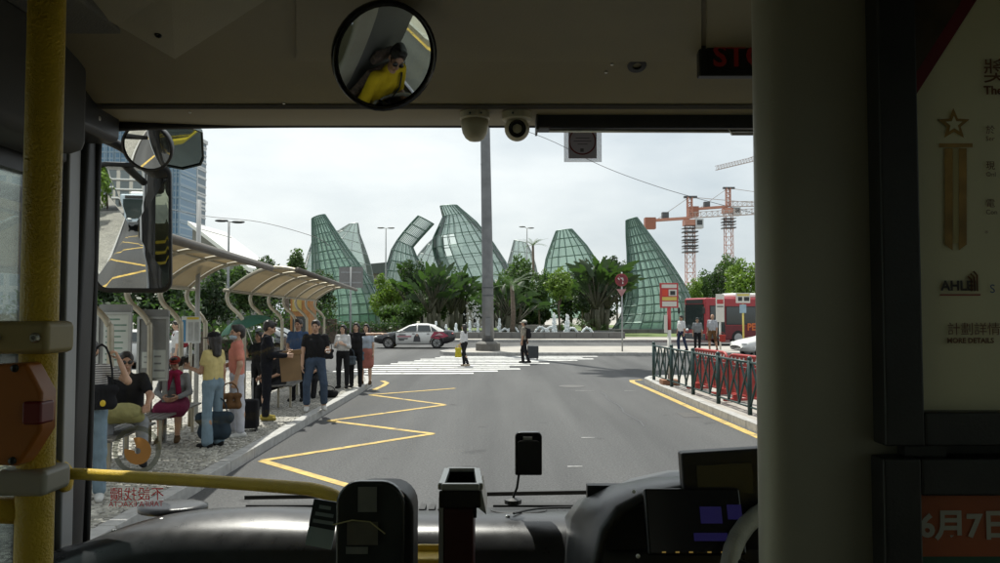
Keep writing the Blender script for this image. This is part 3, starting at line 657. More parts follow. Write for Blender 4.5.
P('camera_ball', MB().ball(s+Vector((0,0.004,-0.042)),0.034,20,14), IV, dc, smooth=True)
bc = s+Vector((0,0.004,-0.042)); dirv = Vector((0,-1,-0.22)).normalized(); M = Matrix.Translation(bc) @ dirv.to_track_quat('Z','Y').to_matrix().to_4x4()
P('camera_lens', MB().lathe([(0.0235,0.02),(0.0235,0.036),(0.020,0.037),(0.017,0.032),(0.002,0.030)],24,M), BLACKG, dc, smooth=False)
P('screw', MB().ball(s+Vector((-0.012,-0.041,-0.01)),0.003,8,6), DARKP, dc)
# roll blind over the driver's half
a = at(538,104,2.10); b = at(905,100,2.10)
rb = wth('roller_blind', 'black rolled sun blind under the header on the driver side', 'sun blind', (a.x,a.y,2.56))
bl = MB().ext([(2.075,2.630),(2.075,2.568),(2.085,2.556),(2.125,2.552),(2.145,2.565),(2.145,2.630)], a.x, 1.10)
P('blind_housing', bl, BLACK, rb, bevel=0.003)
P('blind_bar', MB().tube([(a.x+0.03,2.09,2.549),(1.09,2.09,2.546)],0.005,8), STEEL, rb, smooth=True)
P('end_bracket', MB().bb(a.x-0.006,a.x-0.0005,2.07,2.15,2.548,2.634), DARKP, rb)
q = at(745,117,2.09); P('pull_handle', MB().tube([(q.x-0.045,2.085,2.552),(q.x-0.04,2.08,2.537),(q.x+0.06,2.08,2.537),(q.x+0.065,2.085,2.552)],0.004,6), STEEL, rb)
# STOP light box
q0, q1 = at(700,75,1.78), at(700,38,1.78); z0, z1 = q0.z, q1.z
sb = wth('stop_display', 'black light box with dim red STOP lettering at the header', 'display', (q0.x,1.78,z0))
P('housing', MB().bb(q0.x,q0.x+0.36,1.785,1.812,z0,z1+0.03), BLACK, sb, bevel=0.004)
P('display_window', MB().bb(q0.x+0.018,q0.x+0.342,1.7815,1.784,z0+0.014,z1-0.014), BLACKG, sb)
LED = mat('led_red', (0.12,0.008,0.006), 0.5, var=0, emit=(0.8,0.03,0.02), es=0.01)
tx = at(715,56.5,1.78)
text('STOP', 0.072, LED, sb, frame_M(Vector((tx.x-0.005,1.780,tx.z)) - sb.location, (1,0,0),(0,0,1)), extrude=0.0006, align='LEFT', bold=0.0015)
# poster frame on the partition (right edge)
YF = 0.90
def pf(px,py,Y=YF): return at(px,py,Y)
fr = wth('poster_frame', 'black framed cream award poster with star ribbon on the cab partition', 'poster', (0.62,YF,1.9))
def rect_frame(x0,x1,z0,z1,wd,y0,y1): return MB().bb(x0,x0+wd,y0,y1,z0,z1).bb(x1-wd,x1,y0,y1,z0,z1).bb(x0+wd,x1-wd,y0,y1,z0,z0+wd).bb(x0+wd,x1-wd,y0,y1,z1-wd,z1)
fx0 = pf(878,300).x; ix0 = pf(917,300).x; fz0 = pf(900,445).z; iz0 = pf(930,411).z; fz1 = 2.52; fx1 = 0.98
P('frame', MB().bb(fx0,ix0,YF-0.012,YF+0.02,fz0,fz1).bb(fx1-0.045,fx1,YF-0.012,YF+0.02,fz0,fz1).bb(ix0,fx1-0.045,YF-0.012,YF+0.02,fz0,iz0).bb(ix0,fx1-0.045,YF-0.012,YF+0.02,fz1-0.04,fz1), BLACK, fr, bevel=0.003)
CREAM = mat('poster_cream', (0.84,0.80,0.56), 0.5, var=0.05, vs=3)
P('poster_sheet', MB().bb(ix0,fx1-0.045,YF+0.008,YF+0.011,iz0,fz1-0.04), CREAM, fr)
PY_ = YF+0.0065
def flat_poly(pts, y, m, root, name): 
    return P(name, MB().add([(p.x,y,p.z) for p in pts], [tuple(range(len(pts)))]), m, root)
MAR = mat('poster_maroon', (0.18,0.012,0.02), 0.5, var=0.2, vs=8); BRN = mat('print_brown', (0.16,0.06,0.015), 0.5, var=0); GOLD = mat('print_gold', (0.42,0.25,0.06), 0.45, var=0.35, vs=30)
DKB = mat('poster_dark_photo', (0.05,0.03,0.012), 0.5, var=0.8, vs=14)
flat_poly([pf(916,98),pf(981,-4),pf(981,-40),pf(916,-40)], PY_, MAR, fr, 'poster_corner_band')
flat_poly([pf(916,75),pf(962,3),pf(975,-40),pf(916,-40)], PY_-0.001, DKB, fr, 'poster_corner_picture')
def ptxt(t,px,py,hpx,m,align='LEFT',root=fr,y=PY_,bold=0.0):
    p = pf(px,py); text(t, hpx/FPX*YF*1.35, m, root, frame_M(Vector((p.x,y-0.0005,p.z))-root.location,(1,0,0),(0,0,1)), align=align, bold=bold)
star=[]; sc = pf(957,123)
for k in range(10):
    rr = 17 if k%2==0 else 7.5; a = PI/2+k*PI/5; star.append(Vector((sc.x+rr/FPX*YF*math.cos(a),0,sc.z+rr/FPX*YF*math.sin(a))))
flat_poly(star, PY_, GOLD, fr, 'gold_star')
star2=[Vector((sc.x+(p.x-sc.x)*0.52,0,sc.z+(p.z-sc.z)*0.52)) for p in star]; flat_poly(star2, PY_-0.0008, CREAM, fr, 'star_centre')
flat_poly([pf(942,142),pf(976,142),pf(976,146),pf(942,146)], PY_, GOLD, fr, 'ribbon_bar')
for x0,x1 in ((948,956),(962,970)):
    flat_poly([pf(x0,147),pf(x1,147),pf(x1,250 if x0<950 else 244),pf(x0,244 if x0<950 else 250)][::1], PY_, GOLD, fr, 'ribbon_stripe')
flat_poly([pf(956.3,147),pf(961.7,147),pf(961.7,243),pf(956.3,243)], PY_, mat('print_pale_gold', (0.52,0.45,0.22), 0.5), fr, 'ribbon_stripe')
ptxt('獎',986,71,20,BRN); ptxt('The',987,89,9,BRN,bold=0.0004)
for py,t1,t2 in ((129,'於','Ser'),(165,'現','Onl'),(203,'電','Con')):
    ptxt(t1,989,py,7,BRN); ptxt(t2,989,py+8.5,5,BRN)
ptxt('*',988,233,6,BRN); ptxt('AHLEI',944,286,10,mat('print_black',(0.03,0.02,0.015),0.5,var=0),bold=0.0006)
for k in range(3):
    a0 = pf(975+3*k,291); mbk=MB()
    arc=[Vector((a0.x,PY_,pf(975,291).z)),Vector((a0.x,PY_,pf(975,279-2*k).z)),Vector((a0.x-0.004,PY_,pf(975,276-2.5*k).z))]
    P('logo_bar', mbk.tube(arc,0.0009,5), BRN, fr)
flat_poly([pf(943,294),pf(984,294),pf(984,295.5),pf(943,295.5)], PY_, mat('print_red',(0.35,0.04,0.03),0.5,var=0), fr, 'logo_rule')
ptxt('計劃詳情',950,330,10,BRN); ptxt('MORE DETAILS',950,341,5.2,BRN,bold=0.0003)
ptxt('S',993,289,9,mat('print_blue',(0.03,0.09,0.25),0.5,var=0))
# second frame below: orange notice
fr2 = wth('date_notice', 'black framed orange date notice below the cream poster', 'notice', (0.62,YF,1.6))
gx0 = pf(879,500).x; hx0 = pf(917,500).x; gz1 = pf(900,457).z; hz1 = pf(930,494).z
P('frame', MB().bb(gx0,hx0,YF-0.012,YF+0.02,1.3,gz1).bb(0.93,0.98,YF-0.012,YF+0.02,1.3,gz1).bb(hx0,0.93,YF-0.012,YF+0.02,hz1,gz1).bb(hx0,0.93,YF-0.012,YF+0.02,1.3,1.34), BLACK, fr2, bevel=0.003)
P('notice_sheet', MB().bb(hx0,0.93,YF+0.008,YF+0.011,1.34,hz1), mat('notice_green', (0.02,0.10,0.06), 0.5), fr2)
oz = pf(930,558).z; P('notice_band', MB().bb(hx0+0.004,0.93,YF+0.0045,YF+0.0075,oz,hz1-0.002), mat('notice_orange', (0.42,0.10,0.03), 0.5, var=0.06), fr2)
ptxt('6月7日',921,528,23,mat('print_grey',(0.50,0.48,0.42),0.5,var=0),root=fr2,y=YF+0.004,bold=0.0012)
P('hinge_tab', MB().bb(pf(905,450).x,pf(946,450).x,YF+0.0,YF+0.018,pf(900,456.5).z,pf(900,445.5).z), BLACK, fr2)

# ---------------------------------------------------------------- on and before the dashboard
# card reader with rounded clear-dark cover
YR = 1.40
def pr_(px,py,Y=YR): return at(px,py,Y)
cb = pr_(372,563)
cr_ = wth('card_reader', 'rounded black card reader with notes behind its smoked cover', 'card reader', (cb.x,YR,0.35))
w0,w1 = pr_(335,540).x, pr_(404,540).x; zt = pr_(370,482).z
def round_top(x0,x1,z0,z1,r,n=6,r2=None):
    r2 = r2 or r; p=[(x0,z0),(x1,z0)]
    p += [(x1-r2+r2*math.cos(math.radians(a)), z1-r2+r2*math.sin(math.radians(a))) for a in [90*k/n for k in range(n+1)]]
    p += [(x0+r+r*math.cos(math.radians(a)), z1-r+r*math.sin(math.radians(a))) for a in [90+90*k/n for k in range(n+1)]]
    return p
YX = Matrix(((1,0,0,0),(0,0,-1,0),(0,1,0,0),(0,0,0,1)))     # polygon (x,z) extruded to -y
P('reader_body', MB().prism(round_top(w0+0.006,w1+0.014,1.25,zt-0.016,0.045), 0.085, Matrix.Translation((0,YR+0.11,0)) @ YX), BLACK, cr_, bevel=0.006)
P('smoked_cover', MB().prism(round_top(w0,w1,1.27,zt,0.042), 0.02, Matrix.Translation((0,YR+0.022,0)) @ YX), mat('smoked_plastic', (0.035,0.04,0.038), 0.12, var=0.2, vs=15), cr_, bevel=0.006)
PAP = mat('paper_note', (0.62,0.64,0.60), 0.7, var=0.08, vs=30)
def note(x0,y0,x1,y1,Y,m,root,name): 
    a,b = pr_(x0,y1,Y),pr_(x1,y0,Y); return P(name, MB().bb(a.x,b.x,Y-0.0015,Y,a.z,b.z), m, root)
GN = mat('note_behind_smoke', (0.20,0.21,0.19), 0.3, var=0.15, vs=30)
note(358,487,377,512,YR-0.0005,GN,cr_,'paper_note'); note(347,522,378,545,YR-0.0005,mat('note_behind_smoke_warm', (0.13,0.125,0.10), 0.3, var=0.15, vs=30),cr_,'paper_note'); note(346,547,368,554,YR-0.0005,GN,cr_,'paper_note')
P('reader_stand', MB().tube([(cb.x,YR+0.06,0.35),(cb.x,YR+0.06,1.25)],0.03,12), BLACK, cr_)
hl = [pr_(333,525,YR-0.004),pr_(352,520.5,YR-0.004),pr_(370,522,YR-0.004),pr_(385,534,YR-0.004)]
P('painted_cover_glint', MB().tube(hl,0.0012,6), mat('glint_pale', (0.45,0.42,0.2), 0.3, var=0), cr_)  # pale tube painted as a glint on the smoked cover
# pale info card leaning beside it
k0 = thing('info_card', 'pale blue fare card with dark heading taped beside the card reader', 'card', tuple(pr_(322,548,1.50)))
poly=[pr_(314,499,1.50),pr_(340,503,1.50),pr_(331,550,1.50),pr_(305,545,1.50)]
P('card', MB().add(poly+[p+Vector((0,0.004,0)) for p in poly],[(0,3,2,1),(4,5,6,7),(0,1,5,4),(1,2,6,5),(2,3,7,6),(3,0,4,7)]), mat('card_pale', (0.42,0.52,0.52), 0.6, var=0.06), k0)
poly=[pr_(314,499,1.497),pr_(340,503,1.497),pr_(334.5,531,1.497),pr_(308.5,526,1.497)]
P('card_heading', MB().add(poly+[p+Vector((0,0.002,0)) for p in poly],[(0,3,2,1),(4,5,6,7),(0,1,5,4),(1,2,6,5),(2,3,7,6),(3,0,4,7)]), mat('card_dark', (0.02,0.03,0.035), 0.5), k0)
for i,(a,b) in enumerate(((0.25,0.7),(0.15,0.85),(0.12,0.9))):
    y0 = 504+7.2*i
    pl=[pr_(313+26*a-1.4*i,y0+4*a,1.4955),pr_(313+26*b-1.4*i,y0+4*b,1.4955),pr_(312.4+26*b-1.4*i,y0+3.6+4*b,1.4955),pr_(312.4+26*a-1.4*i,y0+3.6+4*a,1.4955)]
    P('printed_line', MB().add(pl,[(0,3,2,1)]), mat('card_print', (0.30,0.36,0.36), 0.6), k0)
tb = thing('wooden_board', 'narrow brown board standing between card reader and fare box', 'board', tuple(pr_(406,563,1.52)))
P('board', MB().add([pr_(396,563,1.52),pr_(411,563,1.52),pr_(415,525,1.52),pr_(401,523,1.52)]+[p+Vector((0,0.02,0)) for p in [pr_(396,563,1.52),pr_(411,563,1.52),pr_(415,525,1.52),pr_(401,523,1.52)]],[(0,1,2,3),(7,6,5,4),(0,4,5,1),(1,5,6,2),(2,6,7,3),(3,7,4,0)]), mat('board_brown', (0.30,0.13,0.03), 0.5, var=0.2), tb)
P('board_foot', MB().bb(tb.location.x-0.02,tb.location.x+0.01,1.52,1.54,1.20,1.56), mat('board_brown', (0.30,0.13,0.03)), tb)
ye = at(424,555,1.78)
yb = thing('yellow_tray', 'yellow ledge catching sun on the dash front below the fare box', 'tray', tuple(ye))
P('tray', MB().box(at(424,561,1.80),(0.10,0.07,0.03)), YEL, yb, bevel=0.006); P('tray_lip', MB().box(at(424,551,1.83),(0.10,0.012,0.03)), YEL, yb, bevel=0.004)
# fare box: silver hood with a slot, dark red body
YB = 1.45
fb = wth('fare_box', 'tall dark red fare box with a silver coin hood', 'fare box', (at(462,563,YB).x,YB,0.35))
x0,x1 = at(437,500,YB).x, at(486,500,YB).x; zt = at(460,470,YB).z
SIL = mat('fare_silver', (0.50,0.50,0.47), 0.33, 0.8, var=0.1, vs=15)
tp=[(442,484),(448,473),(457,469.5),(470,469.5),(476,472)]
hood=MB()
F=[at(438,497,YB),at(440,486,YB),at(456,483,YB),at(476,486,YB),at(482,497,YB),at(485,513,YB),at(475,516,YB),at(474,505,YB),at(441,505,YB)]
yb2 = 0.11
def quad_box(pts, dy): return MB().add([tuple(p) for p in pts]+[(p.x,p.y+dy,p.z) for p in pts],[tuple(range(len(pts)))]+[tuple(range(len(pts),2*len(pts)))[::-1]]+[(i,len(pts)+i,len(pts)+(i+1)%len(pts),(i+1)%len(pts)) for i in range(len(pts))])
zf = at(460,487,YB).z; zb_ = at(460,471,YB+0.12).z; zl = at(460,508,YB).z
hx0,hx1 = at(439,500,YB).x, at(483,500,YB).x; bx0,bx1 = at(447,480,YB+0.12).x, at(477,480,YB+0.12).x
# hood rim: four beams around the coin mouth
A=[Vector((hx0+0.004,YB,zf)),Vector((hx1-0.006,YB,zf)),Vector((bx1,YB+0.12,zb_)),Vector((bx0,YB+0.12,zb_))]
hm=MB()
for i in range(4): hm.bar(A[i],A[(i+1)%4],0.013)
P('hood_rim', hm, SIL, fb, bevel=0.003)
ins=[A[0]+Vector((0.006,0.01,0)),A[1]+Vector((-0.006,0.01,0)),A[2]+Vector((-0.004,-0.008,0)),A[3]+Vector((0.004,-0.008,0))]
low=[p+Vector((0,0,-0.06)) for p in ins]; P('coin_mouth', MB().add(ins+low,[(0,1,5,4),(1,2,6,5),(2,3,7,6),(3,0,4,7),(4,5,6,7)]), BLACKG, fb)
P('hood_front', MB().bb(hx0,hx1-0.004,YB-0.004,YB+0.004,zl,zf-0.007), mat('hood_dark', (0.045,0.04,0.035), 0.25, 0.5, var=0.1), fb, bevel=0.003)
P('hood_side', quad_box([Vector((hx1-0.003,YB,zf-0.002)),Vector((hx1+0.006,YB,zl-0.01)),Vector((hx1+0.006,YB,zl-0.012)),Vector((hx1-0.012,YB,zl+0.002))],0.12), SIL, fb)
P('body', MB().bb(hx0+0.008,hx1-0.018,YB+0.005,YB+0.12,0.35,zl-0.001), mat('fare_red', (0.055,0.008,0.008), 0.4, var=0.15), fb, bevel=0.004)
P('side_strip', MB().bb(hx0-0.001,hx0+0.0075,YB+0.006,YB+0.12,0.36,zf-0.02), SIL, fb)
# small black mirror on a stalk
YM = 1.98
mm = wth('stalk_mirror', 'small black rectangular mirror on a thin stalk upon the dashboard', 'mirror', at(517,497,YM))
x0,x1,z0,z1 = at(515,470,YM).x, at(542,470,YM).x, at(528,475,YM).z, at(528,432,YM).z
P('mirror_shell', MB().prism(round_top(x0,x1,z0,z1,0.012,4), 0.024, Matrix.Translation((0,YM+0.015,0)) @ YX), BLACKG, mm, bevel=0.004)
P('shell_face', MB().prism(round_top(x0+0.006,x1-0.006,z0+0.006,z1-0.02,0.008,4), 0.003, Matrix.Translation((0,YM-0.0155,0)) @ YX), BLACK, mm)
P('shell_clip', MB().bb(at(523,437,YM).x,at(532,437,YM).x,YM-0.019,YM-0.0155,at(528,439,YM).z,at(528,436,YM).z), STEEL, mm)
P('stalk', MB().tube([at(519,474,YM),at(517,488,YM),at(514,495,YM+0.01),at(513,500,YM+0.01)],0.0032,8), BLACK, mm, smooth=True)
P('stalk_foot', MB().lathe([(0.022,-0.006),(0.022,0.004),(0.006,0.008)],14,Matrix.Translation(at(513,501,YM+0.01))), BLACK, mm)
# monitor at the right
YD = 1.672
mo = wth('monitor', 'black tilted vehicle monitor standing on the instrument cowl', 'monitor', at(720,509,YD))
x0,x1 = at(683,470,YD).x, at(795,470,YD).x; z0,z1 = at(720,515,YD).z, at(720,450,YD).z
Rz = Matrix.Rotation(math.radians(-3.5),3,'Y'); cc = Vector(((x0+x1)/2,YD,(z0+z1)/2))
P('monitor_case', MB().box(cc+Vector((0,0.018,0)),(x1-x0,0.035,z1-z0),Rz), BLACK, mo, bevel=0.005)
sx0,sx1,sz0,sz1 = at(697,470,YD).x,at(752,470,YD).x,at(720,495,YD).z,at(720,464,YD).z
P('monitor_screen', MB().box(Vector(((sx0+sx1)/2,YD-0.0015,(sz0+sz1)/2)),(sx1-sx0,0.003,sz1-sz0),Rz), mat('monitor_off', (0.055,0.056,0.05), 0.25, var=0.1), mo)
P('monitor_foot', MB().box(cc+Vector((0,0.03,-0.085)),(0.08,0.03,0.05)), BLACK, mo)
# ---------------------------------------------------------------- stickers on the windscreen
def wglass_Y(px,py): 
    Y=WY
    for _ in range(6):
        p=at(px,py,Y); u=p.x/1.13; v=(p.z-1.30)/(2.605-1.30); Y=WY+0.075*(1-v)-0.09*abs(u)**3.2
    return Y-0.006
Ys = wglass_Y(582,144)
s1 = wth('permit_disc', 'grey permit with red ring in a clear pouch on the windscreen', 'sticker', at(582,144,Ys))
def srect(x0,y0,x1,y1,dy,m,name,root):
    a,b = at(x0,y1,Ys),at(x1,y0,Ys); return P(name, MB().bb(a.x,b.x,Ys-dy-0.001,Ys-dy,a.z,b.z), m, root)
CLR = glass('pouch_clear', (0.80,0.80,0.80), 0.4, body=(0.6,0.6,0.58), body_w=0.25)
srect(564,125.5,601.5,162,0.0,CLR,'clear_pouch',s1)
srect(568.5,125.8,596.5,158.5,0.0015,translucent('permit_paper', (0.40,0.38,0.38), (0.62,0.58,0.58), 0.8),'permit_paper',s1)
rc_ = at(582.3,141,Ys-0.0035); rr=13.2/FPX*Ys
P('red_ring', MB().tube([rc_+Vector((rr*math.cos(a),0,rr*math.sin(a))) for a in [2*PI*k/36 for k in range(37)]],0.0022,5), translucent('ring_red', (0.30,0.06,0.05), (0.35,0.08,0.07), 0.5), s1)
for dy_,ww in ((-3,7),(0,9),(3,5)):
    p=at(582.5,141+dy_,Ys-0.0035); P('printed_line', MB().box(p,(ww*2/FPX*Ys,0.0004,0.0022)), mat('permit_print',(0.16,0.15,0.15),0.7,var=0), s1)
p=at(582,150,Ys-0.0035); P('permit_stamp', MB().box(p,(0.010,0.0004,0.010)), mat('permit_print',(0.16,0.15,0.15)), s1)
# mirrored red lettering, meant to be read from outside
Yl = wglass_Y(136,497)
lt = wth('windscreen_lettering', 'mirrored red no change lettering at the lower left of the windscreen', 'lettering', at(136,497,Yl))
RL = translucent('vinyl_red', (0.42,0.02,0.025), (0.5,0.03,0.03), 0.5)
def vinyl(t,px,py,hpx,wpx):
    me = text_mesh(t, 1.0, RL); xs=[v.co.x for v in me.vertices]; ys=[v.co.y for v in me.vertices]
    sx = wpx/FPX*Yl/(max(xs)-min(xs)); sy = hpx/FPX*Yl/(max(ys)-min(ys)); p = at(px,py,Yl)
    o = link('letters', me, lt); cx=(max(xs)+min(xs))/2; cy=(max(ys)+min(ys))/2
    for v in me.vertices: v.co = Vector((-(v.co.x-cx)*sx, 0.0, (v.co.y-cy)*sy))
    a = math.radians(2.0)
    o.location = Vector((p.x,p.y-0.001,p.z)) - lt.location; o.rotation_euler = (0,a*-1,-0.10)
vinyl('不設找贖',137,494,13,56); vinyl('TARIFA EXACTA',136,504,5.2,57)
# round sticker with an orange centre
Yc = wglass_Y(137,448)
rs = wth('round_sticker', 'round grey ring sticker with orange centre low on the windscreen', 'sticker', at(137,448,Yc))
c0 = at(137,450,Yc); u = 1/FPX*Yc
def annulus(ri,ro,a0,a1,y,m,name,cx=0,cz=0,sx=1.0):
    n=40; mb=MB(); vs=[]
    for k in range(n+1):
        a=math.radians(a0+(a1-a0)*k/n)
        for r_ in (ri,ro): vs.append((c0.x+(cx+r_*sx*math.cos(a))*u, y, c0.z+(cz+r_*math.sin(a))*u))
    return P(name, mb.add(vs,[(2*k,2*k+1,2*k+3,2*k+2) for k in range(n)]), m, rs)
annulus(19,24,0,360,Yc-0.001,glass('ring_film', (0.75,0.78,0.74), 0.2, body=(0.42,0.44,0.38), body_w=0.5),'sticker_ring')
annulus(3,13.5,-190,110,Yc-0.002,translucent('sticker_orange', (0.50,0.23,0.07), (0.5,0.25,0.08), 0.45),'orange_centre',1,-1)
# ================================================================== people: bodies as smooth distance-field meshes
def surf_net(F, o, h):
    nx,ny,nz = F.shape; S = F < 0
    cell = np.zeros((nx-1,ny-1,nz-1), np.int8)
    offs = [(i,j,k) for i in (0,1) for j in (0,1) for k in (0,1)]
    for i,j,k in offs: cell += S[i:nx-1+i, j:ny-1+j, k:nz-1+k]
    act = (cell > 0) & (cell < 8); idx = np.full(act.shape, -1, np.int64); n = int(act.sum()); idx[act] = np.arange(n)
    c = np.argwhere(act); acc = np.zeros((n,3)); cnt = np.zeros(n)
    for a in range(8):
        for ax in range(3):
            A = offs[a]
            if A[ax]: continue
            B = list(A); B[ax] = 1
            fa = F[c[:,0]+A[0], c[:,1]+A[1], c[:,2]+A[2]]; fb = F[c[:,0]+B[0], c[:,1]+B[1], c[:,2]+B[2]]
            m = (fa < 0) != (fb < 0); t = np.where(m, fa/np.where(m, fa-fb, 1), 0)
            p = np.tile(np.array(A, float), (n,1)); p[:,ax] = t; acc[m] += p[m]; cnt[m] += 1
    V = (c + acc/cnt[:,None])*h + o
    faces = []
    for ax in range(3):
        sl0 = [slice(None)]*3; sl1 = [slice(None)]*3; sl0[ax] = slice(0,-1); sl1[ax] = slice(1,None)
        A = S[tuple(sl0)]; B = S[tuple(sl1)]; e = np.argwhere(A != B)
        u, v = (ax+1)%3, (ax+2)%3
        e = e[(e[:,u] > 0) & (e[:,v] > 0) & (e[:,u] < F.shape[u]-1) & (e[:,v] < F.shape[v]-1)]
        inside = S[e[:,0], e[:,1], e[:,2]]
        def g(du,dv):
            q = e.copy(); q[:,u] += du; q[:,v] += dv; return idx[q[:,0],q[:,1],q[:,2]]
        q = np.stack([g(-1,-1), g(0,-1), g(0,0), g(-1,0)], 1); q[~inside] = q[~inside][:,::-1]; faces.append(q)
    return V, np.concatenate(faces)
def smin(a, b, k): 
    h = np.clip(0.5+0.5*(b-a)/k, 0, 1); return b+(a-b)*h-k*h*(1-h)
class SDF:
    """list of tapered capsules / ellipsoids, smoothly united; optional cutting planes"""
    def __init__(s, k=0.035): s.p = []; s.k = k; s.cuts = []; s.subs = []; s.fold = 0
    def cap(s, a, b, ra, rb=None, sq=None): s.p.append(('c', np.array(a,float), np.array(b,float), ra, ra if rb is None else rb, sq)); return s
    def ell(s, c, r): s.p.append(('e', np.array(c,float), np.array(r,float))); return s
    def cut(s, p, n): s.cuts.append((np.array(p,float), np.array(n,float))); return s      # remove the side n points to
    def sub(s, c, r): s.subs.append((np.array(c,float), np.array(r,float))); return s
    def box(s):
        lo=[]; hi=[]
        for q in s.p:
            if q[0]=='c': r=max(q[3],q[4]); lo += [q[1]-r,q[2]-r]; hi += [q[1]+r,q[2]+r]
            else: lo.append(q[1]-q[2]); hi.append(q[1]+q[2])
        return np.min(lo,0), np.max(hi,0)
    def d(s, X):
        D=None
        for q in s.p:
            if q[0]=='c':
                a,b,ra,rb,sq = q[1:]; ba=b-a; pa=X-a
                t=np.clip((pa@ba)/max(ba@ba,1e-9),0,1); v=pa-t[...,None]*ba
                if sq is not None: v=v/np.array(sq)
                dd=np.sqrt((v*v).sum(-1))-(ra+(rb-ra)*t)
            else:
                v=(X-q[1])/q[2]; l=np.sqrt((v*v).sum(-1)); dd=(l-1)*min(q[2])
            D = dd if D is None else smin(D,dd,s.k)
        if s.fold:
            r_=np.random.RandomState(len(s.p)*7+int(abs(s.p[0][1][2])*1000)%97); n_=0
            for q_ in range(7):        # creases: sharp-edged waves in random directions, warped by a slow wave
                v_=r_.normal(size=3)*(22+9*q_); v_[2]*=0.55; w_=r_.normal(size=3)*7; ph=r_.uniform(0,6.28)
                n_=n_+(1-np.abs(np.sin(X@v_+1.6*np.sin(X@w_+ph)+ph))**0.7-0.35)*(1.0 if q_<4 else 0.6)
            D = D + s.fold*0.75*n_
        for c,r in s.subs:
            v=(X-c)/r; D=np.maximum(D, -(np.sqrt((v*v).sum(-1))-1)*min(r))
        for p,n in s.cuts: D=np.maximum(D,(X-p)@(n/np.linalg.norm(n)))
        return D
    def net(s, h):
        lo,hi = s.box(); lo=lo-2.5*h-0.01; hi=hi+2.5*h+0.01; n=np.ceil((hi-lo)/h).astype(int)+1
        g=np.stack(np.meshgrid(*[lo[i]+h*np.arange(n[i]) for i in range(3)], indexing='ij'),-1)
        return surf_net(s.d(g), lo, h)
def np_mesh(name, parts, mats):
    """parts: [(V,F,material index)] joined into one mesh"""
    V=np.concatenate([p[0] for p in parts]); fs=[]; mi=[]; o=0
    for v,f,m in parts: fs += [tuple(int(x) for x in r) for r in (np.asarray(f)+o)]; mi += [m]*len(f); o+=len(v)
    me=bpy.data.meshes.new(name); me.from_pydata([tuple(x) for x in V.tolist()],[],fs)
    for m in mats: me.materials.append(m)
    me.polygons.foreach_set('material_index',mi); me.polygons.foreach_set('use_smooth',[True]*len(fs)); me.update(); return me
# head template (origin at neck joint, face towards +y), about 0.235 tall
def head_tpl():
    s=SDF(0.02); s.ell((0,-0.012,0.152),(0.072,0.092,0.082)).ell((0,0.018,0.10),(0.060,0.070,0.085)).ell((0,0.050,0.040),(0.032,0.030,0.028))
    s.cap((0,0.092,0.125),(0,0.110,0.090),0.008,0.013).ell((0,0.085,0.060),(0.024,0.014,0.010)).ell((0,0.084,0.141),(0.045,0.012,0.010))
    for g in (-1,1): s.ell((g*0.074,-0.008,0.108),(0.010,0.018,0.030)).sub((g*0.030,0.104,0.122),(0.016,0.018,0.010)); s.ell((g*0.04,0.062,0.095),(0.022,0.022,0.02))
    s.cap((0,-0.01,-0.06),(0,-0.004,0.05),0.056,0.050)
    return s.net(0.0075)
HEAD = head_tpl()
def small_ell(c,r,nu=8,nv=6):
    mb=MB().ball(c,r,nu,nv); f=[x for x in mb.f]; return np.array(mb.v), np.array(f)
# hand template: wrist at origin, fingers to +z, palm facing +y, thumb at +x
def hand_tpl(curl):
    s=SDF(0.010); s.cap((0.0,0,-0.02),(0.0,0,0.02),0.024,0.028,(1.1,0.75,1)); s.cap((-0.018,0,0.03),(-0.022,0.002,0.085),0.020,0.017,(1,0.8,1)); s.cap((0.016,0,0.03),(0.02,0.002,0.085),0.021,0.017,(1,0.8,1))
    for x,l in ((-0.033,0.058),(-0.011,0.072),(0.011,0.078),(0.032,0.070)):
        p=np.array((x,0.002,0.088)); a=0.0
        for k in range(3):
            a+=curl*(0.55 if k==0 else 0.75); q=p+np.array((0,math.sin(a),math.cos(a)))*l*(0.45,0.32,0.25)[k]; s.cap(p,q,0.0088-0.0008*k,0.0082-0.0008*k); p=q
    s.cap((0.026,0.004,0.015),(0.055,0.018+0.01*curl,0.045),0.013,0.010).cap((0.055,0.018+0.01*curl,0.045),(0.060,0.026+0.03*curl,0.078),0.0098,0.008)
    return s.net(0.0065)
HAND = {'relax':hand_tpl(0.45),'grip':hand_tpl(1.25),'flat':hand_tpl(0.1)}
SKIN = {k:mat('skin_'+k,c,0.5,var=0.08,vs=12) for k,c in {'a':(0.42,0.255,0.17),'b':(0.34,0.19,0.12),'c':(0.48,0.31,0.22)}.items()}
EYEM = mat('eye_dark',(0.03,0.02,0.018),0.25,var=0); LIPM = mat('lip',(0.30,0.11,0.09),0.5,var=0)
HAIRM = mat('hair_black',(0.014,0.011,0.010),0.42,var=0.4,vs=60,bump=0.4,bs=200)
def cloth(name,c,var=0.14): return mat('cloth_'+name,tuple(x*0.85 for x in c),0.9,var=var,vs=9,bump=0.15,bs=350,spec=0.12)
def unit(v): v=np.array(v,float); return v/np.linalg.norm(v)
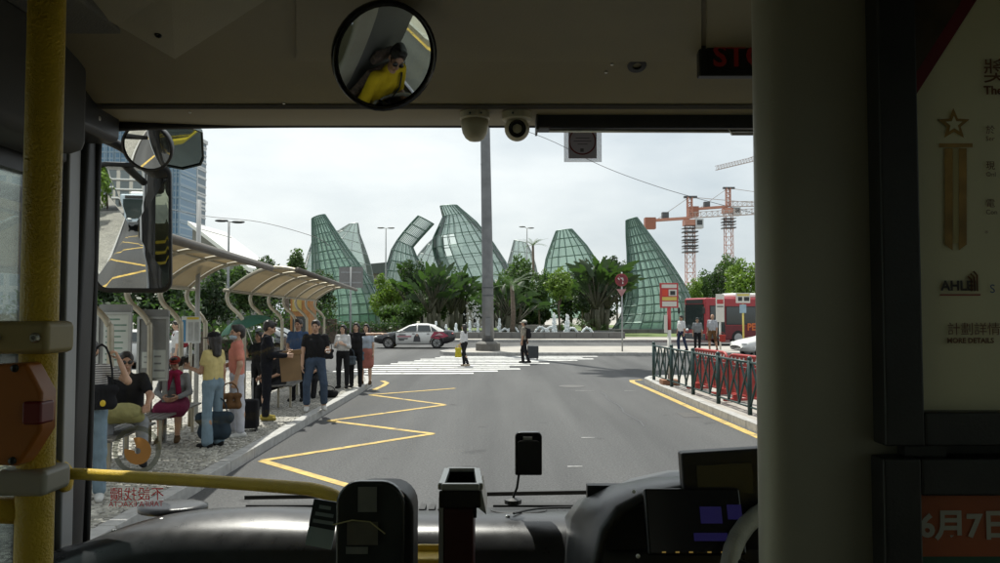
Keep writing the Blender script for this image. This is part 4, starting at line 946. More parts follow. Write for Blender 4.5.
def person(label, loc, face, H=1.7, sex='m', h=0.017, skin='a', pose=None, wear=None, group=None, seat=None, lean=(0,0), build=1.0):
    """face: direction (degrees, 0 = away from us (+y), 90 = to our left (-x)); limbs as direction vectors in the body frame (x right, y ahead, z up)"""
    pose = dict(pose or {}); wear = dict(wear or {}); s=H/1.72
    UA,FA,TH,SHN = 0.285*s,0.245*s,0.425*s,0.415*s
    sw = (0.170 if sex=='m' else 0.155)*s*build; hw = 0.088*s
    d = {'ru':(0.16,0,-1),'rf':(0.05,0.15,-1),'lu':(-0.16,0,-1),'lf':(-0.05,0.15,-1),'rt':(0.06,0,-1),'rs':(0,-0.03,-1),'lt':(-0.06,0,-1),'ls':(0,-0.03,-1),'head':(0,0)}
    d.update(pose)
    rk=unit(d['rt'])*TH; lk_=unit(d['lt'])*TH; rsn=unit(d['rs'])*SHN; lsn=unit(d['ls'])*SHN
    hipz = (seat+0.11*s) if seat is not None else max(-(rk+rsn)[2],-(lk_+lsn)[2])+0.085*s
    lx,ly = lean
    tors = unit((math.sin(math.radians(lx)), math.sin(math.radians(ly)), math.cos(math.radians(ly))))
    pel=np.array((0,0,hipz+0.03*s)); chest=pel+tors*0.30*s; neck=pel+tors*0.50*s; shz=pel+tors*0.440*s
    RS=shz+np.array((sw,0,0)); LS=shz-np.array((sw,0,0)); RH=pel+np.array((hw,0,-0.03*s)); LH=pel+np.array((-hw,0,-0.03*s))
    J={'RS':RS,'LS':LS,'RH':RH,'LH':LH}
    J['RE']=RS+unit(d['ru'])*UA; J['LE']=LS+unit(d['lu'])*UA; J['RW']=J['RE']+unit(d['rf'])*FA; J['LW']=J['LE']+unit(d['lf'])*FA
    J['RK']=RH+rk; J['LK']=LH+lk_; J['RA']=J['RK']+rsn; J['LA']=J['LK']+lsn
    b=build*s
    def torso(S,e=0.0,top=True):
        for g in (-1,1):
            S.cap(pel+np.array((g*0.070*b,-0.005,-0.02*s)),chest+np.array((g*(0.078 if sex=='m' else 0.066)*b,0.0,0)),0.092*b+e,0.094*b+e,(1,0.92,1))
            S.cap(pel+tors*0.12*s+np.array((g*(0.060 if sex=='m' else 0.045)*b,0.01,0)),chest+np.array((g*0.06*b,0.015,0.03)),0.088*b+e,0.088*b+e)
            if sex=='f': S.ell(chest+np.array((g*0.062*b,0.075*b,-0.01)),(0.055*b+e,0.050*b+e,0.055*b+e))
        if top: S.cap(RS*0.86+LS*0.14-tors*0.012,LS*0.86+RS*0.14-tors*0.012,0.046*s+e*0.8,0.046*s+e*0.8); S.cap(shz,neck+tors*0.015,0.085*s+e*0.6,0.055*s+e*0.4)
        return S
    ar=(0.047,0.040,0.030) if sex=='m' else (0.040,0.034,0.027); lr=(0.083,0.058,0.042) if sex=='m' else (0.080,0.053,0.038)
    B=torso(SDF(0.03),-0.012)
    for q in 'RL':
        B.cap(J[q+'S'],J[q+'E'],ar[0]*s,ar[1]*s).cap(J[q+'E'],J[q+'W'],ar[1]*s,ar[2]*s)
        B.cap(J[q+'H'],J[q+'K'],lr[0]*b,lr[1]*s).cap(J[q+'K'],J[q+'A'],lr[1]*s*0.98,lr[2]*s); 
        calf=(J[q+'K']*0.65+J[q+'A']*0.35); B.ell(calf+np.array((0,-0.02*s,0)),(0.05*s,0.055*s,0.10*s))
    parts=[(*B.net(h),0)]
    hp,hy=d['head']; hr=Matrix.Rotation(math.radians(hy),3,'Z') @ Matrix.Rotation(math.radians(hp),3,'X')
    R=np.array(hr); hs=s*(1.0 if sex=='m' else 0.97)
    hT=lambda V: (np.asarray(V)*hs)@R.T+neck+tors*0.015
    parts.append((hT(HEAD[0]),HEAD[1],0))
    for g in (-1,1):
        v,f=small_ell((g*0.030,0.088,0.121),(0.012,0.007,0.0058)); parts.append((hT(v),f,1))
        v,f=small_ell((g*0.031,0.0925,0.141),(0.019,0.006,0.0042)); parts.append((hT(v),f,2))
    v,f=small_ell((0,0.0955,0.060),(0.021,0.006,0.0062)); parts.append((hT(v),f,3))
    for q,g in (('R',1),('L',-1)):
        hd=HAND[d.get(q.lower()+'hand','relax')]; V=hd[0].copy()*s
        if g<0: V[:,0]*=-1
        V[:,0]*=-1                                            # thumb forward/inward
        z=unit(J[q+'W']-J[q+'E']); pal=np.array(d.get(q.lower()+'palm',(-g*1.0,0.2,0)),float); pal=pal-z*(pal@z); pal=unit(pal) if np.linalg.norm(pal)>1e-3 else np.array((0,1,0)); x=np.cross(pal,z)
        F=hd[1] if g<0 else hd[1]
        parts.append((V@np.stack([x,pal,z])+J[q+'W'],F[:,::-1] if g>0 else F,0)); J[q+'hand']=J[q+'W']+z*0.09*s
    hairm=wear.get('hairmat',HAIRM)
    o=link('person',np_mesh('person',parts,[SKIN[skin],EYEM,hairm,LIPM])); tag(o,label,'person',group)
    o.location=loc; o.rotation_euler=(0,0,math.radians(face))
    o['_'] = 0; del o['_']
    def child(name,S,m,hh=None):
        V,F=S.net(hh or h); return link(name,np_mesh(name,[(V,F,0)],[m]),o)
    # ---- hair / hats
    hair=wear.get('hair','short'); hl=hT
    if hair:
        S=SDF(0.015); S.ell((0,-0.020,0.160),(0.083,0.104,0.090)); S.ell((0,-0.055,0.11),(0.072,0.062,0.085))
        S.ell((0,0.045,0.215),(0.055,0.05,0.028))
        if hair in('long','cap_long'):
            for g in (-1,1): S.cap((g*0.05,-0.05,0.13),(g*0.045,-0.07,-0.10),0.052,0.035); S.cap((g*0.07,0.0,0.15),(g*0.068,-0.01,-0.03),0.028,0.02)
            S.cap((0,-0.07,0.13),(0,-0.085,-0.11),0.05,0.035)
        if hair=='bun': S.ell((0,-0.12,0.15),(0.04,0.04,0.04))
        S.sub((0,0.10,0.085),(0.062,0.085,0.098)); S.fold=0.0042
        V,F=S.net(0.011); link('hair',np_mesh('hair',[(hT(V),F,0)],[hairm]),o)
    if 'cap' in wear:
        S=SDF(0.01); S.ell((0,-0.012,0.172),(0.090,0.110,0.080)).cut((0,0,0.150),(0,0.12,-1)); V,F=S.net(0.009); pr=[(hT(V),F,0)]
        S=SDF(0.008); S.ell((0,0.105,0.150),(0.075,0.085,0.011)).cut((0,0.06,0),(0,-1,0)); V,F=S.net(0.009); pr.append((hT(V),F,0)); link('cap',np_mesh('cap',pr,[wear['cap']]),o)
    if wear.get('glasses'):
        pr=[]
        for g in (-1,1):
            v,f=small_ell((g*0.033,0.106,0.119),(0.028,0.008,0.021),12,8); pr.append((hT(v),f,0)); v,f=small_ell((g*0.073,0.045,0.125),(0.004,0.06,0.005)); pr.append((hT(v),f,0))
        link('sunglasses',np_mesh('sunglasses',pr,[BLACKG]),o)
    if 'mask' in wear:
        S=SDF(0.01); S.ell((0,0.055,0.052),(0.066,0.062,0.045)).cut((0,0.02,0),(0,-1,0)); V,F=S.net(0.008); link('face_mask',np_mesh('face_mask',[(hT(V),F,0)],[wear['mask']]),o)
    # ---- shirt / jacket
    if 'top' in wear:
        m,sl=wear['top'][:2]; e=wear.get('loose',0.010); hem=wear.get('hem',-0.10)*s
        S=torso(SDF(0.03),e); S.fold=0.0042
        sl_r=wear.get('sleeve_r',1.35)
        S2=[]
        for q in 'RL':
            a=J[q+'S']; bb_=J[q+'E']; c=J[q+'W']
            if sl<=0: continue
            t=min(1,sl/0.5); end=a+(bb_-a)*min(1,t*1.0)
            S.cap(a,end,ar[0]*s*1.05+e*0.8,ar[1]*s*sl_r if t>=1 else ar[0]*s*1.08+e*0.6)
            if sl>0.5: end2=bb_+(c-bb_)*min(1,(sl-0.5)/0.5); S.cap(bb_,end2,ar[1]*s*1.15+e*0.5,ar[2]*s*1.2+e*0.6)
        S.cut(pel+tors*hem,-tors)
        neck_c=neck+tors*0.012
        S.cut(neck_c,unit(tors+np.array((0,0.35,0))))
        child('shirt' if wear.get('kind') is None else wear['kind'],S,m)
        if 'inner' in wear:
            S=SDF(0.01); S.cap(chest+np.array((0,0.085*b,0.14*s)),chest+np.array((0,0.098*b,-0.10*s)),0.035,0.012); child('inner_shirt',S,wear['inner'],0.012)
    # ---- trousers / skirt / shorts
    if 'legs' in wear:
        m,ln=wear['legs'][:2]; fl=wear.get('flare',1.18)
        S=SDF(0.03); S.fold=0.0042
        for g in (-1,1): S.cap(pel+np.array((g*0.070*b,-0.005,-0.02*s)),pel+tors*0.10*s+np.array((g*0.06*b,0,0)),0.105*b,0.092*b)
        for q in 'RL':
            S.cap(J[q+'H'],J[q+'H']+(J[q+'K']-J[q+'H'])*min(1,ln/0.5),lr[0]*b+0.012,(lr[1]*s+0.012)*(1 if ln>=0.5 else 1.3))
            if ln>0.5: S.cap(J[q+'K'],J[q+'K']+(J[q+'A']-J[q+'K'])*min(1.0,(ln-0.5)/0.5),lr[1]*s+0.012,lr[2]*s*fl+0.012)
        S.cut(pel+tors*0.11*s,tors); child('trousers' if ln>0.6 else 'shorts',S,m)
    if 'skirt' in wear:
        m,l0=wear['skirt']; S=SDF(0.04); S.fold=0.006
        for q,g in (('R',1),('L',-1)):
            S.cap(pel+np.array((g*0.05*b,0,0.06*s)),J[q+'H']+(J[q+'K']-J[q+'H'])*0.3,0.095*b,0.115*b); S.cap(J[q+'H'],J[q+'H']+(J[q+'K']-J[q+'H'])*l0,0.115*b,0.115*b)
        S.cap(J['RH']*0.5+J['LH']*0.5,(J['RK']+J['LK'])*0.5*l0+(J['RH']+J['LH'])*0.5*(1-l0),0.12*b,0.12*b)
        S.cut(pel+tors*0.10*s,tors); child('skirt',S,m)
    if 'scarf' in wear:
        S=SDF(0.02); S.ell(neck+np.array((0,0.02,-0.01)),(0.11,0.10,0.05)); S.cap(neck+np.array((-0.05,0.10,-0.04)),chest+np.array((-0.08,0.13,-0.12)),0.045,0.04,(1,0.6,1)); S.cap(neck+np.array((0.05,0.10,-0.04)),chest+np.array((0.09,0.13,-0.05)),0.05,0.045,(1,0.6,1)); S.fold=0.004; child('scarf',S,wear['scarf'],0.014)
    # ---- shoes
    sm_=wear.get('shoes',cloth('shoe_black',(0.02,0.02,0.02)))
    for q in 'RL':
        a=J[q+'A']; f=np.array(d.get(q.lower()+'foot',(0.12 if q=='R' else -0.12,1,0)),float); f=unit(f)
        S=SDF(0.02); gz=a[2]-0.085*s; z0=np.array((a[0],a[1],gz))
        S.cap(z0-f*0.05*s+np.array((0,0,0.045*s)),z0+f*0.05*s+np.array((0,0,0.042*s)),0.043*s,0.043*s); S.cap(z0+f*0.05*s+np.array((0,0,0.036*s)),z0+f*0.145*s+np.array((0,0,0.028*s)),0.044*s,0.036*s); S.cap(z0-f*0.02*s+np.array((0,0,0.05*s)),a,0.045*s,0.043*s)
        S.cut((a[0],a[1],gz),(0,0,-1)); child('shoe',S,sm_,0.013)
    # world positions of joints for props
    M=Matrix.Translation(Vector(loc)) @ Matrix.Rotation(math.radians(face),4,'Z')
    return o, {k:M @ Vector(v) for k,v in J.items()} | {'neck':M@Vector(neck),'chest':M@Vector(chest),'pel':M@Vector(pel)}, M
# ================================================================== everyone in view
C = cloth
def foot(px,py,z=PZ): return gr(px,py,z)
BLK=C('black',(0.018,0.018,0.02)); NAVY=C('navy_suit',(0.014,0.015,0.02)); JEAN=C('denim',(0.06,0.085,0.13)); LJEAN=C('light_denim',(0.20,0.28,0.34)); CORAL=C('coral',(0.62,0.235,0.18)); WHT=C('white',(0.62,0.62,0.62))
YLW=C('pale_yellow',(0.60,0.50,0.22)); GRY=C('grey',(0.26,0.27,0.28)); MAG=C('magenta',(0.30,0.02,0.07)); BRN_=C('brown',(0.14,0.075,0.035)); LBL=C('pale_blue',(0.42,0.48,0.56)); CHK=C('check_shirt',(0.28,0.25,0.20),0.5)
SHW=C('shoe_white',(0.6,0.6,0.58)); SHY=C('shoe_tan',(0.30,0.24,0.06)); SHB=C('shoe_brown',(0.10,0.06,0.03)); BLUES=C('blue_shirt',(0.06,0.10,0.19))
STRM=mat('striped_tee',(0.5,0.5,0.5),0.85,var=0)
_n=STRM.node_tree; wv=_n.nodes.new('ShaderNodeTexWave'); wv.bands_direction='Z'; wv.inputs['Scale'].default_value=14; _rp=_n.nodes.new('ShaderNodeValToRGB'); _rp.color_ramp.elements[0].position=0.45; _rp.color_ramp.elements[1].position=0.55
_rp.color_ramp.elements[0].color=(0.10,0.09,0.09,1); _rp.color_ramp.elements[1].color=(0.55,0.54,0.52,1); _tc=_n.nodes['Texture Coordinate']; _n.links.new(_tc.outputs['Object'],wv.inputs['Vector']); _n.links.new(wv.outputs['Fac'],_rp.inputs['Fac']); _n.links.new(_rp.outputs['Color'],_n.nodes['Principled BSDF'].inputs['Base Color'])
# -- bags as things of their own
def sdf_thing(name,label,cat,S,m,M,h=0.014,parts=()):
    V,F=S.net(h); o=link(name,np_mesh(name,[(V,F,0)],[m])); o.matrix_world=M; tag(o,label,cat)
    for n2,S2,m2 in parts:
        V,F=S2.net(0.010); link(n2,np_mesh(n2,[(V,F,0)],[m2]),o)
    return o
def T(p,rz=0): return Matrix.Translation(Vector(p)) @ Matrix.Rotation(math.radians(rz),4,'Z')
def handbag(label,p,rz,wd,hh,dp,m,strap=0.2,hm=None):
    S=SDF(0.02)
    for x in (-1,1): S.cap((x*(wd/2-dp/2),0,dp/2),(x*(wd/2-dp/2)*0.85,0,hh-dp/2),dp/2,dp/2*0.8)
    S.cap((0,0,dp/2),(0,0,hh-dp/2),dp/2,dp/2*0.85); S.cap((-wd/2+dp/2,0,dp/2),(wd/2-dp/2,0,dp/2),dp/2); S.cap((-wd/2*0.8,0,hh-dp/2),(wd/2*0.8,0,hh-dp/2),dp/2*0.8); S.fold=0.003
    K=SDF(0.005); pts=[(wd*0.36*math.cos(a),0,hh-0.02+strap*math.sin(a)) for a in [PI*k/8 for k in range(9)]]
    for a,b in zip(pts[:-1],pts[1:]): K.cap(a,b,0.011)
    return sdf_thing('handbag',label,'bag',S,m,T(p,rz),0.014,[('strap',K,hm or m)])
def suitcase(label,p,rz,wd=0.42,hh=0.62,dp=0.24,m=None,handle=0.40):
    o=thing('suitcase',label,'suitcase',p,math.radians(rz))
    obj('shell',MB().box((0,0,0.06+hh/2),(wd,dp,hh)),m,o,bevel=0.035)
    mb=MB()
    for x in (-0.4,-0.2,0.0,0.2,0.4): mb.box((x*wd,-dp/2-0.002,0.06+hh/2),(0.018,0.012,hh*0.82))
    obj('shell_ridges',mb,m,o)
    for x in (-1,1):
        for y in (-1,1): obj('wheel',MB().lathe([(0.012,-0.012),(0.028,-0.012),(0.028,0.012),(0.012,0.012)],12,Matrix.Translation((x*wd*0.4,y*dp*0.35,0.028)) @ Matrix.Rotation(PI/2,4,'Y')),BLACK,o)
    if handle: obj('pull_handle',MB().tube([(-0.09,dp*0.3,0.06+hh),(-0.09,dp*0.3,0.06+hh+handle),(0.09,dp*0.3,0.06+hh+handle),(0.09,dp*0.3,0.06+hh)],0.010,8),GREYM,o)
    return o
def backpack(label,M,m,wd=0.30,hh=0.44,dp=0.17):
    S=SDF(0.03)
    for x in (-1,1): S.cap((x*(wd/2-0.07),0,0.08),(x*(wd/2-0.08),0.01,hh-0.08),dp/2,dp/2*0.8)
    S.cap((0,-0.03,0.10),(0,-0.03,hh*0.45),0.075,0.07); S.fold=0.003
    K=SDF(0.006)
    for x in (-1,1): K.cap((x*0.09,0.06,hh-0.04),(x*0.11,0.16,hh+0.03),0.014).cap((x*0.11,0.16,hh+0.03),(x*0.12,0.29,hh-0.10),0.014).cap((x*0.12,0.29,hh-0.10),(x*0.14,0.20,0.06),0.012).cap((x*0.14,0.20,0.06),(x*0.10,0.06,0.06),0.012)
    return sdf_thing('backpack',label,'backpack',S,m,M,0.015,[('shoulder_strap',K,m)])
SEATZ=0.46
# 1 leftmost, behind the windscreen pillar, hand to head, shoulder bag
o,J,M=person('person in striped tee and blue jeans half hidden by the windscreen pillar', (-4.22,7.95,PZ), 200, 1.66,'f',0.014,'a',
  {'lu':(-0.75,0.35,-0.45),'lf':(0.35,0.1,0.95),'ru':(0.2,0,-1),'rf':(0,0.5,-0.8),'lhand':'grip'},{'top':(STRM,0.28),'legs':(LJEAN,0.97),'hair':'short','shoes':SHW,'flare':1.4})
handbag('black shoulder bag with yellow tag beside the striped tee', J['pel']+Vector((0.17,-0.10,0.02)), 20, 0.30,0.26,0.12,BLK,0.42)
tg=link('bag_tag',np_mesh('bag_tag',[(*SDF(0.01).ell((0,0,0),(0.028,0.010,0.035)).net(0.006),0)],[mat('tag_yellow',(0.6,0.42,0.02),0.4)]),bpy.data.objects['handbag']); tg.location=(0.03,-0.075,0.07)
# 2 seated man in black with sunglasses
p=Vector((-4.72,9.75,PZ))
o,J,M=person('person seated on the bench in black shirt and sunglasses leaning on a bag', p, 206, 1.80,'m',0.013,'b',
  {'rt':(0.22,1,-0.10),'rs':(0.05,0.15,-1),'lt':(-0.22,1,-0.10),'ls':(-0.02,0.1,-1),'ru':(0.35,0.55,-0.75),'rf':(-0.15,0.9,-0.35),'lu':(-0.30,0.60,-0.75),'lf':(0.15,0.95,-0.30),'rhand':'relax','lhand':'relax','rpalm':(0,0,-1),'lpalm':(0,0,-1),'head':(0,6)},
  {'top':(BLK,0.32),'legs':(GRY,0.97),'glasses':True,'shoes':BLK,'loose':0.016},seat=SEATZ+0.06,lean=(0,16),build=1.08)
kn=(J['RW']+J['LW'])/2
S=SDF(0.03); S.ell((0,0,0.10),(0.19,0.15,0.11)); S.cap((-0.16,0,0.03),(0.16,0,0.03),0.06); S.fold=0.006
sdf_thing('cloth_bag','pale olive cloth bag on the lap of the seated person in sunglasses','bag',S,C('olive_bag',(0.30,0.28,0.12)),T((kn.x+0.02,kn.y-0.03,J['LK'].z+0.045),20))
# 3 seated woman, red cap, magenta scarf
p=Vector((-4.92,11.75,PZ))
o,J,M=person('person seated in red cap, magenta scarf and skirt with grey sleeves', p, 190, 1.60,'f',0.014,'b',
  {'rt':(0.10,1,-0.12),'rs':(0.0,0.05,-1),'lt':(-0.10,1,-0.12),'ls':(0,0.05,-1),'ru':(0.25,0.30,-0.9),'rf':(-0.55,0.75,-0.25),'lu':(-0.25,0.30,-0.9),'lf':(0.55,0.75,-0.25),'head':(-8,0)},
  {'top':(GRY,0.95),'skirt':(C('plum_skirt',(0.16,0.025,0.06)),0.95),'cap':C('red_cap',(0.26,0.04,0.03)),'hair':'short','scarf':MAG,'shoes':SHB},seat=SEATZ-0.02,lean=(0,10),build=1.12)
# 4 woman yellow top, black cap
p=foot(212,447)
o,J,M=person('person in pale yellow top, black cap and long light jeans holding bags', p, 68, 1.66,'f',0.014,'b',
  {'lu':(-0.10,0.25,-1),'lf':(0.05,0.95,0.25),'ru':(0.18,-0.05,-1),'rf':(0.05,0.05,-1),'rhand':'grip','lhand':'grip','rs':(0,-0.06,-1)},
  {'top':(YLW,0.26),'legs':(LJEAN,0.98),'cap':BLK,'hair':'cap_long','flare':1.9,'hem':0.04})
handbag('brown leather handbag hanging behind the yellow top', J['RW']+Vector((0.10,-0.02,-0.32)), 15, 0.34,0.24,0.10,BRN_,0.16)
handbag('large dark blue travel bag held low in front of light jeans', J['RW']+Vector((-0.06,-0.16,-0.74)), 10, 0.46,0.42,0.22,C('navy_bag',(0.03,0.045,0.06)),0.22)
ph=MB().box((0,0,0),(0.075,0.009,0.15)); q=obj('phone',ph,BLACKG,None,bevel=0.004); q.location=J['LW']+Vector((-0.09,-0.02,0.09)); q.rotation_euler=(0.4,0,1.2); tag(q,'dark phone held up by the person in the yellow top','phone')
# 5 coral T-shirt man with lowered mask
p=foot(236,437)
o,J,M=person('person in coral T-shirt and white trousers with a lowered face mask', p, 112, 1.75,'m',0.014,'a',
  {'ru':(0.15,0.12,-1),'rf':(-0.1,0.8,-0.25),'lu':(-0.15,-0.12,-1),'lf':(0.0,0.25,-1),'lhand':'grip','rt':(0.10,0.08,-1),'lt':(-0.08,-0.1,-1),'head':(0,14)},
  {'top':(CORAL,0.32),'legs':(C('white_trousers',(0.52,0.53,0.58)),0.97),'mask':mat('mask_blue',(0.35,0.45,0.52),0.8),'shoes':SHW,'loose':0.018})
sc_=suitcase('black suitcase behind the white trousers of the coral T-shirt', p+Vector((-0.02,0.52,0)), 10, 0.40,0.46,0.22,BLK,0.34)
# 6 suit man with cardboard
p=foot(266,420)
o,J,M=person('person in dark suit and tan shoes reading a sheet of cardboard', p, -72, 1.80,'m',0.015,'a',
  {'ru':(0.12,0.25,-1),'rf':(-0.05,0.98,-0.05),'lu':(-0.12,0.3,-1),'lf':(0.05,0.95,0.08),'rhand':'grip','lhand':'grip','head':(-22,0)},
  {'top':(NAVY,0.97),'legs':(NAVY,0.98),'inner':WHT,'shoes':SHY,'kind':'jacket','hem':-0.18,'loose':0.014})
hd=(J['RW']+J['LW'])/2
cbd=thing('cardboard_sheet','brown cardboard sheet hanging from the hands of the suited person','cardboard',tuple(hd+Vector((0.06,-0.05,-0.55))))
Rc=Matrix.Rotation(math.radians(14),3,'Z') @ Matrix.Rotation(math.radians(-6),3,'Y')
obj('sheet',MB().box((0.03,0.02,0.33),(0.36,0.012,0.54),Rc),mat('cardboard',(0.20,0.125,0.06),0.8,var=0.12,vs=7,bump=0.2,bs=40),cbd)
obj('fold_flap',MB().box((0.06,0.005,0.575),(0.33,0.010,0.09),Rc @ Matrix.Rotation(math.radians(12),3,'X')),mat('cardboard',(0.20,0.125,0.06)),cbd)
# 7 man in blue behind, backpack straps
p=Vector((-4.42,16.9,PZ))
o,J,M=person('person in blue shirt standing behind the person in the black T-shirt', p, 172, 1.80,'m',0.018,'b',{'rf':(-0.1,0.6,-0.6)},{'top':(BLUES,0.28),'legs':(BLK,0.97)})
backpack('blue grey backpack on the person in blue shirt', M @ Matrix.Translation((0,-0.20,1.02)), C('slate',(0.07,0.09,0.12)))
# 7b umbrella holder and two seated in dark clothes
p=Vector((-5.0,16.0,PZ))
o,J,M=person('person in dark clothes under the green umbrella', p, 160, 1.55,'f',0.018,'b',{'ru':(0.2,0.4,-0.9),'rf':(0,0.4,0.9),'rhand':'grip'},{'top':(BLK,0.45),'legs':(BLK,0.97),'hair':'long'})
um=thing('umbrella','open dark green umbrella held among the waiting people','umbrella',tuple(J['RW']+Vector((0.12,0,0.14))))
ax=Vector((-0.34,-0.12,1)).normalized(); Mq=Matrix.Translation((0,0,0)) @ ax.to_track_quat('Z','Y').to_matrix().to_4x4()
UG=translucent('umbrella_green',(0.025,0.10,0.065),(0.02,0.12,0.07),0.35)
mb=MB(); K=8; rings=[(0.02,0.50),(0.18,0.48),(0.34,0.425),(0.47,0.345),(0.54,0.27)]
vs=[]
for r_,z_ in rings:
    for j in range(K*4):
        a=2*PI*j/(K*4); sc2=1-0.07*(r_/0.54)*abs(math.sin(a*K/2)); vs.append(Mq @ Vector((r_*sc2*math.cos(a),r_*sc2*math.sin(a),z_)))
mb.add(vs,[(i*32+j,i*32+(j+1)%32,(i+1)*32+(j+1)%32,(i+1)*32+j) for i in range(4) for j in range(32)]); obj('canopy',mb,UG,um,smooth=True)
obj('shaft',MB().tube([Mq @ Vector((0,0,-0.10)),Mq @ Vector((0,0,0.55))],0.007,6),STEEL,um)
for j in range(8):
    a=2*PI*j/8; obj('rib',MB().tube([Mq @ Vector((r_*math.cos(a)*0.985,r_*math.sin(a)*0.985,z_-0.008)) for r_,z_ in rings],0.004,5),DARKP,um)
for i,(x,y,lab,topm) in enumerate(((-4.55,15.9,'person in black seated low between cardboard and jeans',BLK),(-4.25,17.9,'person in grey seated behind the rolled jeans',GRY))):
    person(lab,(x,y,PZ),150+20*i,1.66,'f' if i==0 else 'm',0.018,'b',{'rt':(0.12,1,-0.2),'lt':(-0.12,1,-0.2),'rs':(0,0.1,-1),'ls':(0,0.2,-1),'ru':(0.2,0.4,-0.9),'rf':(-0.3,0.8,-0.3),'lu':(-0.2,0.4,-0.9),'lf':(0.3,0.8,-0.3)},{'top':(topm,0.45),'legs':(BLK,0.96),'hair':'long' if i==0 else 'short'},seat=SEATZ-0.08,lean=(0,14))
handbag('black bag lying on the pavement behind the rolled jeans',(-3.9,17.6,PZ),-10,0.42,0.18,0.16,BLK,0.1)
# 8 black T-shirt man with phone
p=foot(315,411)
o,J,M=person('person in black T-shirt and rolled jeans glancing up from a phone', p, 196, 1.80,'m',0.014,'a',
  {'ru':(0.22,0.0,-1),'rf':(0.02,0.12,-1),'lu':(-0.20,0.1,-1),'lf':(0.10,0.9,0.0),'lhand':'grip','lpalm':(0,0,1),'rt':(0.16,0.05,-1),'lt':(-0.16,0.12,-1),'ls':(-0.02,-0.15,-1),'head':(-4,-14)},
  {'top':(BLK,0.27),'legs':(JEAN,0.90),'shoes':SHW,'loose':0.010,'flare':1.3},build=1.03)
q=obj('phone',MB().box((0,0,0),(0.075,0.15,0.009)),BLACKG,None,bevel=0.004); q.location=J['LW']+Vector((0.03,-0.10,0.03)); q.rotation_euler=(0.5,0,0.3); tag(q,'dark phone in the hand of the black T-shirt wearer','phone')
# 9 three women at the kerb nose
p=Vector((-4.02,19.75,PZ))
o,J,M=person('person in white blouse and dark trousers with a black bag', p, 172, 1.63,'f',0.017,'c',{'ru':(0.2,0.1,-1),'rf':(-0.3,0.7,0.2),'lu':(-0.15,0.15,-1),'lf':(0.35,0.8,0.3)},{'top':(WHT,0.75),'legs':(BLK,0.96),'hair':'long','hem':0.05})
handbag('black shoulder bag at the side of the white blouse', J['RW']+Vector((-0.20,-0.02,-0.36)), 10,0.30,0.26,0.11,BLK,0.24)
p=Vector((-3.74,20.05,PZ))
o,J,M=person('person in black pointing with a bare outstretched arm towards the taxi', p, 180, 1.68,'f',0.017,'c',{'lu':(-1,0.15,0.03),'lf':(-1,0.10,0.05),'lhand':'flat','ru':(0.15,0.1,-1),'rf':(0,0.3,-0.9),'lpalm':(0,0,-1)},{'top':(BLK,0.15),'legs':(BLK,0.98),'hair':'long'})
handbag('grey bag on the arm of the pointing person', J['RW']+Vector((0.08,-0.08,-0.28)), 0,0.30,0.24,0.10,C('grey_bag',(0.09,0.11,0.13)),0.2)
p=Vector((-3.60,20.75,PZ))
o,J,M=person('person in pale T-shirt and coral shorts behind the pointing arm', p, 178, 1.64,'f',0.018,'c',{'rf':(-0.2,0.6,-0.5)},{'top':(LBL,0.30),'skirt':(C('coral_shorts',(0.42,0.16,0.13)),0.85),'hair':'long','shoes':SHB})
handbag('blue grey handbag at the coral shorts', J['RW']+Vector((0.0,-0.08,-0.26)), 0,0.26,0.24,0.09,C('teal_bag',(0.10,0.16,0.20)),0.2)
# 10 pedestrian on the crossing
p=gr(464,366.5)
o,J,M=person('person in white top crossing the road with a yellow bag', p, 60, 1.64,'f',0.019,'c',{'rt':(0.05,0.25,-1),'rs':(0,-0.1,-1),'lt':(-0.05,-0.2,-1),'ls':(0,-0.45,-1),'lf':(0,0.3,-0.9)},{'top':(WHT,0.75),'legs':(BLK,0.98),'hair':'long','shoes':C('shoe_pale',(0.4,0.33,0.25))})
handbag('yellow paper bag carried over the zebra crossing', J['LW']+Vector((-0.05,-0.06,-0.46)), 20,0.26,0.36,0.09,C('yellow_bag',(0.5,0.42,0.04)),0.12)
# 11 man with cap, backpack, suitcase
p=gr(524,363.5)
o,J,M=person('person in pale cap and check shirt walking with backpack and suitcase', p, 78, 1.78,'m',0.019,'b',{'rt':(0.05,0.22,-1),'rs':(0,-0.08,-1),'lt':(-0.05,-0.18,-1),'ls':(0,-0.35,-1),'ru':(0.2,-0.25,-1),'rf':(0.05,-0.1,-1),'rhand':'grip'},{'top':(CHK,0.45),'legs':(BLK,0.97),'cap':C('cap_pale',(0.6,0.58,0.5)),'loose':0.02})
backpack('black backpack on the person in the pale cap', M @ Matrix.Translation((0,-0.20,1.0)), BLK)
suitcase('dark grey suitcase held over the crossing by the person in the cap', p+Vector((0.36,-0.08,0.16)), 8, 0.44,0.50,0.22,mat('case_grey',(0.035,0.04,0.045),0.4),0.0)
